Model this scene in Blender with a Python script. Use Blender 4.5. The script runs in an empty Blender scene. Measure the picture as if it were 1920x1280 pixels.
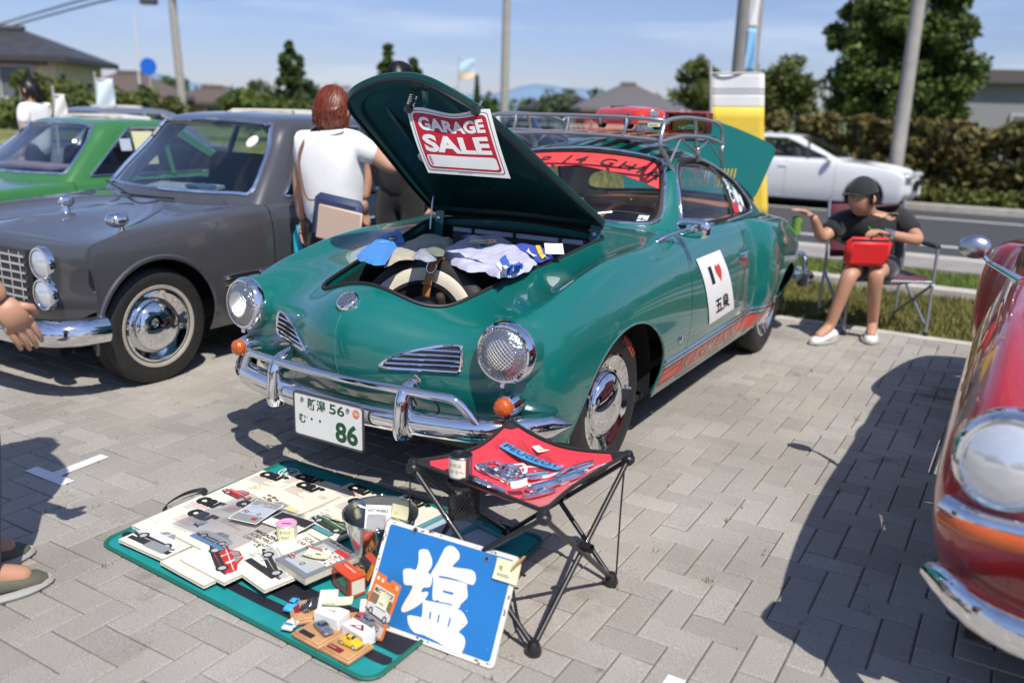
import bpy, bmesh, math, random
import numpy as np
from mathutils import Vector, Matrix, Euler
from mathutils.bvhtree import BVHTree
R_ = math.radians
random.seed(7); RNG = np.random.default_rng(7)
SC = bpy.context.scene
COL = SC.collection
# ------------------------------------------------------------------ camera, sky, sun, exposure
CAM = np.array([2.0638, -3.0742, 1.4519]); YAW, PITCH, ROLL, FPX = -0.5353, 0.2601, 0.0288, 1612.4
def cam_axes():
    cy, sy, cp, sp = math.cos(YAW), math.sin(YAW), math.cos(PITCH), math.sin(PITCH)
    f = np.array([sy*cp, cy*cp, -sp]); r = np.array([cy, -sy, 0.]); u = np.cross(r, f)
    cr, sr = math.cos(ROLL), math.sin(ROLL)
    return cr*r+sr*u, -sr*r+cr*u, f
CR, CU, CF = cam_axes()
cd = bpy.data.cameras.new('camera'); cam = bpy.data.objects.new('camera', cd); COL.objects.link(cam)
cam.matrix_world = Matrix([[CR[i], CU[i], -CF[i], CAM[i]] for i in range(3)]+[[0, 0, 0, 1]])
cd.sensor_width = 36; cd.lens = FPX/1920*36; cd.clip_start = .05; cd.clip_end = 6000
cd.dof.use_dof = True; cd.dof.focus_distance = 3.2; cd.dof.aperture_fstop = 1.6; cd.dof.aperture_blades = 0
SC.camera = cam
def ray(px, py):
    return CF+(px-960)/FPX*CR-(py-640)/FPX*CU
def at(px, py, dist):            # the point seen at a pixel of the photograph, at a horizontal distance
    d = ray(px, py); return CAM+d*dist/math.hypot(d[0], d[1])
def gnd(px, py, z=0.):
    d = ray(px, py); return CAM+d*(z-CAM[2])/d[2]
def hit(px, py, n, p0):
    d = ray(px, py); n = np.asarray(n, float); return CAM+d*(((np.asarray(p0)-CAM)@n)/(d@n))
SUN = np.array([.57, -.43, 1.]); SUN /= np.linalg.norm(SUN)
SUN_EL = math.asin(SUN[2]); SUN_AZ = math.atan2(SUN[0], SUN[1])
W = bpy.data.worlds.new('World'); SC.world = W; W.use_nodes = True
wn = W.node_tree; bg = wn.nodes['Background']
sky = wn.nodes.new('ShaderNodeTexSky'); sky.sky_type = 'NISHITA'; sky.sun_disc = False
sky.sun_elevation = SUN_EL; sky.sun_rotation = SUN_AZ; sky.air_density = 1.0; sky.dust_density = .15; sky.ozone_density = 3.0
tint = wn.nodes.new('ShaderNodeMix'); tint.data_type = 'RGBA'; tint.blend_type = 'MULTIPLY'; tint.inputs[0].default_value = 1; tint.inputs[7].default_value = (.96, .865, .94, 1)
wn.links.new(sky.outputs[0], tint.inputs[6])
wtc = wn.nodes.new('ShaderNodeTexCoord'); wsp_ = wn.nodes.new('ShaderNodeSeparateXYZ'); wn.links.new(wtc.outputs['Generated'], wsp_.inputs[0])
wrp = wn.nodes.new('ShaderNodeValToRGB'); wrp.color_ramp.elements[0].position = 0.; wrp.color_ramp.elements[0].color = (.44, .50, .66, 1); wrp.color_ramp.elements[1].position = .42; wrp.color_ramp.elements[1].color = (1.05, 1.03, 1.0, 1)
e_ = wrp.color_ramp.elements.new(.13); e_.color = (.58, .62, .72, 1); wn.links.new(wsp_.outputs[2], wrp.inputs[0])      # clear blue air down to the horizon
wml = wn.nodes.new('ShaderNodeMix'); wml.data_type = 'RGBA'; wml.blend_type = 'MULTIPLY'; wml.inputs[0].default_value = 1; wn.links.new(tint.outputs[2], wml.inputs[6]); wn.links.new(wrp.outputs[0], wml.inputs[7])
wmp = wn.nodes.new('ShaderNodeMapping'); wmp.inputs['Scale'].default_value = (2.2, 2.2, 16); wn.links.new(wtc.outputs['Generated'], wmp.inputs[0])
wnz = wn.nodes.new('ShaderNodeTexNoise'); wnz.inputs['Scale'].default_value = 1.6; wnz.inputs['Detail'].default_value = 7; wn.links.new(wmp.outputs[0], wnz.inputs[0])
wcr = wn.nodes.new('ShaderNodeValToRGB'); wcr.color_ramp.elements[0].position = .50; wcr.color_ramp.elements[1].position = .80; wcr.color_ramp.elements[1].color = (.4, .4, .4, 1); wn.links.new(wnz.outputs[0], wcr.inputs[0])
wcl = wn.nodes.new('ShaderNodeMix'); wcl.data_type = 'RGBA'; wcl.inputs[7].default_value = (6.2, 6.5, 7.0, 1); wn.links.new(wcr.outputs[0], wcl.inputs[0]); wn.links.new(wml.outputs[2], wcl.inputs[6]); wn.links.new(wcl.outputs[2], bg.inputs[0]); bg.inputs[1].default_value = .118
sl = bpy.data.lights.new('sun', 'SUN'); sl.energy = 3.75; sl.angle = R_(.53); sl.color = (1, .955, .88)
so = bpy.data.objects.new('sun', sl); COL.objects.link(so)
so.rotation_euler = Vector(SUN).to_track_quat('Z', 'Y').to_euler(); so.location = (6, -6, 12)
SC.view_settings.view_transform = 'Standard'; SC.view_settings.look = 'None'
SC.view_settings.exposure = 0.48; SC.view_settings.gamma = 1
# ------------------------------------------------------------------ materials
MATS = {}
def mat(name, col, rough=.5, metal=0., coat=0., noise=0., nscale=8., bump=0., bscale=60., spec=.5, trans=0., sheen=0., coatr=.03, col2=None, emis=0.):
    if name in MATS: return MATS[name]
    m = bpy.data.materials.new(name); m.use_nodes = True; MATS[name] = m
    t = m.node_tree; b = t.nodes['Principled BSDF']
    b.inputs['Base Color'].default_value = (*col, 1); b.inputs['Roughness'].default_value = rough
    b.inputs['Metallic'].default_value = metal; b.inputs['Coat Weight'].default_value = coat
    b.inputs['Coat Roughness'].default_value = coatr; b.inputs['Specular IOR Level'].default_value = spec
    b.inputs['Transmission Weight'].default_value = trans; b.inputs['Sheen Weight'].default_value = sheen
    if noise or bump or col2:
        tc = t.nodes.new('ShaderNodeTexCoord')
    if noise or col2:
        n = t.nodes.new('ShaderNodeTexNoise'); n.inputs['Scale'].default_value = nscale; n.inputs['Detail'].default_value = 5
        t.links.new(tc.outputs['Object'], n.inputs['Vector'])
        r = t.nodes.new('ShaderNodeValToRGB'); r.color_ramp.elements[0].position = .3; r.color_ramp.elements[1].position = .7
        c2 = col2 if col2 else tuple(min(1, c*(1+noise)) for c in col)
        c1 = col if col2 else tuple(c*(1-noise) for c in col)
        r.color_ramp.elements[0].color = (*c1, 1); r.color_ramp.elements[1].color = (*c2, 1)
        t.links.new(n.outputs['Fac'], r.inputs[0]); t.links.new(r.outputs[0], b.inputs['Base Color'])
    if bump:
        n2 = t.nodes.new('ShaderNodeTexNoise'); n2.inputs['Scale'].default_value = bscale; n2.inputs['Detail'].default_value = 4
        t.links.new(tc.outputs['Object'], n2.inputs['Vector'])
        bp = t.nodes.new('ShaderNodeBump'); bp.inputs['Strength'].default_value = bump; bp.inputs['Distance'].default_value = .01
        t.links.new(n2.outputs['Fac'], bp.inputs['Height']); t.links.new(bp.outputs[0], b.inputs['Normal'])
    return m
def thin_glass(name, tint=(.86, .93, .92), rough=0., refl=1.):
    if name in MATS: return MATS[name]
    m = bpy.data.materials.new(name); m.use_nodes = True; MATS[name] = m
    t = m.node_tree; t.nodes.remove(t.nodes['Principled BSDF']); out = t.nodes['Material Output']
    tr = t.nodes.new('ShaderNodeBsdfTransparent'); tr.inputs[0].default_value = (*tint, 1)
    gl = t.nodes.new('ShaderNodeBsdfGlossy'); gl.inputs['Roughness'].default_value = rough
    fr = t.nodes.new('ShaderNodeFresnel'); ge_ = t.nodes.new('ShaderNodeNewGeometry'); mr_ = t.nodes.new('ShaderNodeMapRange'); mr_.inputs['To Min'].default_value = 1.5; mr_.inputs['To Max'].default_value = .6667; t.links.new(ge_.outputs['Backfacing'], mr_.inputs['Value']); t.links.new(mr_.outputs[0], fr.inputs[0])
    mx = t.nodes.new('ShaderNodeMixShader')
    if refl != 1.:
        mm = t.nodes.new('ShaderNodeMath'); mm.operation = 'MULTIPLY'; mm.inputs[1].default_value = refl; mm.use_clamp = True
        t.links.new(fr.outputs[0], mm.inputs[0]); t.links.new(mm.outputs[0], mx.inputs[0])
    else: t.links.new(fr.outputs[0], mx.inputs[0])
    t.links.new(tr.outputs[0], mx.inputs[1]); t.links.new(gl.outputs[0], mx.inputs[2]); t.links.new(mx.outputs[0], out.inputs[0])
    return m
TEAL = mat('teal_paint', (.004, .135, .118), .25, coat=1., coatr=.02)
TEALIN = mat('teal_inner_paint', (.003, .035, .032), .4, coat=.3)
CHROME = mat('chrome', (.82, .83, .85), .055, 1.)
STEEL = mat('brushed_steel', (.55, .56, .58), .28, 1., bump=.05, bscale=200)
SILVER = mat('silver_rack_paint', (.48, .49, .50), .33, .85)
BLACK = mat('black_rubber', (.012, .012, .013), .55)
TYRE = mat('tyre_rubber', (.016, .015, .015), .62, noise=.25, nscale=30, bump=.15, bscale=180)
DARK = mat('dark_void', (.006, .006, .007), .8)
WHITE = mat('white_paper', (.80, .79, .77), .55, noise=.03, nscale=5)
RED = mat('red_vinyl', (.72, .06, .035), .38, coat=.3)
GLASS = thin_glass('window_glass', (.95, .98, .97))
# ------------------------------------------------------------------ mesh helpers
def rotm(rx=0, ry=0, rz=0): return np.array(Euler((rx, ry, rz)).to_matrix())
def smooth_curve(pts, n=6, closed=False):
    P = np.asarray(pts, float); m = len(P); out = []
    rng = range(m if closed else m-1)
    for i in rng:
        if closed: p0, p1, p2, p3 = P[(i-1) % m], P[i], P[(i+1) % m], P[(i+2) % m]
        else: p0, p1, p2, p3 = P[max(i-1, 0)], P[i], P[i+1], P[min(i+2, m-1)]
        for k in range(n):
            t = k/n
            out.append(.5*((2*p1)+(-p0+p2)*t+(2*p0-5*p1+4*p2-p3)*t*t+(-p0+3*p1-3*p2+p3)*t**3))
    if not closed: out.append(P[-1])
    return np.array(out)
class MB:
    """collects shapes; build() links them as ONE mesh object"""
    def __init__(s): s.v = []; s.f = []; s.m = []; s.sm = []; s.mats = []; s.M = None
    def mi(s, m):
        if m is None: return 0
        if m not in s.mats: s.mats.append(m)
        return s.mats.index(m)
    def add(s, V, F, m=None, smooth=True):
        b = len(s.v); V = np.asarray(V, float)
        if s.M is not None: V = V@s.M[0].T+s.M[1]
        s.v.extend(map(tuple, V)); k = s.mi(m)
        for f in F: s.f.append([b+int(i) for i in f]); s.m.append(k); s.sm.append(smooth)
        return s
    def box(s, c, size, rot=None, m=None, bev=0.):
        x, y, z = np.asarray(size, float)/2; c = np.asarray(c, float)
        if bev:
            b = min(bev, x*.9, y*.9, z*.9); V = []
            for sx in(-1, 1):
                for sy in(-1, 1):
                    for sz in(-1, 1):
                        V += [(sx*x, sy*(y-b), sz*(z-b)), (sx*(x-b), sy*y, sz*(z-b)), (sx*(x-b), sy*(y-b), sz*z)]
            V = np.array(V); V = V if rot is None else V@np.asarray(rot).T
            bm = bmesh.new(); vs = [bm.verts.new(p+c) for p in V]; bmesh.ops.convex_hull(bm, input=vs)
            bmesh.ops.dissolve_limit(bm, angle_limit=.01, verts=bm.verts, edges=bm.edges)
            bm.verts.index_update(); s.add([v.co[:] for v in bm.verts], [[v.index for v in f.verts] for f in bm.faces], m, False); bm.free(); return s
        V = np.array([(a*x, b*y, d*z) for a in(-1, 1) for b in(-1, 1) for d in(-1, 1)])
        if rot is not None: V = V@np.asarray(rot).T
        return s.add(V+c, [(0, 1, 3, 2), (4, 6, 7, 5), (0, 4, 5, 1), (2, 3, 7, 6), (0, 2, 6, 4), (1, 5, 7, 3)], m, False)
    def tube(s, P, r, n=8, closed=False, m=None, cap=True, flat=1., up=None):
        P = np.asarray(P, float); k = len(P); r = np.broadcast_to(r, (k,))
        T = np.roll(P, -1, 0)-np.roll(P, 1, 0) if closed else np.gradient(P, axis=0)
        T /= np.linalg.norm(T, axis=1)[:, None]+1e-12
        u = np.array([0, 0, 1.]) if up is None else np.asarray(up, float)
        if abs(T[0]@u) > .95: u = np.array([1., 0, 0]) if abs(T[0][0]) < .9 else np.array([0, 1., 0])
        V = []
        for i in range(k):
            u = u-T[i]*(u@T[i]); u /= np.linalg.norm(u)+1e-12; w = np.cross(T[i], u)
            for a in range(n):
                th = 2*math.pi*a/n+math.pi/n; V.append(P[i]+r[i]*(math.cos(th)*u*flat+math.sin(th)*w))
        F = []
        for i in range(k if closed else k-1):
            for a in range(n):
                F.append((i*n+a, i*n+(a+1) % n, ((i+1) % k)*n+(a+1) % n, ((i+1) % k)*n+a))
        if cap and not closed: F += [list(range(n))[::-1], [(k-1)*n+a for a in range(n)]]
        return s.add(V, F, m)
    def lathe(s, prof, o=(0, 0, 0), axis=(0, 0, 1), n=32, m=None, smooth=True, arc=None):
        ax = Vector(axis).normalized(); q = np.array(ax.to_track_quat('Z', 'Y').to_matrix()); o = np.asarray(o, float)
        V = []; k = len(prof)
        for r, h in prof:
            for a in range(n):
                t = 2*math.pi*a/n; V.append((r*math.cos(t), r*math.sin(t), h))
        F = [(i*n+a, i*n+(a+1) % n, (i+1)*n+(a+1) % n, (i+1)*n+a) for i in range(k-1) for a in range(n)]
        if prof[0][0] > 1e-6: pass
        return s.add(np.array(V)@q.T+o, F, m, smooth)
    def disc(s, o, axis, r, n=32, m=None):
        ax = Vector(axis).normalized(); q = np.array(ax.to_track_quat('Z', 'Y').to_matrix())
        V = np.array([(r*math.cos(2*math.pi*a/n), r*math.sin(2*math.pi*a/n), 0) for a in range(n)])@q.T+np.asarray(o)
        return s.add(V, [list(range(n))], m, False)
    def prism(s, poly, h, M=None, o=(0, 0, 0), m=None, smooth=False, h0=0.):
        P = np.asarray(poly, float); n = len(P); M = np.eye(3) if M is None else np.asarray(M)
        V = np.concatenate([np.c_[P, np.full(n, h0)], np.c_[P, np.full(n, h)]])@M.T+np.asarray(o)
        F = [list(range(n))[::-1], [n+i for i in range(n)]]+[(i, (i+1) % n, n+(i+1) % n, n+i) for i in range(n)]
        return s.add(V, F, m, smooth)
    def poly(s, P, m=None):
        return s.add(P, [list(range(len(P)))], m, False)
    def grid(s, fn, nu, nv, m=None, smooth=True, closed_u=False):
        V = [fn(i/nu, j/nv) for i in range(nu+1) for j in range(nv+1)]
        F = [(i*(nv+1)+j, (i+1)*(nv+1)+j, (i+1)*(nv+1)+j+1, i*(nv+1)+j+1) for i in range(nu) for j in range(nv)]
        return s.add(V, F, m, smooth)
    def ball(s, c, r, n=12, k=8, m=None):
        r = np.broadcast_to(r, (3,)); c = np.asarray(c, float)
        V = []; F = []
        for j in range(k+1):
            p = math.pi*j/k
            for i in range(n):
                t = 2*math.pi*i/n; V.append(c+r*np.array([math.sin(p)*math.cos(t), math.sin(p)*math.sin(t), math.cos(p)]))
        F = [(j*n+i, (j+1)*n+i, (j+1)*n+(i+1) % n, j*n+(i+1) % n) for j in range(k) for i in range(n)]
        return s.add(V, F, m)
    def text(s, body, size, o, X, Y, m=None, bold=0., shear=0., align='LEFT', off=0., width=None, map=None, sub=0, spacing=1.):
        V, F = text_mesh(body, size, bold, shear, align, spacing)
        if width: V = V*np.array([width/(V[:, 0].max()-V[:, 0].min()), 1])
        if sub: V, F = subdiv2(V, F, sub)
        if map is not None: P = map(V)
        else:
            X = np.asarray(X, float); Y = np.asarray(Y, float); N = np.cross(X, Y); N /= np.linalg.norm(N)
            P = np.asarray(o, float)+V[:, :1]*X+V[:, 1:]*Y+off*N
        return s.add(P, F, m, False)
    def build(s, name, m=None, parent=None, autosmooth=40):
        me = bpy.data.meshes.new(name); V = np.asarray(s.v, float)
        if parent is not None: V = V-np.array(world_loc(parent))
        me.from_pydata(V.tolist(), [], s.f)
        ml = s.mats if s.mats else [m]
        if m is not None and s.mats and m not in s.mats: pass
        for x in ml: me.materials.append(x)
        me.polygons.foreach_set('material_index', s.m); me.polygons.foreach_set('use_smooth', s.sm)
        me.update()
        if autosmooth: me.set_sharp_from_angle(angle=R_(autosmooth))
        o = bpy.data.objects.new(name, me); COL.objects.link(o)
        if parent is not None: o.parent = parent
        return o
WLOC = {}
def world_loc(o):
    v = Vector((0, 0, 0))
    while o is not None: v = v+o.location; o = o.parent
    return v
_tc = {}
def text_mesh(body, size=1., bold=0., shear=0., align='LEFT', spacing=1.):
    key = (body, bold, shear, align, spacing)
    if key not in _tc:
        c = bpy.data.curves.new('lettering', 'FONT'); c.body = body; c.size = 1.; c.offset = bold; c.shear = shear; c.align_x = align
        c.resolution_u = 3; c.space_character = spacing
        o = bpy.data.objects.new('lettering', c); COL.objects.link(o)
        bpy.context.view_layer.update(); dg = bpy.context.evaluated_depsgraph_get()
        me = bpy.data.meshes.new_from_object(o.evaluated_get(dg))
        V = np.array([v.co[:2] for v in me.vertices]); F = [list(p.vertices) for p in me.polygons]
        bpy.data.objects.remove(o); bpy.data.curves.remove(c); bpy.data.meshes.remove(me); _tc[key] = (V, F)
    V, F = _tc[key]; return V*size, F
def subdiv2(V, F, length):
    bm = bmesh.new(); vs = [bm.verts.new((*p, 0)) for p in V]
    for f in F:
        try: bm.faces.new([vs[i] for i in f])
        except ValueError: pass
    bmesh.ops.triangulate(bm, faces=bm.faces)
    for _ in range(4):
        e = [e for e in bm.edges if e.calc_length() > length]
        if not e: break
        bmesh.ops.subdivide_edges(bm, edges=e, cuts=1); bmesh.ops.triangulate(bm, faces=bm.faces)
    bm.verts.index_update(); V = np.array([v.co[:2] for v in bm.verts]); F = [[v.index for v in f.verts] for f in bm.faces]; bm.free()
    return V, F
def tag(o, label, cat, group=None):
    o['label'] = label; o['category'] = cat
    if group: o['group'] = group
    return o
def thing(name, label, cat, loc=(0, 0, 0), group=None):
    o = bpy.data.objects.new(name, None); COL.objects.link(o); o.location = tuple(float(x) for x in loc); o.empty_display_size = .1
    return tag(o, label, cat, group)
def struct(o, kind='structure'): o['kind'] = kind; return o
def copy_tree(o, parent=None):
    c = o.copy(); COL.objects.link(c); c.parent = parent
    for ch in list(o.children): copy_tree(ch, c)
    return c
def psdf(poly):                  # signed distance to a closed polygon, negative inside
    A = np.asarray(poly, float); B = np.roll(A, -1, 0)
    def f(p):
        p = np.asarray(p, float); d = np.full(len(p), 1e9); ins = np.zeros(len(p), bool)
        for a, b in zip(A, B):
            e = b-a; w = p-a; t = np.clip((w@e)/(e@e+1e-15), 0, 1); d = np.minimum(d, ((w-t[:, None]*e)**2).sum(1))
            c = (a[1] > p[:, 1]) != (b[1] > p[:, 1])
            with np.errstate(divide='ignore', invalid='ignore'): xi = a[0]+(p[:, 1]-a[1])*(b[0]-a[0])/(b[1]-a[1])
            ins ^= c & (p[:, 0] < xi)
        return np.where(ins, -1, 1)*np.sqrt(d)
    return f
class Surf:
    """polygon mesh with smooth normals that can be cut cleanly by a scalar field"""
    def __init__(s, V, N, F): s.V = V; s.N = N; s.F = F
    def split(s, g):             # -> (part where g<0, part where g>0)
        G = g(s.V); G = np.where(np.abs(G) < 1e-9, 1e-9, G); neg = G < 0
        V = list(map(tuple, s.V)); N = list(map(tuple, s.N)); cache = {}; fi = []; fo = []
        for f in s.F:
            k = sum(bool(neg[i]) for i in f)
            if k == len(f): fi.append(f)
            elif k == 0: fo.append(f)
            else:
                a = []; b = []
                for i, j in zip(f, list(f[1:])+[f[0]]):
                    (a if neg[i] else b).append(i)
                    if neg[i] != neg[j]:
                        key = (i, j) if i < j else (j, i)
                        if key not in cache:
                            p, q = key; t = G[p]/(G[p]-G[q]); cache[key] = len(V)
                            V.append(tuple(s.V[p]*(1-t)+s.V[q]*t)); N.append(tuple(s.N[p]*(1-t)+s.N[q]*t))
                        a.append(cache[key]); b.append(cache[key])
                if len(a) > 2: fi.append(a)
                if len(b) > 2: fo.append(b)
        V = np.array(V); N = np.array(N)
        return Surf(V, N, fi).compact(), Surf(V, N, fo).compact()
    def compact(s):
        u = sorted({i for f in s.F for i in f}); mp = {a: b for b, a in enumerate(u)}
        if not u: return Surf(np.zeros((0, 3)), np.zeros((0, 3)), [])
        N = s.N[u]; N = N/(np.linalg.norm(N, axis=1)[:, None]+1e-12)
        return Surf(s.V[u], N, [[mp[i] for i in f] for f in s.F])
    def offset(s, d): return Surf(s.V+s.N*d, s.N, s.F)
    def flip(s): return Surf(s.V, -s.N, [list(f)[::-1] for f in s.F])
    def mirrored(s):
        n = len(s.V); V = s.V.copy(); N = s.N.copy(); c = np.abs(V[:, 0]) < 1e-5; V[c, 0] = 0; N[c, 0] = 0
        mp = np.where(c, np.arange(n), np.arange(n)+n)
        return Surf(np.concatenate([V, V*[-1, 1, 1]]), np.concatenate([N, N*[-1, 1, 1]]), s.F+[[int(mp[i]) for i in f][::-1] for f in s.F]).compact()
    def __add__(s, o): n = len(s.V); return Surf(np.concatenate([s.V, o.V]), np.concatenate([s.N, o.N]), list(s.F)+[[i+n for i in f] for f in o.F])
    def xf(s, M, t): return Surf(s.V@M.T+t, s.N@M.T, s.F)
    def boundary(s):             # boundary loops as vertex index lists
        from collections import Counter
        e = {}
        for f in s.F:
            for i, j in zip(f, list(f[1:])+[f[0]]):
                if (j, i) in e: del e[(j, i)]
                else: e[(i, j)] = 1
        nx = {}
        for i, j in e: nx.setdefault(i, []).append(j)
        loops = []
        while nx:
            st = next(iter(nx)); lp = [st]; cur = st
            while True:
                if cur not in nx: break
                j = nx[cur].pop()
                if not nx[cur]: del nx[cur]
                if j == st: break
                lp.append(j); cur = j
            loops.append(lp)
        return loops
    def edge_wall(s, depth):     # skirt inwards along every open edge: gives a sheet its thickness
        V = list(s.V); N = list(s.N); F = []
        for lp in s.boundary():
            b = len(V); k = len(lp)
            for i in lp: V.append(s.V[i]); N.append(s.N[i])
            for i in lp: V.append(s.V[i]-s.N[i]*depth); N.append(s.N[i])
            for a in range(k): F.append([b+(a+1) % k, b+a, b+k+a, b+k+(a+1) % k])
        return V, F
    def build(s, name, m, parent=None, thick=0.):
        me = bpy.data.meshes.new(name); V = s.V; F = s.F; N = s.N
        if thick:
            s2 = s.offset(-thick).flip(); lo = s.boundary(); n = len(s.V)
            F = list(s.F)+[[i+n for i in f] for f in s2.F]; V = np.concatenate([s.V, s2.V]); N = np.concatenate([s.N, s2.N])
            for lp in lo:
                k = len(lp)
                for a in range(k): F.append([lp[(a+1) % k], lp[a], lp[a]+n, lp[(a+1) % k]+n])
        off = np.array(world_loc(parent)) if parent is not None else np.zeros(3)
        me.from_pydata((V-off).tolist(), [], [list(map(int, f)) for f in F]); me.materials.append(m)
        me.polygons.foreach_set('use_smooth', [True]*len(me.polygons)); me.update()
        if thick:
            nf = len(s.F)*2; ln = np.zeros((len(me.loops), 3)); pn = np.zeros((len(me.polygons), 3)); me.polygons.foreach_get('normal', pn.ravel())
            i = 0
            for k, f in enumerate(F):
                for q in f: ln[i] = N[q] if k < nf else pn[k]; i += 1
            me.normals_split_custom_set(ln.tolist())
        else: me.normals_split_custom_set_from_vertices(N.tolist())
        o = bpy.data.objects.new(name, me); COL.objects.link(o)
        if parent is not None: o.parent = parent
        return o
    def bvh(s): return BVHTree.FromPolygons(s.V.tolist(), [list(map(int, f)) for f in s.F])
def caster(surf, axis, start):
    b = surf.bvh()
    def f(o):                    # o: point with the cast axis ignored
        p = np.array(o, float); p[axis] = start; d = np.zeros(3); d[axis] = -1 if start > 0 else 1
        h = b.ray_cast(Vector(p), Vector(d))
        if h[0] is None:
            p = np.array(o, float); p[axis] = .75*start/abs(start) if axis == 0 else (.9 if axis == 2 else (-.6 if start < 0 else 2.6)); h = b.find_nearest(Vector(p))
        return (np.array(h[0]), np.array(h[1])) if h[0] is not None else (None, None)
    return f
def bspline_surface(net, nu, nv):
    """uniform cubic B-spline through a symmetric half net; rows: bottom .. centre line; columns: front centre .. rear centre"""
    T = np.asarray(net, float); C = T.copy(); mir = np.array([-1, 1, 1.])
    def pad(C):
        a = np.concatenate([C[1:2]*mir, C, C[-2:-1]*mir], 0)
        return np.concatenate([2*a[:, :1]-a[:, 1:2], a, a[:, -2:-1]*mir], 1)
    def ev(C, nu, nv):
        P = pad(C); K, J = C.shape[:2]
        def basis(n, cnt):
            u = np.linspace(0, cnt-1, n); i = np.minimum(u.astype(int), cnt-2); t = u-i
            B = np.zeros((n, cnt+2))
            for k, w in enumerate([(1-t)**3/6, (3*t**3-6*t**2+4)/6, (-3*t**3+3*t**2+3*t+1)/6, t**3/6]): B[np.arange(n), i+k] += w
            return B
        return np.einsum('ak,bj,kjc->abc', basis(nu, K), basis(nv, J), P)
    K, J = T.shape[:2]
    for _ in range(4): C = C+.8*(T-ev(C, K, J))
    C[0, :, 0] = 0; C[-1, :, 0] = 0; C[:, -1, 0] = 0
    S = ev(C, nu, nv)
    du = np.gradient(S, axis=0); dv = np.gradient(S, axis=1); N = np.cross(du, dv); N /= np.linalg.norm(N, axis=2)[..., None]+1e-12
    idx = np.arange(nu*nv).reshape(nu, nv)
    F = np.stack([idx[:-1, :-1], idx[1:, :-1], idx[1:, 1:], idx[:-1, 1:]], -1).reshape(-1, 4).tolist()
    V = S.reshape(-1, 3); N = N.reshape(-1, 3)
    c = np.abs(V[:, 0]) < 1e-6; N[c, 0] = 0
    return Surf(V, N, F)
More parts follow.
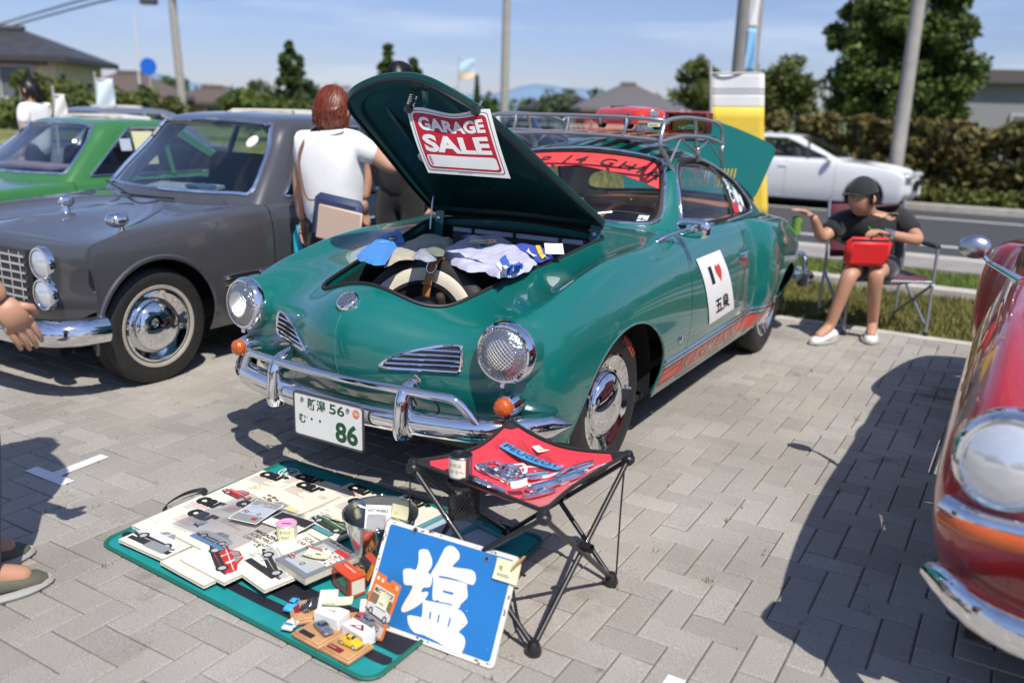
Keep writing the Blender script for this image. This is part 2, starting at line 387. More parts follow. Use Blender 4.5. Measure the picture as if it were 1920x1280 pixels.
# ------------------------------------------------------------------ the green coupe
BODY = [
 [(0,-.66,.30),(0,-.76,.40),(0,-.825,.52),(0,-.845,.62),(0,-.825,.71),(0,-.76,.775),(0,-.67,.815),(0,-.56,.838),(0,-.45,.855)],
 [(.18,-.64,.30),(.18,-.73,.40),(.19,-.785,.51),(.19,-.80,.61),(.185,-.775,.695),(.17,-.71,.757),(.14,-.61,.81),(.08,-.50,.843),(0,-.38,.865)],
 [(.36,-.60,.30),(.37,-.67,.40),(.38,-.705,.51),(.38,-.71,.60),(.375,-.685,.68),(.34,-.61,.735),(.25,-.50,.80),(.13,-.38,.852),(0,-.26,.882)],
 [(.52,-.57,.30),(.53,-.63,.40),(.53,-.655,.51),(.525,-.66,.60),(.52,-.65,.69),(.47,-.56,.745),(.36,-.41,.79),(.19,-.25,.86),(0,-.13,.90)],
 [(.64,-.53,.30),(.65,-.60,.40),(.65,-.645,.51),(.645,-.66,.61),(.635,-.645,.71),(.60,-.56,.775),(.47,-.36,.80),(.25,-.12,.862),(0,.02,.918)],
 [(.70,-.45,.29),(.735,-.49,.39),(.75,-.54,.50),(.748,-.56,.60),(.725,-.54,.705),(.66,-.48,.80),(.55,-.30,.815),(.31,.02,.875),(0,.15,.933)],
 [(.72,-.36,.26),(.757,-.37,.38),(.772,-.38,.50),(.77,-.39,.61),(.748,-.38,.72),(.67,-.32,.84),(.58,-.15,.845),(.36,.18,.895),(0,.29,.945)],
 [(.72,-.15,.22),(.76,-.15,.36),(.78,-.15,.50),(.778,-.15,.63),(.752,-.14,.755),(.675,-.08,.882),(.60,.08,.885),(.39,.33,.925),(0,.42,.955)],
 [(.72,.15,.22),(.76,.15,.36),(.782,.15,.50),(.780,.15,.64),(.755,.16,.77),(.685,.2,.895),(.61,.32,.905),(.41,.48,.945),(0,.54,.96)],
 [(.71,.5,.215),(.755,.5,.35),(.78,.5,.49),(.78,.5,.63),(.76,.5,.76),(.705,.52,.875),(.63,.56,.925),(.43,.62,.95),(0,.66,.955)],
 [(.71,.9,.215),(.752,.9,.34),(.777,.9,.48),(.777,.9,.61),(.76,.9,.73),(.715,.9,.85),(.645,.9,.925),(.45,.9,.935),(0,.9,.94)],
 [(.71,1.3,.215),(.75,1.3,.34),(.775,1.3,.47),(.775,1.3,.60),(.76,1.3,.71),(.722,1.3,.83),(.655,1.3,.915),(.45,1.3,.925),(0,1.3,.93)],
 [(.71,1.65,.215),(.75,1.65,.34),(.775,1.65,.47),(.776,1.65,.60),(.763,1.65,.715),(.727,1.65,.825),(.66,1.65,.905),(.45,1.65,.915),(0,1.65,.925)],
 [(.71,1.83,.215),(.75,1.83,.34),(.772,1.83,.47),(.772,1.83,.60),(.760,1.83,.72),(.726,1.83,.83),(.665,1.83,.9),(.45,1.8,.913),(0,1.82,.922)],
 [(.72,1.93,.22),(.790,1.94,.34),(.828,1.94,.47),(.836,1.94,.60),(.824,1.94,.74),(.780,1.95,.864),(.685,1.95,.893),(.45,1.98,.91),(0,2.0,.92)],
 [(.73,2.3,.24),(.790,2.3,.36),(.822,2.3,.48),(.828,2.3,.60),(.812,2.3,.73),(.755,2.3,.856),(.64,2.3,.872),(.42,2.35,.92),(0,2.4,.94)],
 [(.71,2.65,.28),(.765,2.65,.40),(.795,2.65,.50),(.795,2.65,.60),(.78,2.65,.70),(.72,2.65,.82),(.60,2.7,.845),(.40,2.75,.89),(0,2.75,.915)],
 [(.64,2.93,.32),(.70,2.95,.42),(.73,2.97,.52),(.73,2.97,.60),(.715,2.97,.68),(.65,2.93,.765),(.54,2.93,.79),(.36,2.92,.845),(0,2.92,.87)],
 [(.5,3.02,.33),(.53,3.08,.42),(.54,3.12,.52),(.54,3.12,.60),(.53,3.09,.68),(.49,3.04,.735),(.42,3.02,.765),(.28,3.02,.80),(0,3.03,.82)],
 [(.28,3.07,.33),(.28,3.13,.42),(.28,3.16,.5),(.28,3.165,.58),(.28,3.15,.65),(.26,3.12,.70),(.22,3.10,.73),(.14,3.09,.755),(0,3.09,.77)],
 [(0,3.09,.33),(0,3.15,.42),(0,3.18,.5),(0,3.185,.57),(0,3.18,.63),(0,3.165,.665),(0,3.15,.69),(0,3.13,.72),(0,3.115,.745)]]
ROOF = [
 [(0,.62,.93),(0,.72,.995),(0,.86,1.085),(0,1.0,1.175),(0,1.14,1.262),(0,1.28,1.305),(0,1.45,1.33)],
 [(.22,.635,.93),(.215,.735,.995),(.205,.87,1.085),(.195,1.01,1.175),(.18,1.145,1.258),(.13,1.29,1.303),(0,1.5,1.333)],
 [(.44,.70,.93),(.428,.785,.995),(.408,.90,1.085),(.383,1.015,1.17),(.348,1.145,1.243),(.24,1.33,1.297),(0,1.56,1.334)],
 [(.59,.805,.93),(.571,.865,.99),(.544,.935,1.075),(.512,1.005,1.155),(.468,1.115,1.225),(.30,1.38,1.288),(0,1.62,1.333)],
 [(.637,.95,.925),(.621,.975,.985),(.591,1.02,1.07),(.552,1.08,1.15),(.492,1.20,1.222),(.335,1.43,1.286),(0,1.68,1.33)],
 [(.65,1.2,.92),(.632,1.22,.985),(.60,1.26,1.07),(.558,1.31,1.15),(.487,1.39,1.225),(.34,1.52,1.284),(0,1.75,1.325)],
 [(.658,1.5,.915),(.64,1.5,.98),(.61,1.51,1.06),(.565,1.52,1.14),(.49,1.56,1.215),(.34,1.65,1.276),(0,1.83,1.315)],
 [(.662,1.8,.905),(.645,1.79,.965),(.612,1.78,1.04),(.566,1.77,1.12),(.487,1.77,1.19),(.33,1.82,1.256),(0,1.95,1.298)],
 [(.662,2.05,.895),(.642,2.03,.95),(.608,2.0,1.02),(.56,1.98,1.09),(.477,1.96,1.157),(.317,1.99,1.228),(0,2.08,1.272)],
 [(.635,2.3,.89),(.61,2.26,.94),(.575,2.22,1.0),(.523,2.18,1.06),(.443,2.15,1.123),(.285,2.16,1.193),(0,2.22,1.235)],
 [(.55,2.5,.895),(.525,2.45,.94),(.49,2.40,.99),(.445,2.36,1.045),(.38,2.32,1.10),(.24,2.31,1.16),(0,2.34,1.195)],
 [(.38,2.62,.905),(.36,2.57,.945),(.335,2.52,.99),(.305,2.47,1.035),(.26,2.43,1.08),(.165,2.41,1.125),(0,2.42,1.16)],
 [(.19,2.68,.915),(.18,2.63,.95),(.17,2.58,.985),(.155,2.53,1.025),(.13,2.49,1.065),(.08,2.47,1.10),(0,2.465,1.13)],
 [(0,2.70,.92),(0,2.65,.955),(0,2.60,.985),(0,2.55,1.02),(0,2.51,1.06),(0,2.49,1.09),(0,2.475,1.12)]]
def mirror_poly(h):              # half outline from bottom/front centre to top/rear centre -> closed outline
    h = [tuple(p) for p in h]; return np.array(h+[(-x, y) for x, y in h[::-1] if x > 1e-6])
body_s = bspline_surface(BODY, 190, 120); roof_s = bspline_surface(ROOF, 150, 80)
up_cast = caster(body_s.mirrored(), 2, 3.0)
hood_poly = smooth_curve(mirror_poly([(0,-.654),(.12,-.652),(.22,-.632),(.285,-.588),(.318,-.53),(.335,-.46),(.372,-.25),(.41,-.02),(.447,.20),(.47,.335),(.468,.375),(.44,.405),(.38,.42),(.2,.435),(0,.44)]), 5, True)
g_hood2 = psdf(hood_poly)
def g_hood(V): return np.where(V[:, 2] > .70, g_hood2(V[:, :2]), 1.)
def g_arch(V):
    f = np.where(V[:, 2] > .30, np.hypot((V[:, 1]-.035)/.425, (V[:, 2]-.30)/.35), np.hypot((V[:, 1]-.035)/.425, (V[:, 2]-.30)/.60))-1
    r = np.hypot((V[:, 1]-2.43)/.385, (V[:, 2]-.30)/np.where(V[:, 2] > .30, .29, .6))-1
    return np.where(np.abs(V[:, 0]) > .45, np.minimum(f, r)*.35, 1.)
cab_poly = smooth_curve(mirror_poly([(0,.72),(.40,.80),(.56,.93),(.60,1.1),(.61,1.5),(.61,1.9),(.58,2.15),(.48,2.38),(.3,2.53),(0,2.6)]), 4, True)
g_cab2 = psdf(cab_poly)
def g_cab(V): return np.where(V[:, 2] > .80, g_cab2(V[:, :2]), 1.)
door_poly = np.array([(.745,.238),(1.66,.238),(1.70,.26),(1.715,.40),(1.70,.62),(1.675,.80),(1.655,.925),(1.655,1.0),(.80,1.0),(.775,.93),(.75,.84),(.735,.76),(.73,.5),(.735,.26)])
g_door2 = psdf(door_poly)
def g_door(V): return np.where(V[:, 0] > .55, g_door2(V[:, 1:]), 1.)
hood_in, rest = body_s.split(g_hood)
_, rest = rest.split(g_arch); _, rest = rest.split(g_cab)
door_s, _ = rest.split(lambda V: g_door(V)+.0022); _, rest = rest.split(lambda V: g_door(V)-.0022)
car = thing('green_coupe', 'teal green vintage coupe with bonnet raised, roof rack and red side stripes', 'car', (0, 1.2, 0))
body = rest.mirrored().build('body', TEAL, car)
doors = [door_s.build('door', TEAL, car)]
dm = door_s.mirrored(); dm2 = Surf(door_s.V*[-1, 1, 1], door_s.N*[-1, 1, 1], [list(f)[::-1] for f in door_s.F]); doors.append(dm2.build('door', TEAL, car))
side_cast = caster(body_s+roof_s, 0, 2.0)
def on_side(y, z, d=0., sgn=1):
    p, n = side_cast((0, y, z)); return (p+n*d)*[sgn, 1, 1]
def on_top(x, y, d=0.):
    p, n = up_cast((x, y, 0)); return p+n*d
# dark backing behind the door gaps and wheel arches
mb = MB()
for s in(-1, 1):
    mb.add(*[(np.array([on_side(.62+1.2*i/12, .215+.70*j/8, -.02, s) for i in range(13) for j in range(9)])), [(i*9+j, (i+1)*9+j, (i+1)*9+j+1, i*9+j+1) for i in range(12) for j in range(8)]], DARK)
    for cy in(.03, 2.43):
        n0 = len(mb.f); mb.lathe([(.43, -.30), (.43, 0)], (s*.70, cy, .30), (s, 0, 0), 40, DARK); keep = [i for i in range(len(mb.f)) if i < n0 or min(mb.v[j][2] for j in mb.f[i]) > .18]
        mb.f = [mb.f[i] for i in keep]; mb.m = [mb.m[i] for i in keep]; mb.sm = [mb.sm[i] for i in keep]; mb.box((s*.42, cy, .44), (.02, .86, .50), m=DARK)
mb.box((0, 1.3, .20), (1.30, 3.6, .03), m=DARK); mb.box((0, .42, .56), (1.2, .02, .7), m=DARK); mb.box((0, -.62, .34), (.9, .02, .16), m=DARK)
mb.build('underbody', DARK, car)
# greenhouse
ws_poly = smooth_curve(mirror_poly([(0,.966),(.25,.963),(.41,.958),(.50,.958),(.533,.975),(.535,1.01),(.517,1.07),(.492,1.135),(.462,1.19),(.43,1.217),(.37,1.238),(.22,1.256),(0,1.265)]), 5, True)
rw_poly = smooth_curve(mirror_poly([(0,.962),(.27,.955),(.46,.948),(.545,.955),(.56,.985),(.53,1.035),(.475,1.085),(.38,1.118),(.2,1.142),(0,1.152)]), 5, True)
sw_poly = smooth_curve([(.935,.932),(.958,1.0),(1.0,1.08),(1.055,1.158),(1.125,1.203),(1.25,1.227),(1.42,1.234),(1.58,1.222),(1.72,1.190),(1.84,1.135),(1.94,1.065),(2.01,.99),(2.025,.945),(1.98,.928),(1.8,.922),(1.5,.926),(1.2,.930)], 5, True)
g_ws2, g_rw2, g_sw2 = psdf(ws_poly), psdf(rw_poly), psdf(sw_poly)
g_ws = lambda V: np.where(V[:, 1] < 1.32, g_ws2(V[:, [0, 2]]), 1.)
g_rw = lambda V: np.where(V[:, 1] > 2.12, g_rw2(V[:, [0, 2]]), 1.)
g_sw = lambda V: np.where(V[:, 0] > .40, g_sw2(V[:, 1:]), 1.)
ws_in, rf = roof_s.split(g_ws); rw_in, rf = rf.split(g_rw); sw_in, rf = rf.split(g_sw)
rf_green = rf; rfm = rf.mirrored(); roof = rfm.build('roof', TEAL, car); rfm.offset(-.012).flip().build('headlining', mat('headlining', (.5, .48, .44), .8), car)
wsm = ws_in.mirrored(); glass_parts = [wsm.offset(-.006).build('windscreen', GLASS, car)]
rw_in.mirrored().offset(-.006).build('rear_window', GLASS, car)
dg_in, qg_in = sw_in.split(lambda V: V[:, 1]-(1.655+.12*(V[:, 2]-.93)))
for s in(1, -1):
    for S, nm in((dg_in, 'door_glass'), (qg_in, 'quarter_glass')):
        T = S.offset(-.010); T = T if s > 0 else Surf(T.V*[-1, 1, 1], T.N*[-1, 1, 1], [f[::-1] for f in T.F]); T.build(nm, GLASS, car)
front_cast = caster(roof_s.mirrored(), 1, -2.0); rear_cast = caster(roof_s.mirrored(), 1, 5.0)
def on_ws(x, z, d=0.):
    p, n = front_cast((x, 0, z)); return p+n*d
def on_rw(x, z, d=0.):
    p, n = rear_cast((x, 0, z)); return p+n*d
def flatten(P, S): return P
def band(P, Nn, w, h, m, mb, closed=True, off=0.):
    """flat rounded trim strip along P lying on a surface with normals Nn"""
    P = np.asarray(P); Nn = np.asarray(Nn); k = len(P)
    T = np.roll(P, -1, 0)-np.roll(P, 1, 0) if closed else np.gradient(P, axis=0)
    T /= np.linalg.norm(T, axis=1)[:, None]; B = np.cross(T, Nn); B /= np.linalg.norm(B, axis=1)[:, None]
    prof = [(-1, 0), (-.8, .7), (-.35, 1), (.35, 1), (.8, .7), (1, 0)]
    V = np.array([P[i]+B[i]*a*w/2+Nn[i]*(b*h+off) for i in range(k) for a, b in prof]); q = len(prof)
    F = [(i*q+j, ((i+1) % k)*q+j, ((i+1) % k)*q+j+1, i*q+j+1) for i in range(k if closed else k-1) for j in range(q-1)]
    mb.add(V, F, m)
def loop_on(fn, poly):
    P = []; Nn = []
    for a, b in poly:
        p, n = fn(a, b)
        if p is not None: P.append(p); Nn.append(n)
    return np.array(P), np.array(Nn)
P, Nn = loop_on(lambda a, b: front_cast((a, 0, b)), ws_poly)
mb = MB(); band(P, Nn, .016, .006, BLACK, mb); band(P, Nn, .030, .012, BLACK, mb, off=-.002); mb.build('windscreen_seal', BLACK, car)
sc = 1.045
mb = MB(); q = np.array(ws_poly); ctr = np.array([0, 1.11]); ws_loop = q+(q-ctr)/np.linalg.norm(q-ctr, axis=1)[:, None]*.014
P, Nn = loop_on(lambda a, b: front_cast((a, 0, b)), ws_loop); band(P, Nn, .020, .013, CHROME, mb); mb.build('windscreen_trim', CHROME, car)
P, Nn = loop_on(lambda a, b: rear_cast((a, 0, b)), rw_poly)
mb = MB(); band(P, Nn, .030, .012, BLACK, mb); mb.build('rear_window_seal', BLACK, car)
P, Nn = loop_on(lambda a, b: side_cast((0, a, b)), sw_poly)
ctr = np.array([1.45, 1.06]); sw_loop = sw_poly+(sw_poly-ctr)/np.linalg.norm(sw_poly-ctr, axis=1)[:, None]*.012
Po, No = loop_on(lambda a, b: side_cast((0, a, b)), sw_loop)
for s in(1, -1):
    M = np.array([s, 1, 1.]); mb = MB(); band(P*M, Nn*M, .022, .008, BLACK, mb, off=-.004); mb.build('side_window_seal', BLACK, car)
    mb = MB(); band(Po*M, No*M, .016, .010, CHROME, mb); mb.build('side_window_trim', CHROME, car)
    mb = MB(); pp = [on_side(1.655+.12*(z-.93), z, -.006, s) for z in np.linspace(.92, 1.215, 9)]
    band(pp, [np.array([s*.9, 0, .3])]*9, .034, .012, BLACK, mb, False); mb.build('window_pillar', BLACK, car)
# wheel arch lips
mb = MB()
for s in(1, -1):
    for cy, ry, rz, e in((.035, .425, .35, .60), (2.43, .385, .29, .60)):
        pts = []
        for t in np.linspace(-.42, math.pi+.42, 40):
            z = .30+(rz if math.sin(t) > 0 else e)*math.sin(t); y = cy-ry*math.cos(t)
            if z < .225: continue
            pts.append(on_side(y, z, -.004, s))
        mb = MB(); mb.tube(pts, .007, 6, m=TEAL); mb.build('arch_lip', TEAL, car)
# bonnet lid: the cut-out patch swung up about its hinge
LID_ANG = R_(40.8); HP = np.array([0, .425, .955])
Ml = rotm(rx=-LID_ANG)
hs, _ = body_s.split(lambda V: g_hood(V)+.006)
hs = hs.mirrored()
lift = np.array([0, .035, .030])
def lid_xf(P): return (np.asarray(P)-HP)@Ml.T+HP+lift
outer = Surf(lid_xf(hs.V), hs.N@Ml.T, hs.F)
lid = outer.build('bonnet_lid', TEAL, car, thick=.004)
inn, _ = body_s.split(lambda V: g_hood(V)+.055); inn = inn.mirrored()
rimp, _ = body_s.split(lambda V: g_hood(V)+.004); 
mb = MB()
hp_in = []
def lid_under(x, y, d): 
    p, n = up_cast((x, y, 0)); return lid_xf([p-n*d])[0]
cen = np.array([0, -.05])
rings = []
hpo = hood_poly[::2]; k = len(hpo)
for f, d in((.994, .004), (.99, .024), (.955, .027), (.90, .027), (.875, .012), (.80, .010), (.5, .010), (.2, .010)):
    rings.append([lid_under(*(cen+(p-cen)*f), d) for p in hpo])
V = np.array(rings).reshape(-1, 3); F = [(i*k+a, i*k+(a+1) % k, (i+1)*k+(a+1) % k, (i+1)*k+a)[::-1] for i in range(len(rings)-1) for a in range(k)]
F.append([(len(rings)-1)*k+a for a in range(k)])
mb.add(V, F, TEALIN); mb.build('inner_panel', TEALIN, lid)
mb = MB(); mb.tube([lid_under(*(cen+(p-cen)*.985), .030) for p in hpo], .006, 6, True, BLACK); mb.build('rubber_seal', BLACK, lid)
mb = MB()      # latch bolt with coil spring, safety hook
def lu(x, y, d): return lid_under(x, y, d)
mb.tube([lu(-.02, -.53, .02), lu(-.02, -.53, .085)], .010, 10, m=STEEL)
for i in range(5): mb.lathe([(.013, -.003), (.017, 0), (.013, .003)], lu(-.02, -.53, .03+.009*i), lu(-.02, -.53, .1)-lu(-.02, -.53, 0), 14, CHROME)
mb.tube([lu(-.02, -.53, .085), lu(-.02, -.53, .10)], [.013, .008], 10, m=STEEL); mb.build('latch_bolt', STEEL, lid)
mb = MB(); mb.tube([lu(.055, -.56, .02), lu(.05, -.50, .075), lu(.05, -.455, .095), lu(.05, -.45, .07)], .007, 6, m=TEAL, flat=2.2); mb.build('safety_hook', TEAL, lid)
for s in(1, -1):
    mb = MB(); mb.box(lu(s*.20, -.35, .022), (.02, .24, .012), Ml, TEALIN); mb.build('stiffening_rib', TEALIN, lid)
for s in(-1, 1):
    mb = MB(); a = np.array([s*.425, .395, .86]); b = lid_under(s*.425, .36, .02)
    d = b-a; mb.box((a+b)/2+np.array([0, 0, .0]), (.05, .012, np.linalg.norm(d)+.05), rotm(rx=-.15), TEAL); 
    mb.lathe([(.010, -.009), (.010, .009)], a*.4+b*.6, (0, 1, 0), 12, CHROME); mb.disc(a*.4+b*.6+[0, -.009, 0], (0, -1, 0), .010, 12, CHROME); mb.build('lid_hinge', TEAL, car)
mb = MB(); pp = np.array([[-.395, .27, .90], [-.40, .30, 1.06], lid_under(-.40, .12, .02)]); mb.tube(pp, .004, 6, m=STEEL); mb.build('prop_rod', STEEL, car)
# trunk well
mb = MB(); rim = [on_top(*p, -.002) for p in hood_poly]; k = len(rim)
low = [np.array([p[0]*.96, p[1]+.0, .42]) for p in rim]; mid = [r-np.array([0, 0, .03]) for r in rim]
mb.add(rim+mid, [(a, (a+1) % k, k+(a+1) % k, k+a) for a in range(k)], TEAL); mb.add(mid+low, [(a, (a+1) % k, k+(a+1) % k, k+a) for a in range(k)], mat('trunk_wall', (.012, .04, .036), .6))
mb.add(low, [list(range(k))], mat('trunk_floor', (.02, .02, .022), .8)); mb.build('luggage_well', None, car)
mb = MB(); mb.tube([on_top(*p, .003) for p in hood_poly], .0075, 8, True, BLACK); mb.build('trunk_seal', BLACK, car)
mb = MB(); gx = mat('felt_panel', (.07, .07, .078), .95, noise=.5, nscale=160); mb.box((0.03, .372, .79), (.72, .014, .24), m=gx); mb.box((0.03, .358, .898), (.70, .012, .022), m=mat('pale_strip', (.42, .47, .60), .5), bev=.004)
for x in(-.2, .03, .27): mb.box((x, .352, .898), (.014, .012, .03), m=BLACK)
mb.build('felt_partition', None, car)
# wheels
def make_wheel(cx, cy, s, parent, name='wheel', r=.318, whitewall=False, rim_r=.205, detail=True, tread_w=.150, z=None, axis=None):
    """s: +1 outer face toward +x"""
    z = r-.004 if z is None else z
    w = bpy.data.objects.new(name, None); COL.objects.link(w); w.parent = parent
    base = np.array([cx, cy, z]); w.location = Vector(base)-world_loc(parent)
    ax = (s, 0, 0) if axis is None else axis; h = tread_w/2
    mb = MB()
    mb.lathe([(rim_r-.03, -h*.8), (rim_r-.012, -h*.85), (rim_r+.03, -h*.98), (r-.035, -h), (r-.012, -h*.86), (r-.002, -h*.62), (r, -h*.3), (r, h*.3), (r-.002, h*.62), (r-.012, h*.86), (r-.035, h), (r-.06, h*1.03), (rim_r+.03, h*.98), (rim_r+.008, h*.9), (rim_r-.012, h*.80), (rim_r-.03, h*.6)], base, ax, 64, TYRE)
    for o in(-.45, -.15, .15, .45): mb.lathe([(r+.0006, h*o-.004), (r-.004, h*o), (r+.0006, h*o+.004)], base, ax, 64, BLACK)
    mb.build('tyre', None, w)
    if whitewall:
        mb = MB(); wv = .5 if detail else 1.; mb.lathe([(rim_r+.012, h*.93), (rim_r+.03*wv, h*1.0), (rim_r+.062*wv, h*1.035), (rim_r+.066*wv, h*1.0)], base, ax, 64, mat('whitewall', (.68, .61, .47), .6, noise=.08, nscale=9) if not detail else mat('greyed_whitewall', (.36, .33, .28), .6, noise=.1, nscale=9)); mb.build('whitewall', None, w)
    mb = MB()
    if detail:
        R = rim_r
        mb.lathe([(R+.002, h*.80), (R+.004, h*.92), (R-.006, h*.97), (R-.016, h*.90), (R-.05, h*.72), (R-.062, h*.62), (R-.067, h*.66), (.08, h*.60)], base, ax, 64, CHROME)
        mb.build('rim', None, w)
        mb = MB(); mb.lathe([(.134, h*.62), (.135, h*.78), (.128, h*.95), (.105, h*1.16), (.07, h*1.32), (.035, h*1.40), (.0001, h*1.43)], base, ax, 48, CHROME); mb.build('hubcap', None, w)
        q = np.array(Vector(ax).to_track_quat('Z', 'Y').to_matrix()); mb = MB()
        for i in range(10):
            t = 2*math.pi*i/10+.2; M = q@rotm(rz=t)
            mb.prism([(R-.047, -.012), (R-.022, -.016), (R-.022, .016), (R-.047, .012)], .004, M@rotm(ry=-.36), base+M@np.array([.068*0, 0, h*.735+.0])+M@np.array([-.002, 0, .0]) - M@rotm(ry=-.36)@np.array([0,0,0])+M@np.array([0,0,-.065]), DARK)
        mb.build('rim_slot', None, w)
        mb = MB(); a = q@np.array([math.cos(.1)*(R-.02), math.sin(.1)*(R-.02), h*.9]); mb.tube([base+a, base+a+q@np.array([.004, 0, .022])], .005, 8, m=STEEL); mb.build('valve', None, w)
    return w
for cy in(0, 2.4):
    for s in(1, -1):
        w = make_wheel(s*.635, cy, s, car)
        if s > 0:     # red raised lettering on the tyre wall
            base = np.array([.635, cy, .314])
            for ang in((R_(52), R_(-122)) if cy == 0 else (R_(52),)):
                V, F = text_mesh('PIRELLI', .048, .012, spacing=1.05); wd = V[:, 0].max(); hh = .034/.036
                def mp(V, ang=ang, base=base, wd=wd):
                    th = ang-(V[:, 0]-wd/2)/.275; rr = .254+V[:, 1]*.9
                    return np.c_[np.full(len(V), base[0]+.0785), base[1]+rr*np.cos(th), base[2]+rr*np.sin(th)]
                V, F = subdiv2(V, F, .03); mb = MB(); mb.add(mp(V), [f[::-1] for f in F], RED, False); mb.build('tyre_lettering', RED, w)
# headlights
LENS = mat('headlamp_glass', (.35, .36, .37), .14, .85, bump=.6, bscale=70)
AMBER = mat('amber_lens', (.50, .085, .003), .15, coat=1., bump=.3, bscale=120)
def headlight(s):
    o = np.array([s*.622, -.682, .668]); ax = np.array([s*.10, -1, .06]); ax /= np.linalg.norm(ax)
    h = bpy.data.objects.new('headlight', None); COL.objects.link(h); h.parent = car; h.location = Vector(o)-world_loc(car)
    q = np.array(Vector(ax).to_track_quat('Z', 'Y').to_matrix())
    mb = MB(); mb.lathe([(.116, -.06), (.110, -.025), (.106, -.010)], o, ax, 48, TEAL); mb.build('bucket', None, h)
    mb = MB(); mb.lathe([(.106, -.018), (.1095, -.010), (.1095, .000), (.106, .014), (.098, .025), (.091, .026), (.087, .018)], o, ax, 56, CHROME); mb.build('ring', None, h)
    mb = MB(); mb.lathe([(.088, .016), (.075, .032), (.055, .043), (.03, .050), (.0001, .053)], o, ax, 40, LENS); mb.build('lens', None, h)
    mb = MB(); gm = mat('stone_guard_wire', (.80, .78, .72), .25, .8)       # wire mesh stone guard
    f = lambda x, y: .057-(x*x+y*y)*5.2
    for i in range(-8, 9):
        for a, b in((1, 1), (1, -1)):
            c = i*.0104; L = math.sqrt(max(.087**2-c*c, 0))
            if L < .01: continue
            P = []
            for t in np.linspace(-L, L, 13):
                x = (t*a+c*b)*.7071; y = (t*b-c*a)*.7071; P.append(o+q@np.array([x, y, f(x, y)]))
            mb.tube(P, .0017, 4, m=gm, cap=False)
    mb.build('stone_guard', None, h)
    mb = MB(); mb.box(o+q@np.array([0, -.110, .012]), (.018, .02, .016), q, CHROME, .004); mb.build('clip', None, h)
def q_up(q): return q
for s in(1, -1): headlight(s)
for s in(1, -1):                  # amber indicators in chrome cups
    o = np.array([s*.632, -.655, .487]); ax = np.array([s*.12, -1, 0]); ax /= np.linalg.norm(ax)
    h = bpy.data.objects.new('indicator', None); COL.objects.link(h); h.parent = car; h.location = Vector(o)-world_loc(car)
    mb = MB(); mb.lathe([(.047, -.03), (.047, .0), (.043, .03), (.036, .05), (.032, .052)], o, ax, 32, CHROME); mb.build('cup', None, h)
    mb = MB(); mb.lathe([(.032, .048), (.034, .062), (.031, .078), (.020, .088), (.0001, .091)], o, ax, 28, AMBER); mb.build('lens', None, h)
# grilles
fr_cast = caster(body_s.mirrored(), 1, -2.0)
def on_front(x, z, d=0.):
    p, n = fr_cast((x, 0, z)); return p+n*d
GR = smooth_curve([(.180,.578),(.215,.607),(.29,.637),(.37,.655),(.425,.660),(.440,.648),(.443,.60),(.436,.574),(.415,.568),(.30,.570),(.20,.571)], 4, True)
GMESH = mat('grille_mesh', (.015, .015, .016), .6)
gg = psdf(GR)
for s in(1, -1):
    gl = bpy.data.objects.new('grille', None); COL.objects.link(gl); gl.parent = car
    S = body_s.split(lambda V: np.where(V[:, 1] < -.3, gg(V[:, [0, 2]]), 1.))[0]
    if s < 0: S = Surf(S.V*[-1, 1, 1], S.N*[-1, 1, 1], [f[::-1] for f in S.F])
    S.offset(.0015).build('mesh_panel', GMESH, gl)
    mb = MB(); mb.tube([on_front(x, z, .004)*[s, 1, 1] for x, z in GR], .0065, 8, True, CHROME); mb.build('frame', None, gl)
    for i, z in enumerate((.589, .606, .623, .640)):
        xs = np.linspace(.15, .47, 60); xs = [x for x in xs if gg(np.array([[x, z]]))[0] < -.001]
        if len(xs) < 3: continue
        mb = MB(); mb.tube([on_front(x, z, .006)*[s, 1, 1] for x in xs[::3]+[xs[-1]]], .0042, 6, m=CHROME); mb.build('grille_bar', None, gl)
    mb = MB(); wire = mat('grille_wire', (.10, .10, .10), .5)
    for x in np.arange(.19, .44, .008):
        zs = [z for z in np.linspace(.56, .665, 30) if gg(np.array([[x, z]]))[0] < -.004]
        if len(zs) > 2: mb.tube([on_front(x, zs[0], .0022)*[s, 1, 1], on_front(x, zs[-1], .0022)*[s, 1, 1]], .0009, 4, m=wire, cap=False)
    mb.build('wire_mesh', None, gl)
# round nose emblem and the fold below it
def emblem_shape(mb, o, X, Y, r, w, d, m):
    """ring with the V over W bars"""
    N = np.cross(X, Y); N = N/np.linalg.norm(N); P = lambda a, b, c=0: np.asarray(o)+np.asarray(X)*a*r+np.asarray(Y)*b*r+N*c
    n = 40
    V = []; 
    for i in range(n):
        t = 2*math.pi*i/n
        for rr in(1., 1.-w): V.append(P(rr*math.cos(t), rr*math.sin(t), d))
    mb.add(V, [(2*i, 2*((i+1) % n), 2*((i+1) % n)+1, 2*i+1) for i in range(n)], m, False)
    def bar(a, b, ww=w*.9):
        a = np.array(a); b = np.array(b); t = (b-a)/np.linalg.norm(b-a); p = np.array([-t[1], t[0]])*ww/2
        mb.add([P(*(a+p), d), P(*(a-p), d), P(*(b-p), d), P(*(b+p), d)], [(0, 1, 2, 3)], m, False)
    bar((-.36, .90), (0, .10)); bar((.36, .90), (0, .10)); bar((-.78, .58), (-.30, -.86)); bar((.78, .58), (.30, -.86)); bar((-.30, -.86), (0, -.08)); bar((.30, -.86), (0, -.08))
p, n = fr_cast((0, 0, .772)); n = np.array([0, n[1], n[2]]); n /= np.linalg.norm(n)
em = bpy.data.objects.new('nose_emblem', None); COL.objects.link(em); em.parent = car; em.location = Vector(p)-world_loc(car)
mb = MB(); mb.lathe([(.043, -.004), (.043, .010), (.040, .016), (.036, .018), (.034, .014), (.0001, .0145)], p, n, 40, CHROME); mb.build('disc', None, em)
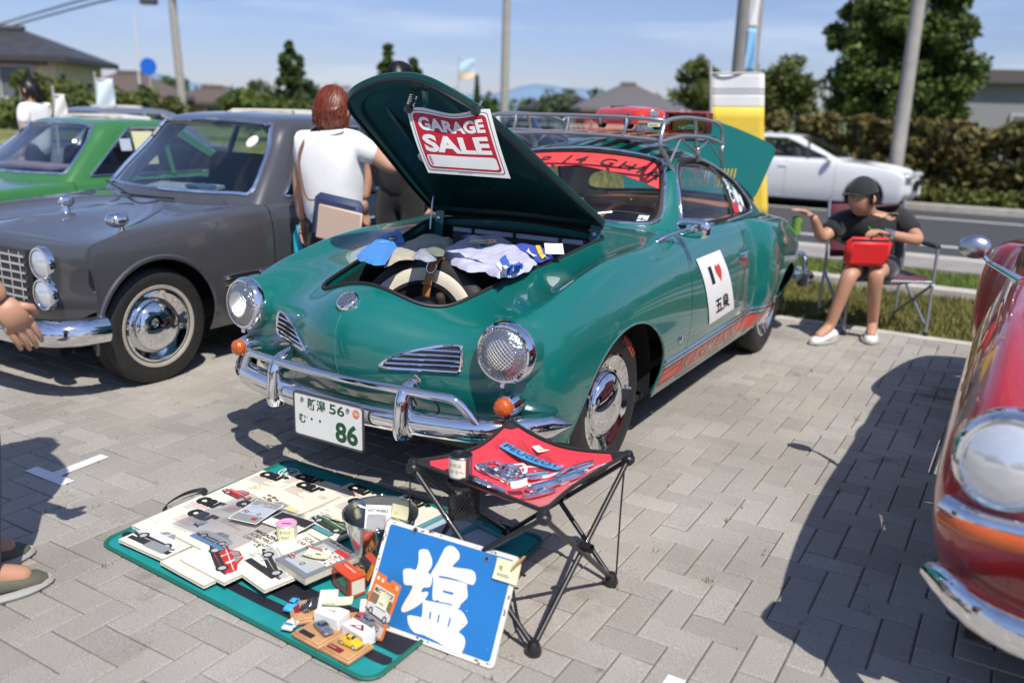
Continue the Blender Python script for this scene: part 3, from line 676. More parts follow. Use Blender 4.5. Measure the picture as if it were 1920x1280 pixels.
Y = np.array([0, -n[2]*-1, n[1]*-1]); Y = np.cross(n, [1, 0, 0]); Y = Y if Y[2] > 0 else -Y; X = np.array([1., 0, 0])
mb = MB(); emblem_shape(mb, p, X, Y, .033, .17, .0165, mat('dull_silver', (.45, .45, .46), .35, .9)); mb.build('badge_relief', None, em)
mb = MB(); zz = np.linspace(.735, .50, 16); mb.tube([on_front(0, z, -.0025) for z in zz], .0055, 8, m=TEAL); mb.build('nose_fold', TEAL, car)
# front bumper
def bump_path(z=.395, y0=-.855, n=41, ext=.79):
    P = []
    for x in np.linspace(-ext, ext, n):
        a = abs(x); y = y0+.10*(a/.6)**2 if a < .55 else y0+.084+.30*(a-.55)+3.4*(a-.55)**2
        P.append((x, y, z))
    return np.array(P)
bp = bpy.data.objects.new('front_bumper', None); COL.objects.link(bp); bp.parent = car
mb = MB(); P = bump_path(); pr = smooth_curve([(-.046, .030), (-.045, .008), (-.03, -.012), (0, -.019), (.03, -.012), (.045, .008), (.046, .030)], 3)
T = np.gradient(P, axis=0); T /= np.linalg.norm(T, axis=1)[:, None]; Nn = np.c_[-T[:, 1]*-1, T[:, 0]*-1, np.zeros(len(P))]; Nn = np.c_[T[:, 1], -T[:, 0], np.zeros(len(P))]
k = len(pr); fz = np.ones(len(P)); 
for i, x in enumerate(P[:, 0]):
    e = max(0, (abs(x)-.72)/.07); fz[i] = max(1-e**3.5, .0)**.5*.93+.07
V = np.array([P[i]+Nn[i]*(-b)*1.1*(.5+.5*fz[i])+np.array([0, 0, a*fz[i]]) for i in range(len(P)) for a, b in pr])
F = [(i*k+j, (i+1)*k+j, (i+1)*k+j+1, i*k+j+1) for i in range(len(P)-1) for j in range(k-1)]
mb.add(V, F, CHROME); mb.add(V+np.array([0, .004, 0]), [f[::-1] for f in F], STEEL); mb.build('blade', None, bp)
for s in(1, -1):                  # overriders
    a = np.array([s*.305, -.862, 0]); mb = MB()
    V = []; zs = np.linspace(.325, .555, 14)
    for i, z in enumerate(zs):
        t = i/13; w = .034*(1-.12*t)*(math.sqrt(max(0, 1-((.5-t)/.5)**6))*.85+.15); dp = .078*(math.sqrt(max(0, 1-((.5-t)/.5)**4))*.8+.2)
        yb = -.805+.035*max(0, (t-.7)/.3)**2
        for th in np.linspace(0, math.pi, 11): V.append((a[0]+w*math.cos(th), yb-dp*(math.sin(th)**.8)-.012*(1-t)+.02*t, z))
    F = [(i*11+j, i*11+j+1, (i+1)*11+j+1, (i+1)*11+j) for i in range(13) for j in range(10)]
    F += [list(range(11))[::-1], [13*11+j for j in range(11)], ]+[(i*11, (i+1)*11, (i+1)*11+10, i*11+10) for i in range(13)]
    mb.add(V, F, CHROME); mb.build('overrider', None, bp)
mb = MB(); h = [(.300,-.835,.515),(.40,-.818,.513),(.47,-.80,.509),(.505,-.788,.495),(.535,-.775,.46),(.575,-.756,.405)]
for s in(1, -1): mb.tube(smooth_curve([(s*x, y, z) for x, y, z in h], 5), .0165, 12, m=CHROME)
mb.tube([(x, -.853+.018*(abs(x)/.3)**2, .515) for x in np.linspace(-.3, .3, 15)], .0165, 12, m=CHROME); mb.build('guard_tube', None, bp)
for s in(1, -1):
    mb = MB(); mb.lathe([(.026, 0), (.026, .008), (.018, .01)], (s*.577, -.755, .398), (0, -.3, 1), 20, BLACK)
    mb.tube(smooth_curve([(s*.31, -.80, .47), (s*.37, -.79, .50), (s*.40, -.77, .47), (s*.39, -.74, .43)], 6), .004, 6, m=BLACK); mb.build('rubber_grommet', None, bp)
# number plate
pl = bpy.data.objects.new('licence_plate', None); COL.objects.link(pl); pl.parent = car
PO = np.array([0, -.885, .354]); PX = np.array([1., 0, 0]); PZ = np.array([0, 0, 1.]); PN = np.array([0, -1., 0])
mb = MB(); mb.box(PO, (.330, .003, .165), None, mat('plate_white', (.74, .75, .71), .4, noise=.03), .0); mb.build('plate', None, pl)
mb = MB()
rr = [(-.166,-.0835),(.166,-.0835),(.166,.0835),(-.166,.0835)]; rp = smooth_curve([(a*f, b*f2) for a, b in rr for f, f2 in((1, 1),)], 1, True)
c = .012; pts = []
for (a, b), (u, v) in zip(rr, [(1, 1), (-1, 1), (-1, -1), (1, -1)]):
    q1 = (a+u*c, b); q2 = (a, b+v*c); pts += [q2, (a+u*c*.3, b+v*c*.3), q1] if u*v > 0 else [q1, (a+u*c*.3, b+v*c*.3), q2]
mb.tube([PO+PX*a+PZ*b for a, b in pts], .0045, 8, True, mat('plate_frame', (.05, .05, .05), .5)); mb.build('frame', None, pl)
PG = mat('plate_green', (.012, .075, .032), .5)
mb = MB(); F0 = PO+PN*.0022
def ptext(t, size, x, z, bold=.01, w=None, m=PG): mb.text(t, size, F0+PX*x+PZ*z, PX, PZ, m, bold, width=w)
ptext('新潟', .047, -.099, .030, .022, .088); ptext('56', .052, .006, .031, .016, .072)
ptext('む', .040, -.145, -.030, .022); ptext('86', .100, .036, -.066, .034, .106)
for x in(-.079, -.038): mb.disc(F0+PX*x+PZ*(-.010), PN, .0052, 14, PG)
mb.disc(F0+PX*-.100+PZ*-.006, PN, .0022, 8, PG); mb.build('lettering', None, pl)
mb = MB()
for x in(-.122, .098): mb = MB(); mb.lathe([(.0085, 0), (.008, .003), (.0001, .004)], F0+PX*x+PZ*.060, PN, 16, STEEL); mb.build('bolt', None, pl)
mb = MB(); mb.disc(F0+PX*.135+PZ*.053+PN*.0003, PN, .0165, 24, mat('orange_sticker', (.80, .16, .02), .4)); mb.disc(F0+PX*.135+PZ*.053+PN*.0006, PN, .0145, 24, WHITE); mb.disc(F0+PX*.135+PZ*.053+PN*.0009, PN, .0135, 24, MATS['orange_sticker'])
mb.text('76', .018, F0+PX*.1245+PZ*.047+PN*.0013, PX, PZ, WHITE, .02, shear=.2); mb.build('round_sticker', None, pl)
# mirror
mr = bpy.data.objects.new('door_mirror', None); COL.objects.link(mr); mr.parent = car
b0 = on_top(.668, .56, 0); hd = np.array([.745, .70, .965])
mb = MB(); mb.tube([b0+[-.02, -.035, -.005], b0+[0, 0, .012], b0*.75+hd*.25+[0, 0, .012], b0*.35+hd*.65+[0, 0, .006], hd], [.004, .014, .009, .005, .007], 10, m=CHROME); mb.build('arm', None, mr)
mb = MB(); ax = np.array([.16, .93, -.05]); ax /= np.linalg.norm(ax); xr = np.cross([0, 0, 1.], ax); xr /= np.linalg.norm(xr); zr = np.cross(ax, xr)
hc = hd+ax*.03
def mh(u, v):
    t = 2*math.pi*v; a = abs(math.cos(t))**.65*math.copysign(1, math.cos(t)); b = abs(math.sin(t))**.65*math.copysign(1, math.sin(t)); r = math.sin(u*math.pi/2)**.5
    return hc+xr*a*.088*r+zr*b*.046*r+ax*(-.030*math.cos(u*math.pi/2)**.8+.008)
mb.grid(mh, 10, 40, CHROME); mb.build('head', None, mr)
mb = MB(); mb.poly([mh(.97, t/40)+ax*.002 for t in range(40)], STEEL); mb.build('mirror_glass', None, mr)
mb = MB(); mb.lathe([(.018, -.012), (.016, .004), (.0001, .008)], hd, -ax, 16, CHROME); mb.build('boss', None, mr)
# door handle, side trim, sill stripe
for s in(1, -1):
    mb = MB(); mb.tube(smooth_curve([on_side(1.485, .742, .010, s), on_side(1.52, .744, .026, s), on_side(1.57, .745, .028, s), on_side(1.615, .742, .012, s)], 5), [.007]*15+[.010], 8, m=CHROME, flat=1.4)
    mb.lathe([(.015, 0), (.013, .016), (.0001, .018)], on_side(1.60, .728, 0, s), (s, 0, 0), 16, CHROME); mb.build('door_handle', None, doors[0 if s > 0 else 1])
    for zc in(.388, .363):
        for a, b, dr in((.47, .728, None), (.735, 1.71, 0 if s > 0 else 1), (1.72, 2.06, None)):
            ys = np.linspace(a, b, 24); P = [on_side(y, zc+.010*max(0, (y-.5))/1.6, .001, s) for y in ys]
            Nn = [np.array([s, 0, .05])]*24; mb = MB(); band(P, Nn, .013, .007, CHROME, mb, False); mb.build('side_trim', None, car if dr is None else doors[dr])
    for a, b, dr in((.485, .728, None), (.737, 1.70, 0 if s > 0 else 1), (1.722, 2.055, None)):
        mb = MB(); n = 24
        V = []; zt = [.345, .255] if dr is not None else None
        rows = [(.345, .258)] if dr is not None or a > 1 else [(.345, .322), (.316, .272), (.266, .258)]
        for z1, z0 in rows:
            for i in range(n):
                y = a+(b-a)*i/(n-1); y1 = min(y, 2.06)
                for j in range(4): mb.v.append(tuple(on_side(y1, z0+(z1-z0)*j/3+.006*max(0, (y1-.5)), .0015, s)))
            bb = len(mb.v)-4*n
            for i in range(n-1):
                for j in range(3): mb.f.append([bb+i*4+j, bb+(i+1)*4+j, bb+(i+1)*4+j+1, bb+i*4+j+1][::s]); mb.m.append(0); mb.sm.append(True)
        mb.mats = [RED]; mb.build('sill_stripe', None, car if dr is None else doors[dr])
    V, F = text_mesh('KARMANN', .098, .012, .15, spacing=1.12); V = V*np.array([.86/V[:, 0].max(), 1]); V, F = subdiv2(V, F, .06)
    def mpd(V, s=s): return np.array([on_side(.765+v[0] if s > 0 else 1.62-v[0], .268+v[1]*.98+.006*(.3+v[0]), .0035, s) for v in V])
    mb = MB(); mb.add(mpd(V), F, TEAL, False); mb.build('stripe_lettering', None, doors[0 if s > 0 else 1])
    mb = MB(); p = on_side(.605, .475, .002, s); q = rotm(ry=R_(90*s)); 
    mb.lathe([(.019, 0), (.018, .005), (.014, .007), (.0001, .006)], (0, 0, 0), (0, 0, 1), 24, CHROME); mb.v = [tuple(np.array([s*v[2], v[1]*.75, v[0]*1.35])+p) for v in mb.v]; mb.build('fender_badge', None, car)
# magnetic paper sign on the door: I love Gosen
mg = bpy.data.objects.new('door_sign', None); COL.objects.link(mg); mg.parent = doors[0]
SGC = np.array([(.843,.802),(1.217,.803),(1.419,.467),(1.018,.457)])
def sg(u, v, d=0.):  # u across rearwards 0..1, v up
    y, z = (SGC[0]*(1-u)+SGC[1]*u)*v+(SGC[3]*(1-u)+SGC[2]*u)*(1-v); return on_side(y, z, .004+d)
mb = MB(); mb.grid(lambda u, v: sg(u, v, 0), 16, 16, WHITE); mb.build('sheet', None, mg)
INK = mat('black_ink', (.012, .012, .013), .6)
def on_sg(V, u0, v0, su, sv, d): return np.array([sg(u0+a*su, v0+b*sv, .0022) for a, b in V])
mb = MB()
V, F = subdiv2(*text_mesh('五泉', 1, .022), .3); w = V[:, 0].max(); mb.add(on_sg(V, .26, .13, .56/w, .26, 0), F, INK, False)
ser = [(-.5,0),(.5,0),(.5,.06),(.10,.12),(.10,.88),(.5,.94),(.5,1),(-.5,1),(-.5,.94),(-.10,.88),(-.10,.12),(-.5,.06)]
V, F = subdiv2(np.array(ser), [list(range(12))], .3); mb.add(on_sg(V, .33, .58, .12, .26, 0), F, INK, False); mb.build('lettering', None, mg)
ht = []
for i in range(40):
    t = 2*math.pi*i/40; ht.append((16*math.sin(t)**3/32, (13*math.cos(t)-5*math.cos(2*t)-2*math.cos(3*t)-math.cos(4*t))/29))
V, F = subdiv2(np.array(ht)[::-1], [list(range(40))], .3); mb = MB(); mb.add(on_sg(V, .63, .72, .22, .27, 0), F, mat('heart_red', (.70, .04, .03), .5), False); mb.build('heart', None, mg)
# windscreen banner, inside of the glass
bz = lambda x: 1.262-.145*(abs(x)/.5)**3.0
bnl = bpy.data.objects.new('windscreen_banner', None); COL.objects.link(bnl); bnl.parent = car
S, _ = ws_in.mirrored().split(lambda V: -(V[:, 2]-(1.196-.25*V[:, 0]**2-.05*np.abs(V[:, 0]))))
S.offset(-.003).build('film', mat('banner_red', (.80, .07, .07), .45), bnl)
V, F = text_mesh('TYP 14 GHIA', .062, .012, .25, spacing=1.35); V[:, 0] -= V[:, 0].max()/2; V = V*np.array([.92/(V[:, 0].max()*2), .78]); V, F = subdiv2(V, F, .06)
mb = MB(); mb.add(np.array([on_ws(x, 1.207+y-.27*x*x-.05*abs(x)*0, .0015) for x, y in V]), F, mat('banner_letter', (.05, .06, .06), .3, .4), False); mb.build('lettering', None, bnl)
# wipers, radio aerial
for x0, x1 in((-.30, .02), (.18, .50)):
    mb = MB(); a = on_ws(x0, .975, .03)+[0, -.05, -.02]; b = on_ws((x0+x1)/2, .985, .022); mb.tube([a, b], .005, 6, m=STEEL)
    mb.tube([on_ws(x0+(x1-x0)*t, .982+.01*math.sin(t*3), .018) for t in np.linspace(.05, 1, 10)], .0045, 6, m=BLACK); mb.build('wiper', None, car)
mb = MB(); mb.lathe([(.012, 0), (.008, .02), (.0001, .022)], on_top(.0, .56, 0), (0, 0, 1), 12, CHROME); mb.build('washer_nozzle', None, car)
# rear bumper
rb = bpy.data.objects.new('rear_bumper', None); COL.objects.link(rb); rb.parent = car
P = smooth_curve([(.80, 2.93, .40), (.80, 3.06, .40), (.72, 3.17, .40), (.55, 3.235, .40), (.3, 3.27, .40), (0, 3.28, .40), (-.3, 3.27, .40), (-.55, 3.235, .40), (-.72, 3.17, .40), (-.80, 3.06, .40), (-.80, 2.93, .40)], 4)
mb = MB(); mb.tube(P, .05, 12, m=CHROME, flat=1.0); mb.v = [(x, y, .40+(z-.40)*.95) for x, y, z in mb.v]; mb.build('blade', None, rb)
mb = MB()
for s in(1, -1): mb.tube(smooth_curve([(s*.76, 3.12, .41), (s*.765, 3.10, .50), (s*.74, 3.13, .545), (s*.66, 3.19, .55), (s*.35, 3.27, .55)], 5), .017, 10, m=CHROME); mb.tube(smooth_curve([(s*.68, 3.18, .41), (s*.66, 3.20, .55)], 3), .02, 10, m=CHROME)
mb.build('guard_tube', None, rb)
# engine lid standing open behind the cabin
el = bpy.data.objects.new('engine_lid', None); COL.objects.link(el); el.parent = car
half = [(0, 0), (.30, -.005), (.42, .002), (.468, .03), (.495, .10), (.53, .25), (.545, .325), (.53, .362), (.45, .402), (.26, .472), (.1, .515), (0, .525)]
ep = smooth_curve(mirror_poly(half), 4, True); ge = psdf(ep)
def elp(x, v, d=0.): 
    y = 2.66+.24*v/.52+.10*x*x*2; return np.array([x, y+d-.09*math.sin(v/.525*math.pi)*.3, .925+v*.985])
xs = np.linspace(-.55, .55, 276); vs_ = np.linspace(-.02, .54, 40)
Vg = np.array([(x, v) for x in xs for v in vs_]); P3 = np.array([elp(*p) for p in Vg]); N3 = np.tile([0, -.9, .44], (len(P3), 1))
Fg = [(i*40+j, (i+1)*40+j, (i+1)*40+j+1, i*40+j+1) for i in range(275) for j in range(39)]
tmp = Surf(P3, N3, Fg)
gi = lambda V: ge(np.c_[V[:, 0], (V[:, 2]-.925)/.985])
pin, _ = tmp.split(gi)
slots = [(sx*(.03+.0235*i+(.03 if i > 5 else 0)), .065, .225) for sx in(-1, 1) for i in range(12)]
for cx, v0, v1 in slots:
    sl_ = psdf([(cx-.005, v0+.015), (cx+.005, v0+.015), (cx+.005, v1-.015), (cx-.005, v1-.015)])
    _, pin = pin.split(lambda V: sl_(np.c_[V[:, 0], (V[:, 2]-.925)/.985])-.001)
pin.build('panel', TEAL, el, thick=.012)
# interior
SEAT = mat('grey_seat_vinyl', (.24, .245, .26), .45, bump=.1, bscale=90)
TAN = mat('tan_shelf', (.36, .13, .045), .6, noise=.12, nscale=12)
mb = MB(); mb.box((0, 1.55, .30), (1.24, 1.9, .04), m=mat('car_floor', (.03, .03, .03), .9)); mb.build('cabin_floor', None, car)
mb = MB(); mb.add([(-.60, 2.02, .905), (.60, 2.02, .905), (.60, 2.25, .905), (.45, 2.50, .92), (.2, 2.62, .925), (-.2, 2.62, .925), (-.45, 2.50, .92), (-.60, 2.25, .905)], [range(8)], TAN)
mb.add([(-.60, 2.02, .905), (-.60, 1.99, .86), (.60, 1.99, .86), (.60, 2.02, .905)], [range(4)], TAN); mb.build('parcel_shelf', None, car)
mb = MB(); mb.tube([on_rw(x, .955-.012*(x/.4)**2, -.02) for x in np.linspace(-.50, .50, 20)], .017, 8, m=BLACK); mb.build('shelf_edge', None, car)
mb = MB()
for x in(.12, .34): mb.tube([(x-.06, 2.10, .912), (x+.06, 2.10, .912)], .007, 6, m=CHROME)
mb.build('demister_slot', None, car)
def seatback(x, y0, w, h, tilt, z0, name):
    st = bpy.data.objects.new(name, None); COL.objects.link(st); st.parent = car
    mb = MB()
    def f(u, v):
        a = (u-.5)*2; rr = (1-abs(a)**6)**.25; c = math.cos(2*math.pi*v); s_ = math.sin(2*math.pi*v)
        zz = z0+h*(.5+.5*math.copysign(abs(s_)**.5, s_)*rr*1.0); pl = .006*abs(math.sin(a*math.pi*3.5))
        yy = y0-.07*math.copysign(abs(c)**.6, c)*(.6+.4*rr)*-1*-1-pl*(c > 0); return (x+a*w/2, yy+tilt*(zz-z0), zz)
    mb.grid(f, 40, 24, SEAT); mb.build('backrest', None, st)
    mb = MB(); mb.box((x, y0-.27, z0-.02), (w, .50, .14), m=SEAT, bev=.04); mb.build('cushion', None, st)
seatback(.33, 1.46, .50, .48, .25, .42, 'front_seat'); seatback(-.33, 1.46, .50, .48, .25, .42, 'front_seat'); seatback(0, 1.90, 1.20, .40, .22, .48, 'rear_seat')
for s in(1, -1):
    mb = MB(); mb.add([on_side(y, z, -.05, s) for y in np.linspace(.80, 1.98, 12) for z in(.30, .6, .85, .915)], [(i*4+j, (i+1)*4+j, (i+1)*4+j+1, i*4+j+1) for i in range(11) for j in range(3)], mat('cream_door_card', (.55, .50, .40), .6)); mb.build('door_card', None, doors[0 if s > 0 else 1])
mb = MB()
mb.grid(lambda u, v: (-.56+1.12*u, .74+.14*(abs(u-.5)*2)**2+.16*math.sin(v*1.57), .945-.13*(1-math.cos(v*1.57))), 16, 8, mat('dash_green', (.006, .10, .085), .4)); mb.build('dashboard', None, car)
mb = MB(); sc_ = np.array([.30, 1.03, .86]); sq = rotm(rx=R_(58)); n = 48
mb.tube([sc_+sq@np.array([.195*math.cos(t), .195*math.sin(t), 0]) for t in np.linspace(0, 2*math.pi, n, endpoint=False)], .011, 8, True, mat('wood_rim', (.42, .17, .05), .35, coat=.6, noise=.25, nscale=25))
sw = mb.build('steering_wheel', None, car); mb = MB()
for t in(.2, math.pi-.2, -math.pi/2): mb.tube([sc_+sq@np.array([0, 0, -.03]), sc_+sq@np.array([.19*math.cos(t), .19*math.sin(t), 0])], .007, 6, m=STEEL)
mb.tube([sc_+sq@np.array([0, 0, -.03]), (.30, .76, .72)], .02, 8, m=BLACK); mb.build('spoke', None, sw)
mb = MB(); mb.box((.0, 1.13, 1.205), (.20, .012, .055), rotm(rx=-.2), BLACK, .005); mb.tube([(0, 1.13, 1.22), (0, 1.17, 1.265)], .006, 6, m=BLACK); mb.build('rearview_mirror', None, car)
mb = MB(); mb.add([on_ws(x, z, -.012) for x, z in((.455, .972), (.50, .972), (.50, 1.0), (.455, 1.0))], [range(4)], WHITE); mb.text('4', .022, on_ws(.472, .978, -.006), (1, 0, 0), (0, .5, .85), INK, .01); mb.build('inspection_sticker', None, car)
# quarter window stickers
mb = MB()
def qst(y, z, ry, rz, m, d=.004, n=20): mb.add([on_side(y+ry*math.cos(2*math.pi*i/n), z+rz*math.sin(2*math.pi*i/n), d-.010) for i in range(n)], [range(n)], m, False)
LB = mat('sticker_blue', (.25, .40, .62), .5); SR = mat('sticker_red', (.55, .03, .04), .5); SW = mat('sticker_white', (.78, .78, .76), .5)
qst(1.74, 1.10, .035, .030, SW); qst(1.74, 1.105, .022, .018, LB, .0055); qst(1.76, 1.035, .04, .036, SW); qst(1.76, 1.035, .026, .022, INK, .0055); qst(1.84, 1.03, .045, .05, LB); qst(1.84, 1.03, .032, .036, SW, .0055); qst(1.91, 1.0, .025, .035, SW); qst(1.84, .96, .03, .02, SW)
mb.add([on_side(y, z, -.006) for y, z in((1.72, .945), (1.81, .94), (1.80, 1.0), (1.71, 1.01))], [range(4)], SR); mb.build('window_sticker', None, car)
# luggage: spare wheel, strap
def hitc(px, py, axis, val):
    n = [0, 0, 0]; n[axis] = 1; p = [0, 0, 0]; p[axis] = val; return hit(px, py, n, p)
sp = thing('spare_wheel', 'whitewall spare wheel upright in the open front luggage well', 'spare wheel', (.02, -.335, .56))
sax = np.array([.10, -.90, .36]); sax /= np.linalg.norm(sax)
make_wheel(.02, -.335, 1, sp, 'tyre_and_rim', .325, True, .205, False, .15, .56, sax)
mb = MB(); o = np.array([.02, -.335, .56]); mb.lathe([(.20, .075), (.196, .055), (.17, .035), (.165, .02), (.10, .02), (.085, .035), (.0001, .035)], o, sax, 48, mat('black_rim', (.02, .02, .022), .35, coat=.3)); mb.lathe([(.14, .028), (.138, .031), (.11, .028)], o, sax, 40, STEEL); mb.build('rim', None, sp)
st = MB(); q = np.array(Vector(sax).to_track_quat('Z', 'Y').to_matrix()); up = np.array([0, 0, 1.])-sax*sax[2]; up /= np.linalg.norm(up); rt = np.cross(up, sax)
c = up*.98+rt*.10
sp_pts = smooth_curve([o+c*.15+sax*.075, o+c*.205+sax*.088, o+c*.26+sax*.090, o+c*.315+sax*.070, o+c*.335+sax*0, o+c*.315-sax*.07, o+c*.25-sax*.085], 4)
LEATHER = mat('tan_leather', (.45, .17, .04), .5, noise=.15, nscale=20, bump=.1)
V = []; 
for i, p in enumerate(sp_pts):
    for a in(-1, 1): V.append(p+rt*a*.017)
strap = thing('leather_strap', 'tan leather strap with round buckle over the spare wheel', 'strap', o)
st.add(V, [(2*i, 2*i+1, 2*i+3, 2*i+2) for i in range(len(sp_pts)-1)], LEATHER); so_ = st.build('belt', None, strap)
so_.modifiers.new('thick', 'SOLIDIFY').thickness = .004
mb = MB(); p = sp_pts[9]; mb.tube([p+sax*.006+rt*.021*math.cos(t)+up*.024*math.sin(t) for t in np.linspace(0, 2*math.pi, 20, endpoint=False)], .003, 6, True, CHROME); mb.build('buckle', None, strap)
mb = MB(); mb.box(sp_pts[4]+sax*.004, (.038, .010, .012), q, LEATHER); mb.build('keeper', None, strap)
for x, y, z in((-.185, -.50, .74), (.20, -.47, .745)):
    mb = MB(); mb.lathe([(.016, -.02), (.018, .02), (.016, .036), (.012, .040), (.0001, .040)], (x, y, z), (.1, -.3, 1), 14, mat('rubber_stop', (.05, .03, .022), .6)); mb.tube([(x, y, z), (x, y-.02, z-.09)], .012, 8, m=BLACK); mb.build('rubber_buffer', None, car)
mb = MB(); mb.box((-.24, -.37, .735), (.045, .003, .035), rotm(rz=-.5), STEEL); mb.build('maker_plate', None, car)
# ------------------------------------------------------------------ ground
def attr_mat(name, c1, c2, rough=.85, bump=.3, bscale=250, grain=.25, stain=False):
    m = bpy.data.materials.new(name); m.use_nodes = True; t = m.node_tree; b = t.nodes['Principled BSDF']; b.inputs['Roughness'].default_value = rough; b.inputs['Specular IOR Level'].default_value = .3
    a = t.nodes.new('ShaderNodeAttribute'); a.attribute_name = 'tone'
    mx = t.nodes.new('ShaderNodeMix'); mx.data_type = 'RGBA'; mx.inputs[6].default_value = (*c1, 1); mx.inputs[7].default_value = (*c2, 1); t.links.new(a.outputs['Fac'], mx.inputs[0])
    tc = t.nodes.new('ShaderNodeTexCoord'); n = t.nodes.new('ShaderNodeTexNoise'); n.inputs['Scale'].default_value = bscale; n.inputs['Detail'].default_value = 3; t.links.new(tc.outputs['Object'], n.inputs[0])
    n2 = t.nodes.new('ShaderNodeTexNoise'); n2.inputs['Scale'].default_value = 1.3; n2.inputs['Detail'].default_value = 6; t.links.new(tc.outputs['Object'], n2.inputs[0])
    r = t.nodes.new('ShaderNodeValToRGB'); r.color_ramp.elements[0].position = .35; r.color_ramp.elements[1].position = .68; r.color_ramp.elements[0].color = (1-grain*1.5,)*3+(1,); r.color_ramp.elements[1].color = (1+grain,)*3+(1,); t.links.new(n.outputs[0], r.inputs[0])
    r2 = t.nodes.new('ShaderNodeValToRGB'); r2.color_ramp.elements[0].position = .3; r2.color_ramp.elements[1].position = .7; r2.color_ramp.elements[0].color = (.78, .765, .735, 1); r2.color_ramp.elements[1].color = (1.06, 1.05, 1.04, 1); t.links.new(n2.outputs[0], r2.inputs[0])
    m1 = t.nodes.new('ShaderNodeMix'); m1.data_type = 'RGBA'; m1.blend_type = 'MULTIPLY'; m1.inputs[0].default_value = 1; t.links.new(mx.outputs[2], m1.inputs[6]); t.links.new(r.outputs[0], m1.inputs[7])
    m2 = t.nodes.new('ShaderNodeMix'); m2.data_type = 'RGBA'; m2.blend_type = 'MULTIPLY'; m2.inputs[0].default_value = 1; t.links.new(m1.outputs[2], m2.inputs[6]); t.links.new(r2.outputs[0], m2.inputs[7]); t.links.new(m2.outputs[2], b.inputs['Base Color'])
    if stain:                    # oil drips, tyre rubber and sandy patches
        last = m2
        for sc_, p0_, p1_, c_, st_ in((1.7, .62, .72, (.55, .53, .50), (1, 1, 1)), (7., .66, .74, (.62, .59, .54), (1, 1, 1)), (.9, .50, .78, (1.12, 1.06, .95), (1, .25, 1))):
            mp_ = t.nodes.new('ShaderNodeMapping'); mp_.inputs['Scale'].default_value = st_; mp_.inputs['Location'].default_value = (sc_*3, sc_, 0); t.links.new(tc.outputs['Object'], mp_.inputs[0])
            n3 = t.nodes.new('ShaderNodeTexNoise'); n3.inputs['Scale'].default_value = sc_; n3.inputs['Detail'].default_value = 6; n3.inputs['Roughness'].default_value = .62; t.links.new(mp_.outputs[0], n3.inputs[0])
            r3 = t.nodes.new('ShaderNodeValToRGB'); r3.color_ramp.elements[0].position = p0_; r3.color_ramp.elements[1].position = p1_; r3.color_ramp.elements[0].color = (1, 1, 1, 1); r3.color_ramp.elements[1].color = (*c_, 1); t.links.new(n3.outputs[0], r3.inputs[0])
            m3 = t.nodes.new('ShaderNodeMix'); m3.data_type = 'RGBA'; m3.blend_type = 'MULTIPLY'; m3.inputs[0].default_value = 1; t.links.new(last.outputs[2], m3.inputs[6]); t.links.new(r3.outputs[0], m3.inputs[7]); last = m3
        t.links.new(last.outputs[2], b.inputs['Base Color'])
    bp = t.nodes.new('ShaderNodeBump'); bp.inputs['Strength'].default_value = bump; bp.inputs['Distance'].default_value = .004; t.links.new(n.outputs[0], bp.inputs['Height']); t.links.new(bp.outputs[0], b.inputs['Normal'])
    return m
def set_tone(me, vals):          # one value per polygon
    a = me.attributes.new('tone', 'FLOAT', 'FACE'); a.data.foreach_set('value', np.asarray(vals, np.float32))
def paving(x0, x1, y0, y1, B=.1, gap=.0018, ch=.0045):
    V = []; F = []; tone = []
    ox, oy = 1.171, -1.09
    c0, c1 = int((x0-ox)/B), int((x1-ox)/B); r0, r1 = int((y0-oy)/B), int((y1-oy)/B)
    for r in range(r0, r1):
        for c in range(c0, c1):
            k = (c-r) % 4
            if k == 0: w, h = 2, 1
            elif k == 3: w, h = 1, 2
            else: continue
            ax, ay = ox+c*B+gap, oy+r*B+gap; bx, by = ox+(c+w)*B-gap, oy+(r+h)*B-gap; i = len(V)
            t = RNG.random(); dz = RNG.normal(0, .0006); sx, sy = RNG.normal(0, .0006, 2)
            for (X, Y, u) in((ax, ay, (0, 0)), (bx, ay, (1, 0)), (bx, by, (1, 1)), (ax, by, (0, 1))): V.append((X, Y, -.012))
            for (X, Y, u) in((ax, ay, 0), (bx, ay, 0), (bx, by, 0), (ax, by, 0)): V.append((X, Y, -.0045+dz))
            for (X, Y, e, f) in((ax+ch, ay+ch, -1, -1), (bx-ch, ay+ch, 1, -1), (bx-ch, by-ch, 1, 1), (ax+ch, by-ch, -1, 1)): V.append((X, Y, dz+e*sx+f*sy))
            F += [(i+8, i+9, i+10, i+11)]+[(i+4+a, i+4+(a+1) % 4, i+8+(a+1) % 4, i+8+a) for a in range(4)]+[(i+a, i+(a+1) % 4, i+4+(a+1) % 4, i+4+a) for a in range(4)]
            tone += [t]*9
    me = bpy.data.meshes.new('paving'); me.from_pydata(V, [], F); me.materials.append(attr_mat('concrete_paver', (.335, .313, .284), (.405, .382, .35), grain=.19, stain=True)); set_tone(me, tone); me.update()
    o = bpy.data.objects.new('paving', me); COL.objects.link(o); return o
struct(paving(-12, 5.2, -3.3, 3.42)); 
def sheet(name, x0, x1, y0, y1, z, m, kind='structure'):
    g = MB(); g.add([(x0, y0, z), (x1, y0, z), (x1, y1, z), (x0, y1, z)], [(0, 1, 2, 3)], m, False); return struct(g.build(name), kind)
sheet('ground', -3000, 3000, -200, 4500, -.5, mat('earth', (.12, .13, .06), .95, noise=.4, nscale=.05))
sheet('paving_bed', -12, 5.2, -3.4, 3.42, -.0085, mat('joint_sand', (.13, .12, .105), .95, noise=.2, nscale=40))
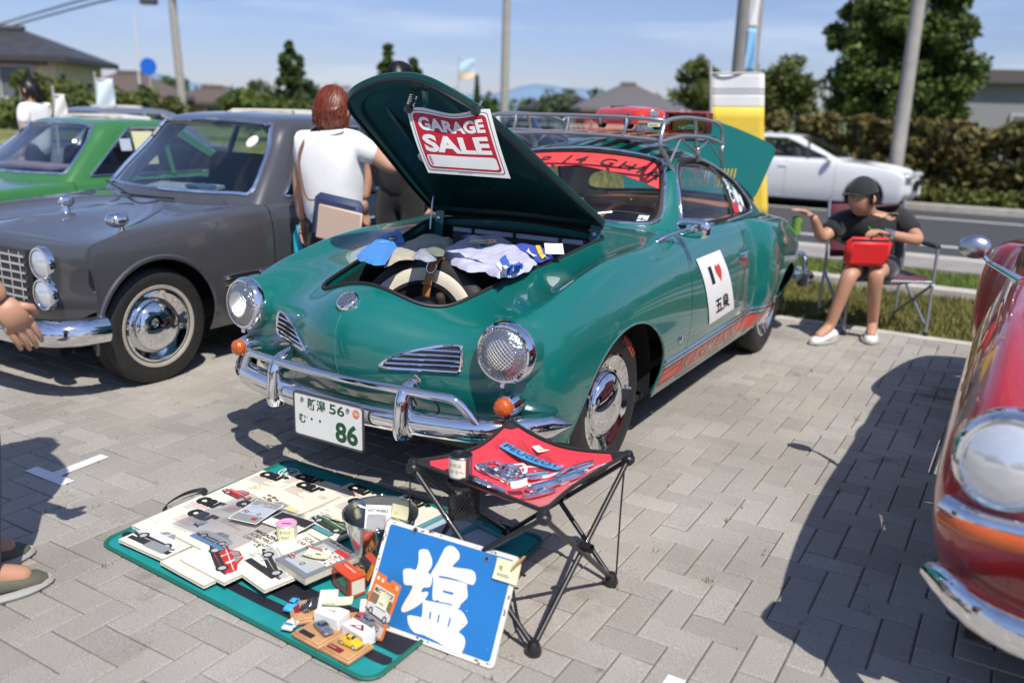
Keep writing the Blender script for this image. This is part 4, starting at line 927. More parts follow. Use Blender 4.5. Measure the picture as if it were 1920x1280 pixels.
_fp = mat('far_paving', (.36, .335, .305), .9, noise=.1, nscale=2); sheet('car_park', -60, 30, -26, -3.4, -.008, _fp); sheet('car_park', 5.2, 30, -3.4, 3.42, -.008, _fp); sheet('car_park', -60, -12.0, -3.4, 3.42, -.008, _fp)
TURF = mat('turf_soil', (.17, .15, .05), .95, noise=.35, nscale=3)
sheet('grass_verge', -60, 30, 3.42, 5.2, -.02, TURF); sheet('grass_strip', -60, 30, 5.36, 6.62, -.02, mat('turf_green', (.11, .16, .03), .95, noise=.3, nscale=3))
KERB = mat('kerb_concrete', (.42, .39, .34), .85, noise=.15, nscale=6)
def slab(name, x0, x1, y0, y1, z0, z1, m):
    g = MB(); g.box(((x0+x1)/2, (y0+y1)/2, (z0+z1)/2), (x1-x0, y1-y0, z1-z0), None, m, .012); return struct(g.build(name))
slab('kerb', -60, 30, 3.422, 3.50, -.3, .012, KERB); slab('kerb', -60, 30, 5.20, 5.36, -.3, .07, KERB); slab('pavement', -60, 30, 6.62, 7.35, -.3, .035, mat('path_concrete', (.27, .245, .22), .9, noise=.12, nscale=3)); slab('gutter', -60, 30, 7.352, 7.85, -.3, .01, KERB)
ASPH = mat('asphalt', (.052, .052, .055), .85, noise=.2, nscale=25, bump=.3, bscale=90)
RZ = -.28; Y1_, Y2_, Y3_ = (float(gnd(px_, py_, RZ)[1]) for px_, py_ in((1775, 463), (1820, 415), (1820, 401)))
sheet('road', -120, 60, 7.6, Y3_, RZ, ASPH)
PAINT = mat('road_paint', (.62, .60, .57), .7, noise=.1, nscale=9)
for y0 in(Y1_, Y2_): sheet('road_marking', -120, 60, y0-.08, y0+.08, RZ+.004, PAINT)
slab('kerb', -60, 30, Y3_, Y3_+.2, -.6, RZ+.14, KERB); sheet('hedge_verge', -60, 40, Y3_+.2, Y3_+3.2, RZ+.1, TURF)
sheet('meadow', -200, 60, Y3_+3.2, 160, RZ+.09, mat('meadow_green', (.13, .17, .04), .95, noise=.35, nscale=.3))
mk = MB(); mk.add([(-1.245, -1.315, .0035), (-.995, -1.315, .0035), (-.995, -1.262, .0035), (-1.085, -1.262, .0035), (-1.10, -1.04, .0035), (-1.155, -1.04, .0035), (-1.14, -1.262, .0035), (-1.245, -1.262, .0035)], [range(8)], mat('bay_paint', (.72, .72, .74), .7, noise=.06, nscale=30)); struct(mk.build('parking_mark'))
_m = gnd(1272, 1274); g = MB(); g.add([(_m[0]-.03, _m[1]-.05, .0035), (_m[0]+.02, _m[1]-.05, .0035), (_m[0]+.02, _m[1]+.004, .0035), (_m[0]-.03, _m[1]+.004, .0035)], [range(4)], MATS['bay_paint'], False); struct(g.build('parking_mark'))
# grass blades on the verge
def blades(name, x0, x1, y0, y1, n, h, c1, c2):
    X = RNG.uniform(x0, x1, n); Y = RNG.uniform(y0, y1, n); H = RNG.uniform(.4, 1, n)*h; A = RNG.uniform(0, 6.28, n); L = RNG.normal(0, .5, n)*H; Wd = .006
    b = np.stack([X, Y, np.full(n, -.02)], 1); d = np.stack([np.cos(A), np.sin(A), 0*A], 1); e = np.stack([-np.sin(A)*L, np.cos(A)*L, H+.02], 1)
    V = np.stack([b-d*Wd, b+d*Wd, b+e], 1).reshape(-1, 3); F = np.arange(3*n).reshape(-1, 3)
    me = bpy.data.meshes.new(name); me.from_pydata(V.tolist(), [], F.tolist()); me.materials.append(attr_mat(name+'_blade', c1, c2, .7, 0., 3, .1)); set_tone(me, RNG.random(n)); o = bpy.data.objects.new(name, me); COL.objects.link(o); return struct(o, 'stuff')
blades('verge_grass', -3, 4, 3.5, 5.2, 30000, .05, (.22, .19, .06), (.12, .15, .03)); blades('strip_grass', -3, 4, 5.36, 6.62, 16000, .05, (.10, .16, .025), (.19, .24, .05))
# weeds and moss in the paving joints
V = []; F = []; tn = []
for i in range(330):
    cx = 1.171+.1*RNG.integers(-34, 20); cy = RNG.uniform(-2.2, 3.3)
    if RNG.random() < .5: cx, cy = RNG.uniform(-2.2, 3.0), -1.09+.1*RNG.integers(-12, 44)
    for k in range(RNG.integers(2, 9)):
        x, y = cx+RNG.normal(0, .006), cy+RNG.normal(0, .012); a = RNG.uniform(0, 6.28); h = RNG.uniform(.006, .022); b_ = len(V); V += [(x-.0018*math.cos(a), y-.0018*math.sin(a), -.006), (x+.0018*math.cos(a), y+.0018*math.sin(a), -.006), (x+RNG.normal(0, .008), y+RNG.normal(0, .008), h)]; F.append((b_, b_+1, b_+2)); tn.append(RNG.random())
me = bpy.data.meshes.new('joint_weeds'); me.from_pydata(V, [], F); me.materials.append(attr_mat('weed_blade', (.10, .13, .03), (.22, .20, .08), .7, 0., 3, .1)); set_tone(me, tn); o = bpy.data.objects.new('joint_weeds', me); COL.objects.link(o); struct(o, 'stuff')
# ------------------------------------------------------------------ foliage
def leafmat(name, c1, c2):
    m = attr_mat(name, c1, c2, .55, 0., 2, .1); b = m.node_tree.nodes['Principled BSDF']; b.inputs['Subsurface Weight'].default_value = 0; b.inputs['Transmission Weight'].default_value = 0.
    return m
LEAF = leafmat('leaf_green', (.03, .065, .012), (.13, .18, .035)); LEAFD = leafmat('leaf_dark', (.025, .05, .015), (.085, .13, .03)); LEAFR = leafmat('leaf_hedge', (.05, .075, .015), (.19, .135, .045)); LEAFY = leafmat('leaf_yellowish', (.06, .08, .018), (.13, .15, .03)); BARK = mat('bark', (.09, .07, .05), .9, noise=.3, nscale=8)
def leaves(centers, radii, per, size, flat=.75):
    """leaf-sized quads scattered through clumps"""
    P = []; S = []
    for c, r in zip(centers, radii):
        n = per; d = RNG.normal(size=(n, 3)); d /= np.linalg.norm(d, axis=1)[:, None]; rr = r*RNG.uniform(.45, 1.05, n)[:, None]
        P.append(np.asarray(c)+d*rr*np.array([1, 1, flat])); S.append(np.full(n, size))
    P = np.concatenate(P); S = np.concatenate(S)*RNG.uniform(.6, 1.3, len(P)); n = len(P)
    a = RNG.normal(size=(n, 3)); a /= np.linalg.norm(a, axis=1)[:, None]; b = RNG.normal(size=(n, 3)); b -= (a*b).sum(1)[:, None]*a; b /= np.linalg.norm(b, axis=1)[:, None]
    V = np.stack([P-a*S[:, None], P+b*S[:, None]*.55, P+a*S[:, None], P-b*S[:, None]*.55], 1).reshape(-1, 3); F = np.arange(4*n).reshape(-1, 4)
    return V, F, n
def foliage(name, centers, radii, per, size, m, parent, flat=.75):
    V, F, n = leaves(centers, radii, per, size, flat); V = V-np.array(world_loc(parent)) if parent else V
    me = bpy.data.meshes.new(name); me.from_pydata(V.tolist(), [], F.tolist()); me.materials.append(m); set_tone(me, RNG.random(n)); o = bpy.data.objects.new(name, me); COL.objects.link(o)
    if parent: o.parent = parent
    return o
def tree(label, base, h, w, m, shape='round', per=160, group=None, name='tree', trunk=.3, size=None):
    base = np.asarray(base, float); base[2] = 0; t = thing(name, label, 'tree', base, group); C_ = []; R2 = []
    n = dict(round=46, dome=170).get(shape, 80)
    for i in range(n):
        if shape == 'round':
            d = RNG.normal(size=3); d /= np.linalg.norm(d); d *= RNG.random()**.4; z = trunk*h*.6+(h*(1-trunk*.6))*(.5+.5*d[2]); f = 1.0 if d[2] < .2 else 1-.35*d[2]
            C_.append(base+[d[0]*w*.42*f, d[1]*w*.42*f, z]); R2.append(w*RNG.uniform(.10, .2))
        elif shape == 'dome':
            d = RNG.normal(size=3); d /= np.linalg.norm(d); q = RNG.random()**(1/2.2); x, y, zz = d*q; zz = abs(zz)**.8*math.copysign(1, zz); C_.append(base+[x*w*.44, y*w*.44, h*.52+zz*h*.42]); R2.append(w*RNG.uniform(.07, .12))
        else:
            u = RNG.random()**1.3; z = h*(.1+.86*u); r = w*.5*(1-u)**.7*(.4 if shape == 'cypress' else 1); a = RNG.uniform(0, 6.28); q = RNG.random()**.5
            C_.append(base+[math.cos(a)*r*q, math.sin(a)*r*q, z]); R2.append(w*RNG.uniform(.08, .15)*(1.2-u*.6))
    mb = MB(); mb.tube([base, base+[.02*h, 0, h*.35], base+[0, .01*h, h*.75]], [w*.035, w*.028, w*.012], 8, m=BARK)
    for i in range(0, n, 6): mb.tube([base+[0, 0, h*.3], C_[i]], [w*.014, w*.005], 5, m=BARK)
    mb.build('trunk', None, t); foliage('crown', C_, R2, per, size or w*.03, m, t); return t
def bush(label, base, h, w, m, name='shrub', group=None, d=None, per=130):
    base = np.asarray(base, float); base[2] = 0; C_ = []; R2 = []; d = d or w
    for i in range(22): C_.append(base+[RNG.uniform(-.42, .42)*w, RNG.uniform(-.42, .42)*d, h*RNG.uniform(.25, .8)]); R2.append(h*RNG.uniform(.15, .3))
    t = thing(name, label, 'shrub', base, group); mb = MB()
    for i in range(0, 22, 5): mb.tube([base, C_[i]], [.03, .01], 5, m=BARK)
    mb.build('stem', None, t); foliage('foliage', C_, R2, per, max(h*.05, .04), m, t); return t
# clipped hedge along the far side of the road
HY = Y3_+1.7; hd_ = thing('hedge', 'long clipped red-tinged hedge beyond the road', 'hedge', (4, HY, RZ))
C_ = []; R2 = []
for x in np.arange(-3.5, 11, .34):
    for k in range(8): C_.append((x+RNG.uniform(-.15, .15), HY+RNG.uniform(-.5, .5), RNG.uniform(-.15, 1.5))); R2.append(RNG.uniform(.24, .38))
foliage('foliage', C_, R2, 150, .085, LEAFR, hd_); mb = MB()
for x in np.arange(-3.4, 11, .7): mb.tube([(x, HY, RZ), (x+.1, HY, 1.1)], [.03, .015], 5, m=BARK)
mb.build('stem', None, hd_)
low = thing('ground_cover_plants', 'low yellow-green plants growing along the foot of the hedge', 'plants', (4, HY-1, RZ)); foliage('foliage', [(x, HY-1.0+RNG.uniform(-.25, .25), RZ+.25) for x in np.arange(-1, 10, .22)], [.28]*50, 90, .07, LEAFY, low, .8)
tree('tall broad round tree standing behind the hedge on the right', at(1672, 240, 30), 6.6, 4.6, LEAF, 'dome', 330, size=.10)
tree('small thin airy tree left of the yellow banner', at(1306, 225, 38), 3.9, 2.6, LEAFY, 'round', 90, trunk=.5, size=.10)
tree('pale loose tree just right of the thick grey pole', at(1455, 230, 36), 3.9, 3.6, LEAFY, 'round', 120, trunk=.4, size=.11)
tree('pointed conifer left of the woman with red hair', at(549, 215, 46), 4.6, 2.9, LEAFD, 'cone', 150, size=.11)
tree('wide clump of evergreen spires showing above the raised bonnet', at(728, 215, 36), 4.1, 1.7, LEAF, 'cone', 150, size=.08)
tree('second dark spire tree right behind the raised bonnet tip', at(775, 215, 36), 3.5, 1.6, LEAFD, 'cone', 150, size=.08)
tree('small dark spindly tree between the bonnet and the thin pole', at(893, 215, 60), 3.9, 1.1, LEAFD, 'cypress', 90, size=.10)
for i, (px, d, h, w) in enumerate([(30, 30, 2.4, 5), (150, 31, 2.2, 5), (225, 31, 2.0, 4), (470, 44, 2.4, 3), (520, 45, 2.2, 3.4), (640, 45, 1.9, 3)]):
    bush(['dark mounded shrub below the dark-roofed house', 'broad green shrub in front of the house windows', 'low green shrub right of the house corner', 'small rounded shrub right of the leaning pole', 'low spreading shrub under the pointed conifer', 'low shrub hidden behind the red-haired woman'][i], at(px, 215, d), h, w, LEAF if i % 2 else LEAFY)
C_ = []; R2 = []
for px in np.arange(-60, 1380, 9):
    p = at(px, 215, 95+RNG.uniform(-10, 10)); C_.append((p[0], p[1], RNG.uniform(.3, 2.3))); R2.append(RNG.uniform(.9, 1.9))
    if RNG.random() < .3: C_.append((p[0], p[1], RNG.uniform(2, 3.6))); R2.append(1.0)
struct(foliage('far_tree_line', C_, R2, 60, .32, LEAFD, None), 'stuff')
C_ = []; R2 = []
for x in np.arange(-45, 55, 2.2): C_ += [(x+RNG.uniform(-1, 1), -32+RNG.uniform(-2, 2), RNG.uniform(.8, 4.5)), (x, -31, 1.2)]; R2 += [RNG.uniform(1.3, 2.4), 1.6]
struct(foliage('added_reflection_trees', C_, R2, 70, .32, LEAFD, None), 'stuff')  # unseen trees added so paint and chrome mirror a dark horizon
# distant hills
HILL = mat('far_hill', (.16, .25, .36), 1.)
g = MB(); V = []
for i in range(121):
    a = YAW+R_(-60+i); d = 2600; hh = 62+20*math.sin(i*.21+1)+14*math.sin(i*.53)+7*math.sin(i*1.37); p = CAM+np.array([math.sin(a), math.cos(a), 0])*d; q = CAM+np.array([math.sin(a), math.cos(a), 0])*(d+500)
    V += [(p[0], p[1], -1), (p[0]*.85+q[0]*.15, p[1]*.85+q[1]*.15, hh*.7), (q[0], q[1], hh), (q[0]*1.05, q[1]*1.05, -1)]
g.add(V, [(4*i+j, 4*i+4+j, 4*i+5+j, 4*i+1+j) for i in range(120) for j in range(3)], HILL); struct(g.build('hills'))
# ------------------------------------------------------------------ buildings, poles, signs
RIGHT = np.array([CR[0], CR[1], 0]); RIGHT /= np.linalg.norm(RIGHT); FWD = np.array([CF[0], CF[1], 0]); FWD /= np.linalg.norm(FWD)
def frame_rot(deg=0.):           # local x to the right of the picture, local y away
    a = math.atan2(RIGHT[1], RIGHT[0])+R_(deg); return rotm(rz=a)
TILE = mat('dark_roof_tile', (.045, .043, .045), .55, noise=.25, nscale=2); CREAM = mat('cream_render', (.56, .48, .36), .85, noise=.06, nscale=1.5); BROWNW = mat('brown_timber', (.16, .10, .06), .8); PANE = mat('house_pane', (.10, .12, .14), .12); ALU = mat('aluminium_frame', (.45, .44, .42), .5, .3)
def house(label, px, d, w, dp, he, hr, wall, roofm, rot=0, wins=(), eave=.6, hip=.35, name='house'):
    b = at(px, 215, d); b[2] = 0; t = thing(name, label, 'house', b); M = frame_rot(rot); L = lambda x, y, z: b+M@np.array([x, y, z])
    mb = MB(); mb.box(b+np.array([0, 0, he/2]), (w, dp, he), M, wall); mb.build('wall', None, t)
    e = eave; mb = MB(); A = [L(-w/2-e, -dp/2-e, he), L(w/2+e, -dp/2-e, he), L(w/2+e, dp/2+e, he), L(-w/2-e, dp/2+e, he)]; rx = w/2-w*hip; B = [L(-rx, 0, hr), L(rx, 0, hr)]
    A2 = [p-np.array([0, 0, .22]) for p in A]
    mb.add(A+B, [(0, 1, 5, 4), (1, 2, 5), (2, 3, 4, 5), (3, 0, 4)], roofm, False); mb.add(A+A2, [(0, 4, 5, 1), (1, 5, 6, 2), (2, 6, 7, 3), (3, 7, 4, 0), (4, 7, 6, 5)], roofm, False); mb.tube([B[0]+[0, 0, .05], B[1]+[0, 0, .05]], .16, 6, m=roofm); mb.build('roof', None, t)
    for (x, z, ww, hh) in wins:
        f = MB(); c = L(x, -dp/2-.03, z)
        for dx, dz, sw, sh in((0, hh/2, ww+.16, .1), (0, -hh/2, ww+.16, .1), (-ww/2, 0, .1, hh), (ww/2, 0, .1, hh), (0, 0, .07, hh)): f.box(c+M@np.array([dx, 0, dz]), (sw, .14, sh), M, ALU)
        wo = f.build('window', None, t); f = MB(); f.box(c+M@np.array([0, .02, 0]), (ww, .04, hh), M, PANE); f.build('pane', None, wo)
    return t, L
hs_, L = house('two-storey cream house with dark hipped roof at upper left', 22, 46, 6.2, 6.0, 3.15, 4.35, CREAM, TILE, 8, [(.9, 2.1, 2.6, 1.3), (-2.3, 2.1, 1.0, 1.0)], .65)
mb = MB(); mb.box(L(.9, -3.2, 2.95), (3.8, .3, .3), frame_rot(8), BROWNW); mb.box(L(.9, -3.45, 1.2), (4.0, 1.0, .16), frame_rot(8), CREAM); mb.build('balcony', None, hs_)
house('small tan house with brown gabled roof left of the blue sign', 250, 70, 6.0, 6, 1.9, 3.4, mat('salmon_wall', (.50, .30, .20), .85), mat('brown_roof', (.12, .09, .075), .7), 5, [(0, 1.2, 1.6, .9)], .5)
house('low brown-roofed shed right of the leaning pole', 402, 75, 5.5, 5, 1.6, 2.7, mat('tan_wall', (.35, .25, .18), .85), MATS['brown_roof'], 0, [(0.8, .9, 1.2, .8)], .4)
house('tiny pale house between the blue sign and the leaning pole', 318, 100, 6, 6, 1.8, 3.0, CREAM, mat('grey_roof', (.20, .20, .21), .7), 0, [(-.5, 1.1, 1.2, .9)], .4)
house('red-walled house with dark roof behind the toy car', 1175, 62, 6.5, 5, 1.9, 3.5, mat('red_wall', (.45, .07, .05), .8), mat('slate_roof', (.13, .12, .12), .7), 4, [(.8, 1.15, 1.5, .9)], .4, .42)
house('low dark-roofed house left of the thin pole shadowed by trees', 1060, 95, 9, 6, 2.0, 3.3, mat('brown_wall', (.22, .17, .13), .85), TILE, 0, [(1, 1.1, 1.5, .8)], .4)
house('distant pale house left of the raised bonnet', 640, 100, 7, 6, 2.2, 3.6, mat('pale_wall', (.50, .48, .46), .85), MATS['grey_roof'], 6, [(0, 1.3, 1.4, .9)], .4)
wb = at(1900, 220, 38); wb[2] = 0; t = thing('warehouse', 'grey flat-roofed workshop with dark fascia at far right', 'building', wb); M = frame_rot(-12)
mb = MB(); mb.box(wb+M@np.array([3.2, 2, 1.45]), (11, 8, 2.9), M, mat('grey_cladding', (.22, .22, .23), .75, noise=.06, nscale=2)); mb.build('wall', None, t)
mb = MB(); mb.box(wb+M@np.array([3.2, 2, 3.12]), (11.6, 8.8, .44), M, mat('fascia', (.09, .075, .07), .7)); mb.build('roof', None, t)
for x in(.4, 3.6):
    mb = MB(); mb.box(wb+M@np.array([x, -2.05, 1.5]), (2.3, .12, .8), M, ALU); f = mb.build('window', None, t); mb = MB(); mb.box(wb+M@np.array([x, -2.12, 1.5]), (2.1, .06, .62), M, PANE); mb.build('pane', None, f)
CONC = mat('pole_concrete', (.33, .31, .28), .85, noise=.12, nscale=5)
def pole(label, p0, p1, r0, r1, m, extra=None, name='utility_pole'):
    p0 = np.array(p0); t = thing(name, label, 'pole', (p0[0], p0[1], 0)); mb = MB(); mb.tube([p0, p1], [r0, r1], 14, m=m); mb.build('shaft', None, t)
    if extra: extra(t)
    return t
def vpole(px, py, d, h):
    b = at(px, py, d); b[2] = 0; return b, b+np.array([0, 0, h])
b, tp = vpole(345, 215, 42, 11); tp = tp+RIGHT*-.35
LP_T = tp
def pole_kit(t):
    mb = MB(); c = b+(tp-b)*.53
    mb.box(c+RIGHT*1.3+[0, 0, .25], (1.0, .5, .55), frame_rot(), mat('dark_box', (.06, .06, .065), .6), .05); mb.build('transformer', None, t)
    mb = MB(); mb.box(c+RIGHT*-1.0+[0, 0, -.2], (.7, .35, .3), frame_rot(), MATS['dark_box'], .04); mb.build('junction_box', None, t); mb = MB(); mb.box(c+RIGHT*.2+[0, 0, .05], (2.6, .1, .1), frame_rot(), ALU); mb.build('crossarm', None, t)
pole('leaning concrete utility pole with dark boxes at upper left', b, tp, .19, .14, CONC, pole_kit)
c = b+(tp-b)*.56
mb = MB(); 
for off in(0, .28): mb.tube(smooth_curve([at(-60, 72-off*30, 60), c+RIGHT*-.3+[0, 0, off], at(560, -4-off*30, 34)], 10), .045, 5, m=BLACK)
wr = mb.build('overhead_cable'); tag(wr, 'dark overhead cables sagging across the sky at upper left', 'cable')
b2, t2 = vpole(945, 215, 40, 12); pole('slim grey utility pole rising behind the raised bonnet', b2, t2, .19, .15, CONC)
b3, t3 = vpole(1388, 215, 14.2, 9); pole('thick pale concrete pole behind the yellow banner', b3, t3, .20, .17, CONC)
b4, t4 = vpole(1684, 300, 14.6, 9); b4 = hit(1677, 330, (0, 1, 0), (0, Y3_+.5, 0)); b4[2] = RZ; pole('straight grey roadside pole in front of the hedge', b4, b4+np.array([0, 0, 8]), .15, .12, CONC)
b5, t5 = vpole(266, 215, 48, 5.5); pole('thin white flag pole left of the blue road sign', b5, t5, .05, .045, mat('white_pole', (.6, .6, .6), .5), name='flag_pole')
sg5 = at(286, 215, 40); sg5[2] = 0; t = thing('road_sign', 'round blue road sign on a slim post at upper left', 'road sign', sg5); mb = MB(); mb.tube([sg5, sg5+[0, 0, 2.9]], .035, 8, m=ALU); mb.build('post', None, t); mb = MB(); mb.lathe([(.0001, .02), (.34, .02), (.34, 0)], sg5+[0, 0, 2.85]-FWD*.05, -FWD, 24, mat('sign_blue', (.01, .12, .55), .4)); mb.build('plate', None, t)
# banners
def nobori(label, px0, px1, py0, py1, d, cols, splits, text=None, lean=0.):
    A = at(px0, py0, d); B = at(px1, py0, d); h = A[2]-at(px0, py1, d)[2]; t = thing('banner_flag', label, 'banner', (A[0], A[1], 0)); mb = MB(); U = (B-A); n = 14
    z0 = A[2]
    for c_, (a, b_) in zip(cols, splits):
        mb.grid(lambda u, v: A+U*u+RIGHT*lean*(a+(b_-a)*v)+np.array([0, 0, -h*(a+(b_-a)*v)])+FWD*.03*math.sin(u*5+(a+(b_-a)*v)*7), 8, 10, c_)
    f = mb.build('cloth', None, t); f.modifiers.new('thickness', 'SOLIDIFY').thickness = .004
    mb = MB(); mb.tube([np.array([A[0], A[1], 0])+RIGHT*lean*1.2, np.array([A[0], A[1], z0+.12])], .014, 8, m=ALU); mb.tube([A+[0, 0, .01], B+[0, 0, .01]], .009, 6, m=ALU); mb.build('pole', None, t)
    if text:
        X = U/np.linalg.norm(U); mb = MB()
        for s_, u, v, size, m_ in text: mb.text(s_, size, A+U*u+np.array([0, 0, -h*v])-FWD*.06, X, (0, 0, 1), m_, .01)
        mb.build('lettering', None, t)
    return t
YEL = mat('banner_yellow', (.78, .55, .06), .7); LBL = mat('banner_blue', (.25, .50, .72), .7); GREYT = mat('grey_print', (.25, .25, .27), .7)
nobori('white and yellow banner flag beside the open engine lid', 1330, 1432, 140, 405, 8.2, [WHITE, mat('pale_grey_print', (.5, .5, .53), .7), WHITE, YEL], [(0, .10), (.10, .14), (.14, .22), (.22, 1)], None, .16)
nobori('narrow white and blue banner at the thick grey pole', 1410, 1428, -30, 135, 13.2, [WHITE, LBL], [(0, .5), (.5, 1)])
nobori('tall pale blue and white banner right of the house', 178, 212, 150, 225, 15, [mat('banner_pale', (.58, .68, .72), .7)], [(0, 1)])
nobori('small white pointed banner above the green car', 100, 122, 180, 235, 12, [WHITE], [(0, 1)])
nobori('faint white and blue banner over the bonnet edge', 860, 890, 112, 150, 30, [mat('banner_sky', (.45, .62, .78), .7), mat('banner_peach', (.72, .55, .42), .7)], [(0, .6), (.6, 1)])
ROCK = mat('rock', (.30, .27, .23), .9, noise=.25, nscale=3, bump=.5, bscale=12)
def rock(label, p, r, seed):
    g = MB(); rg = np.random.default_rng(seed); k = rg.normal(size=(6, 3)); g.ball((0, 0, 0), 1, 18, 12, ROCK)
    V = np.array(g.v); n = sum(.10*np.sin(V@k[i]*1.6+i) for i in range(6)); V = V*(1+n)[:, None]*np.asarray(r); g.v = [tuple(v+np.array([p[0], p[1], r[2]*.55])) for v in V]; return tag(g.build('rock'), label, 'rock')
# grassy bank with boulders between the verge and the road
def bank_h(x, y): e = min(1, max(0, (-1.0-x)/1.2)); v = max(0, 1-((y-8.3)/1.55)**2); return e*(.80+.10*nz(x, y, 1, .6)+.05*nz(x, y, 2, 2.5))*v**.8-.06
from mathutils import noise as mnoise
def nz(x, y, z=0., s=1.): return mnoise.noise(Vector((x*s, y*s, z)))
g = MB(); g.grid(lambda u, v: (-40+39*u, 6.72+3.2*v, bank_h(-40+39*u, 6.72+3.2*v)), 200, 24, mat('bank_grass', (.16, .17, .05), .95, noise=.4, nscale=2.5)); struct(g.build('grass_bank'))
V = []; F = []; tn = []
for i in range(9000):
    x = RNG.uniform(-9, -1.3); y = RNG.uniform(6.9, 9.3); z = bank_h(x, y); h = RNG.uniform(.08, .30); a = RNG.uniform(0, 6.28); b_ = len(V); V += [(x-.007*math.cos(a), y-.007*math.sin(a), z-.02), (x+.007*math.cos(a), y+.007*math.sin(a), z-.02), (x+RNG.normal(0, .08), y+RNG.normal(0, .08), z+h)]; F.append((b_, b_+1, b_+2)); tn.append(RNG.random())
me = bpy.data.meshes.new('bank_tufts'); me.from_pydata(V, [], F); me.materials.append(attr_mat('bank_blade', (.30, .26, .11), (.12, .16, .045), .7, 0., 3, .1)); set_tone(me, tn); o = bpy.data.objects.new('bank_tufts', me); COL.objects.link(o); struct(o, 'stuff')
def on_bank(px, y=7.9): q = hit(px, 300, (0, 1, 0), (0, y, 0)); return np.array([q[0], y, bank_h(q[0], y)-.06])
rock('large pale boulder seen through the windscreen', on_bank(1108), (.30, .26, .24), 1); rock('smaller boulder right of the pale one behind the car', on_bank(1146, 7.7), (.22, .2, .17), 2); rock('flat boulder left of the pale one behind the car', on_bank(1078, 7.6), (.22, .2, .14), 3)
fp = [at(px, 215, 30) for px in(960, 1330)]; t = thing('rail_fence', 'pale rail fence across the far lawn behind the roof rack', 'fence', (fp[0][0], fp[0][1], 0)); mb = MB()
for i in range(40): q_ = fp[0]+(fp[1]-fp[0])*i/39; mb.box((q_[0], q_[1], .55), (.05, .05, 1.1), frame_rot(), ALU)
for z in(.35, .75, 1.08): mb.tube([fp[0]*[1, 1, 0]+[0, 0, z], fp[1]*[1, 1, 0]+[0, 0, z]], .025, 6, m=ALU)
mb.build('rails', None, t)
# ------------------------------------------------------------------ things in and on the green coupe
NOTE = mat('note_yellow', (.74, .72, .46), .7); CREAMP = mat('cream_paper', (.76, .70, .58), .7); PENCIL = mat('pen_grey', (.10, .10, .11), .7)
def note(mb, o, X, Y, w, h, curl=.008, txt=('', ), m=NOTE, size=.010):
    """small paper slip with handwriting"""
    o = np.asarray(o, float); X = np.asarray(X, float)/np.linalg.norm(X); Y = np.asarray(Y, float)/np.linalg.norm(Y); N = np.cross(X, Y); N /= np.linalg.norm(N)
    f = lambda u, v: o+X*u*w+Y*v*h+N*(curl*(2*v-1)**2*.6+curl*.4*(2*u-1)**2)
    mb.grid(f, 6, 6, m); mb.grid(lambda u, v: f(1-u, v)-N*.0006, 6, 6, m)
    k = len(txt)
    for i, s in enumerate(txt):
        if s: mb.text(s, size, o+X*w*.14+Y*h*(.80-(i+1)*.72/(k+.3))+N*(curl*.35+.0012), X, Y, PENCIL, -.004)
def cloth(name, label, px, z, m, droop=.03, amp=.010, sc=22, seed=0, cat='garment', res=.009, tilt=0., thick=.004, extra=None):
    """folded garment: px = outline in pixels of the photograph, laid at height z"""
    P = np.array([hit(x, y, (0, -tilt, 1), (0, 0, z)) for x, y in px]); pl = smooth_curve(np.concatenate([np.stack([P[:, :2]*.9+np.roll(P[:, :2], 1, 0)*.1, P[:, :2]*.9+np.roll(P[:, :2], -1, 0)*.1], 1).reshape(-1, 2)]), 3, True); f = psdf(pl); lo = pl.min(0)-.02; hi = pl.max(0)+.02
    nx, ny = int((hi[0]-lo[0])/res)+2, int((hi[1]-lo[1])/res)+2; xs = np.linspace(lo[0], hi[0], nx); ys = np.linspace(lo[1], hi[1], ny)
    G2 = np.array([(x, y) for x in xs for y in ys]); d = f(G2)
    zz = []
    for (x, y), q in zip(G2, d):
        w = nz(x, y*.6, seed, sc)*amp+nz(x+y, y-x, seed+5, sc*.4)*amp*1.6+abs(nz(x*1.6-y, y, seed+9, sc*.7))*amp*.9
        e = max(0., 1+q/.03); zz.append(z+tilt*y+w*.8-droop*.6*e*e)
    V = np.c_[G2, zz]; F = [(i*ny+j, (i+1)*ny+j, (i+1)*ny+j+1, i*ny+j+1) for i in range(nx-1) for j in range(ny-1)]
    V3 = V.reshape(nx, ny, 3); N = np.cross(np.gradient(V3, axis=0), np.gradient(V3, axis=1)).reshape(-1, 3); N /= np.linalg.norm(N, axis=1)[:, None]
    S = Surf(V, N, F).split(lambda V: f(V[:, :2]))[0]; c = P.mean(0)
    t = thing(name, label, cat, c); o = S.build('fabric', m, t, thick=thick)
    cast = S.bvh()
    def on(x, y, d=.003):
        h = cast.ray_cast(Vector((x, y, 3)), Vector((0, 0, -1))); 
        return np.array(h[0])+[0, 0, d] if h[0] is not None else np.array([x, y, z+d])
    return t, on, P
def fabric(name, col, noise=.06): return mat(name, col, .85, sheen=.2, noise=noise, nscale=60, bump=.12, bscale=900)
def stripes(name, c1, c2, scale=150):
    m = mat(name, c1, .85); t = m.node_tree; w = t.nodes.new('ShaderNodeTexWave'); w.inputs['Scale'].default_value = scale; tc = t.nodes.new('ShaderNodeTexCoord'); r = t.nodes.new('ShaderNodeValToRGB'); r.color_ramp.interpolation = 'CONSTANT'; r.color_ramp.elements[1].position = .5; r.color_ramp.elements[0].color = (*c1, 1); r.color_ramp.elements[1].color = (*c2, 1)
    mp = t.nodes.new('ShaderNodeMapping'); mp.inputs['Rotation'].default_value = (0, 0, .9); t.links.new(tc.outputs['Object'], mp.inputs[0]); t.links.new(mp.outputs[0], w.inputs[0]); t.links.new(w.outputs['Fac'], r.inputs[0]); t.links.new(r.outputs[0], t.nodes['Principled BSDF'].inputs['Base Color']); return m
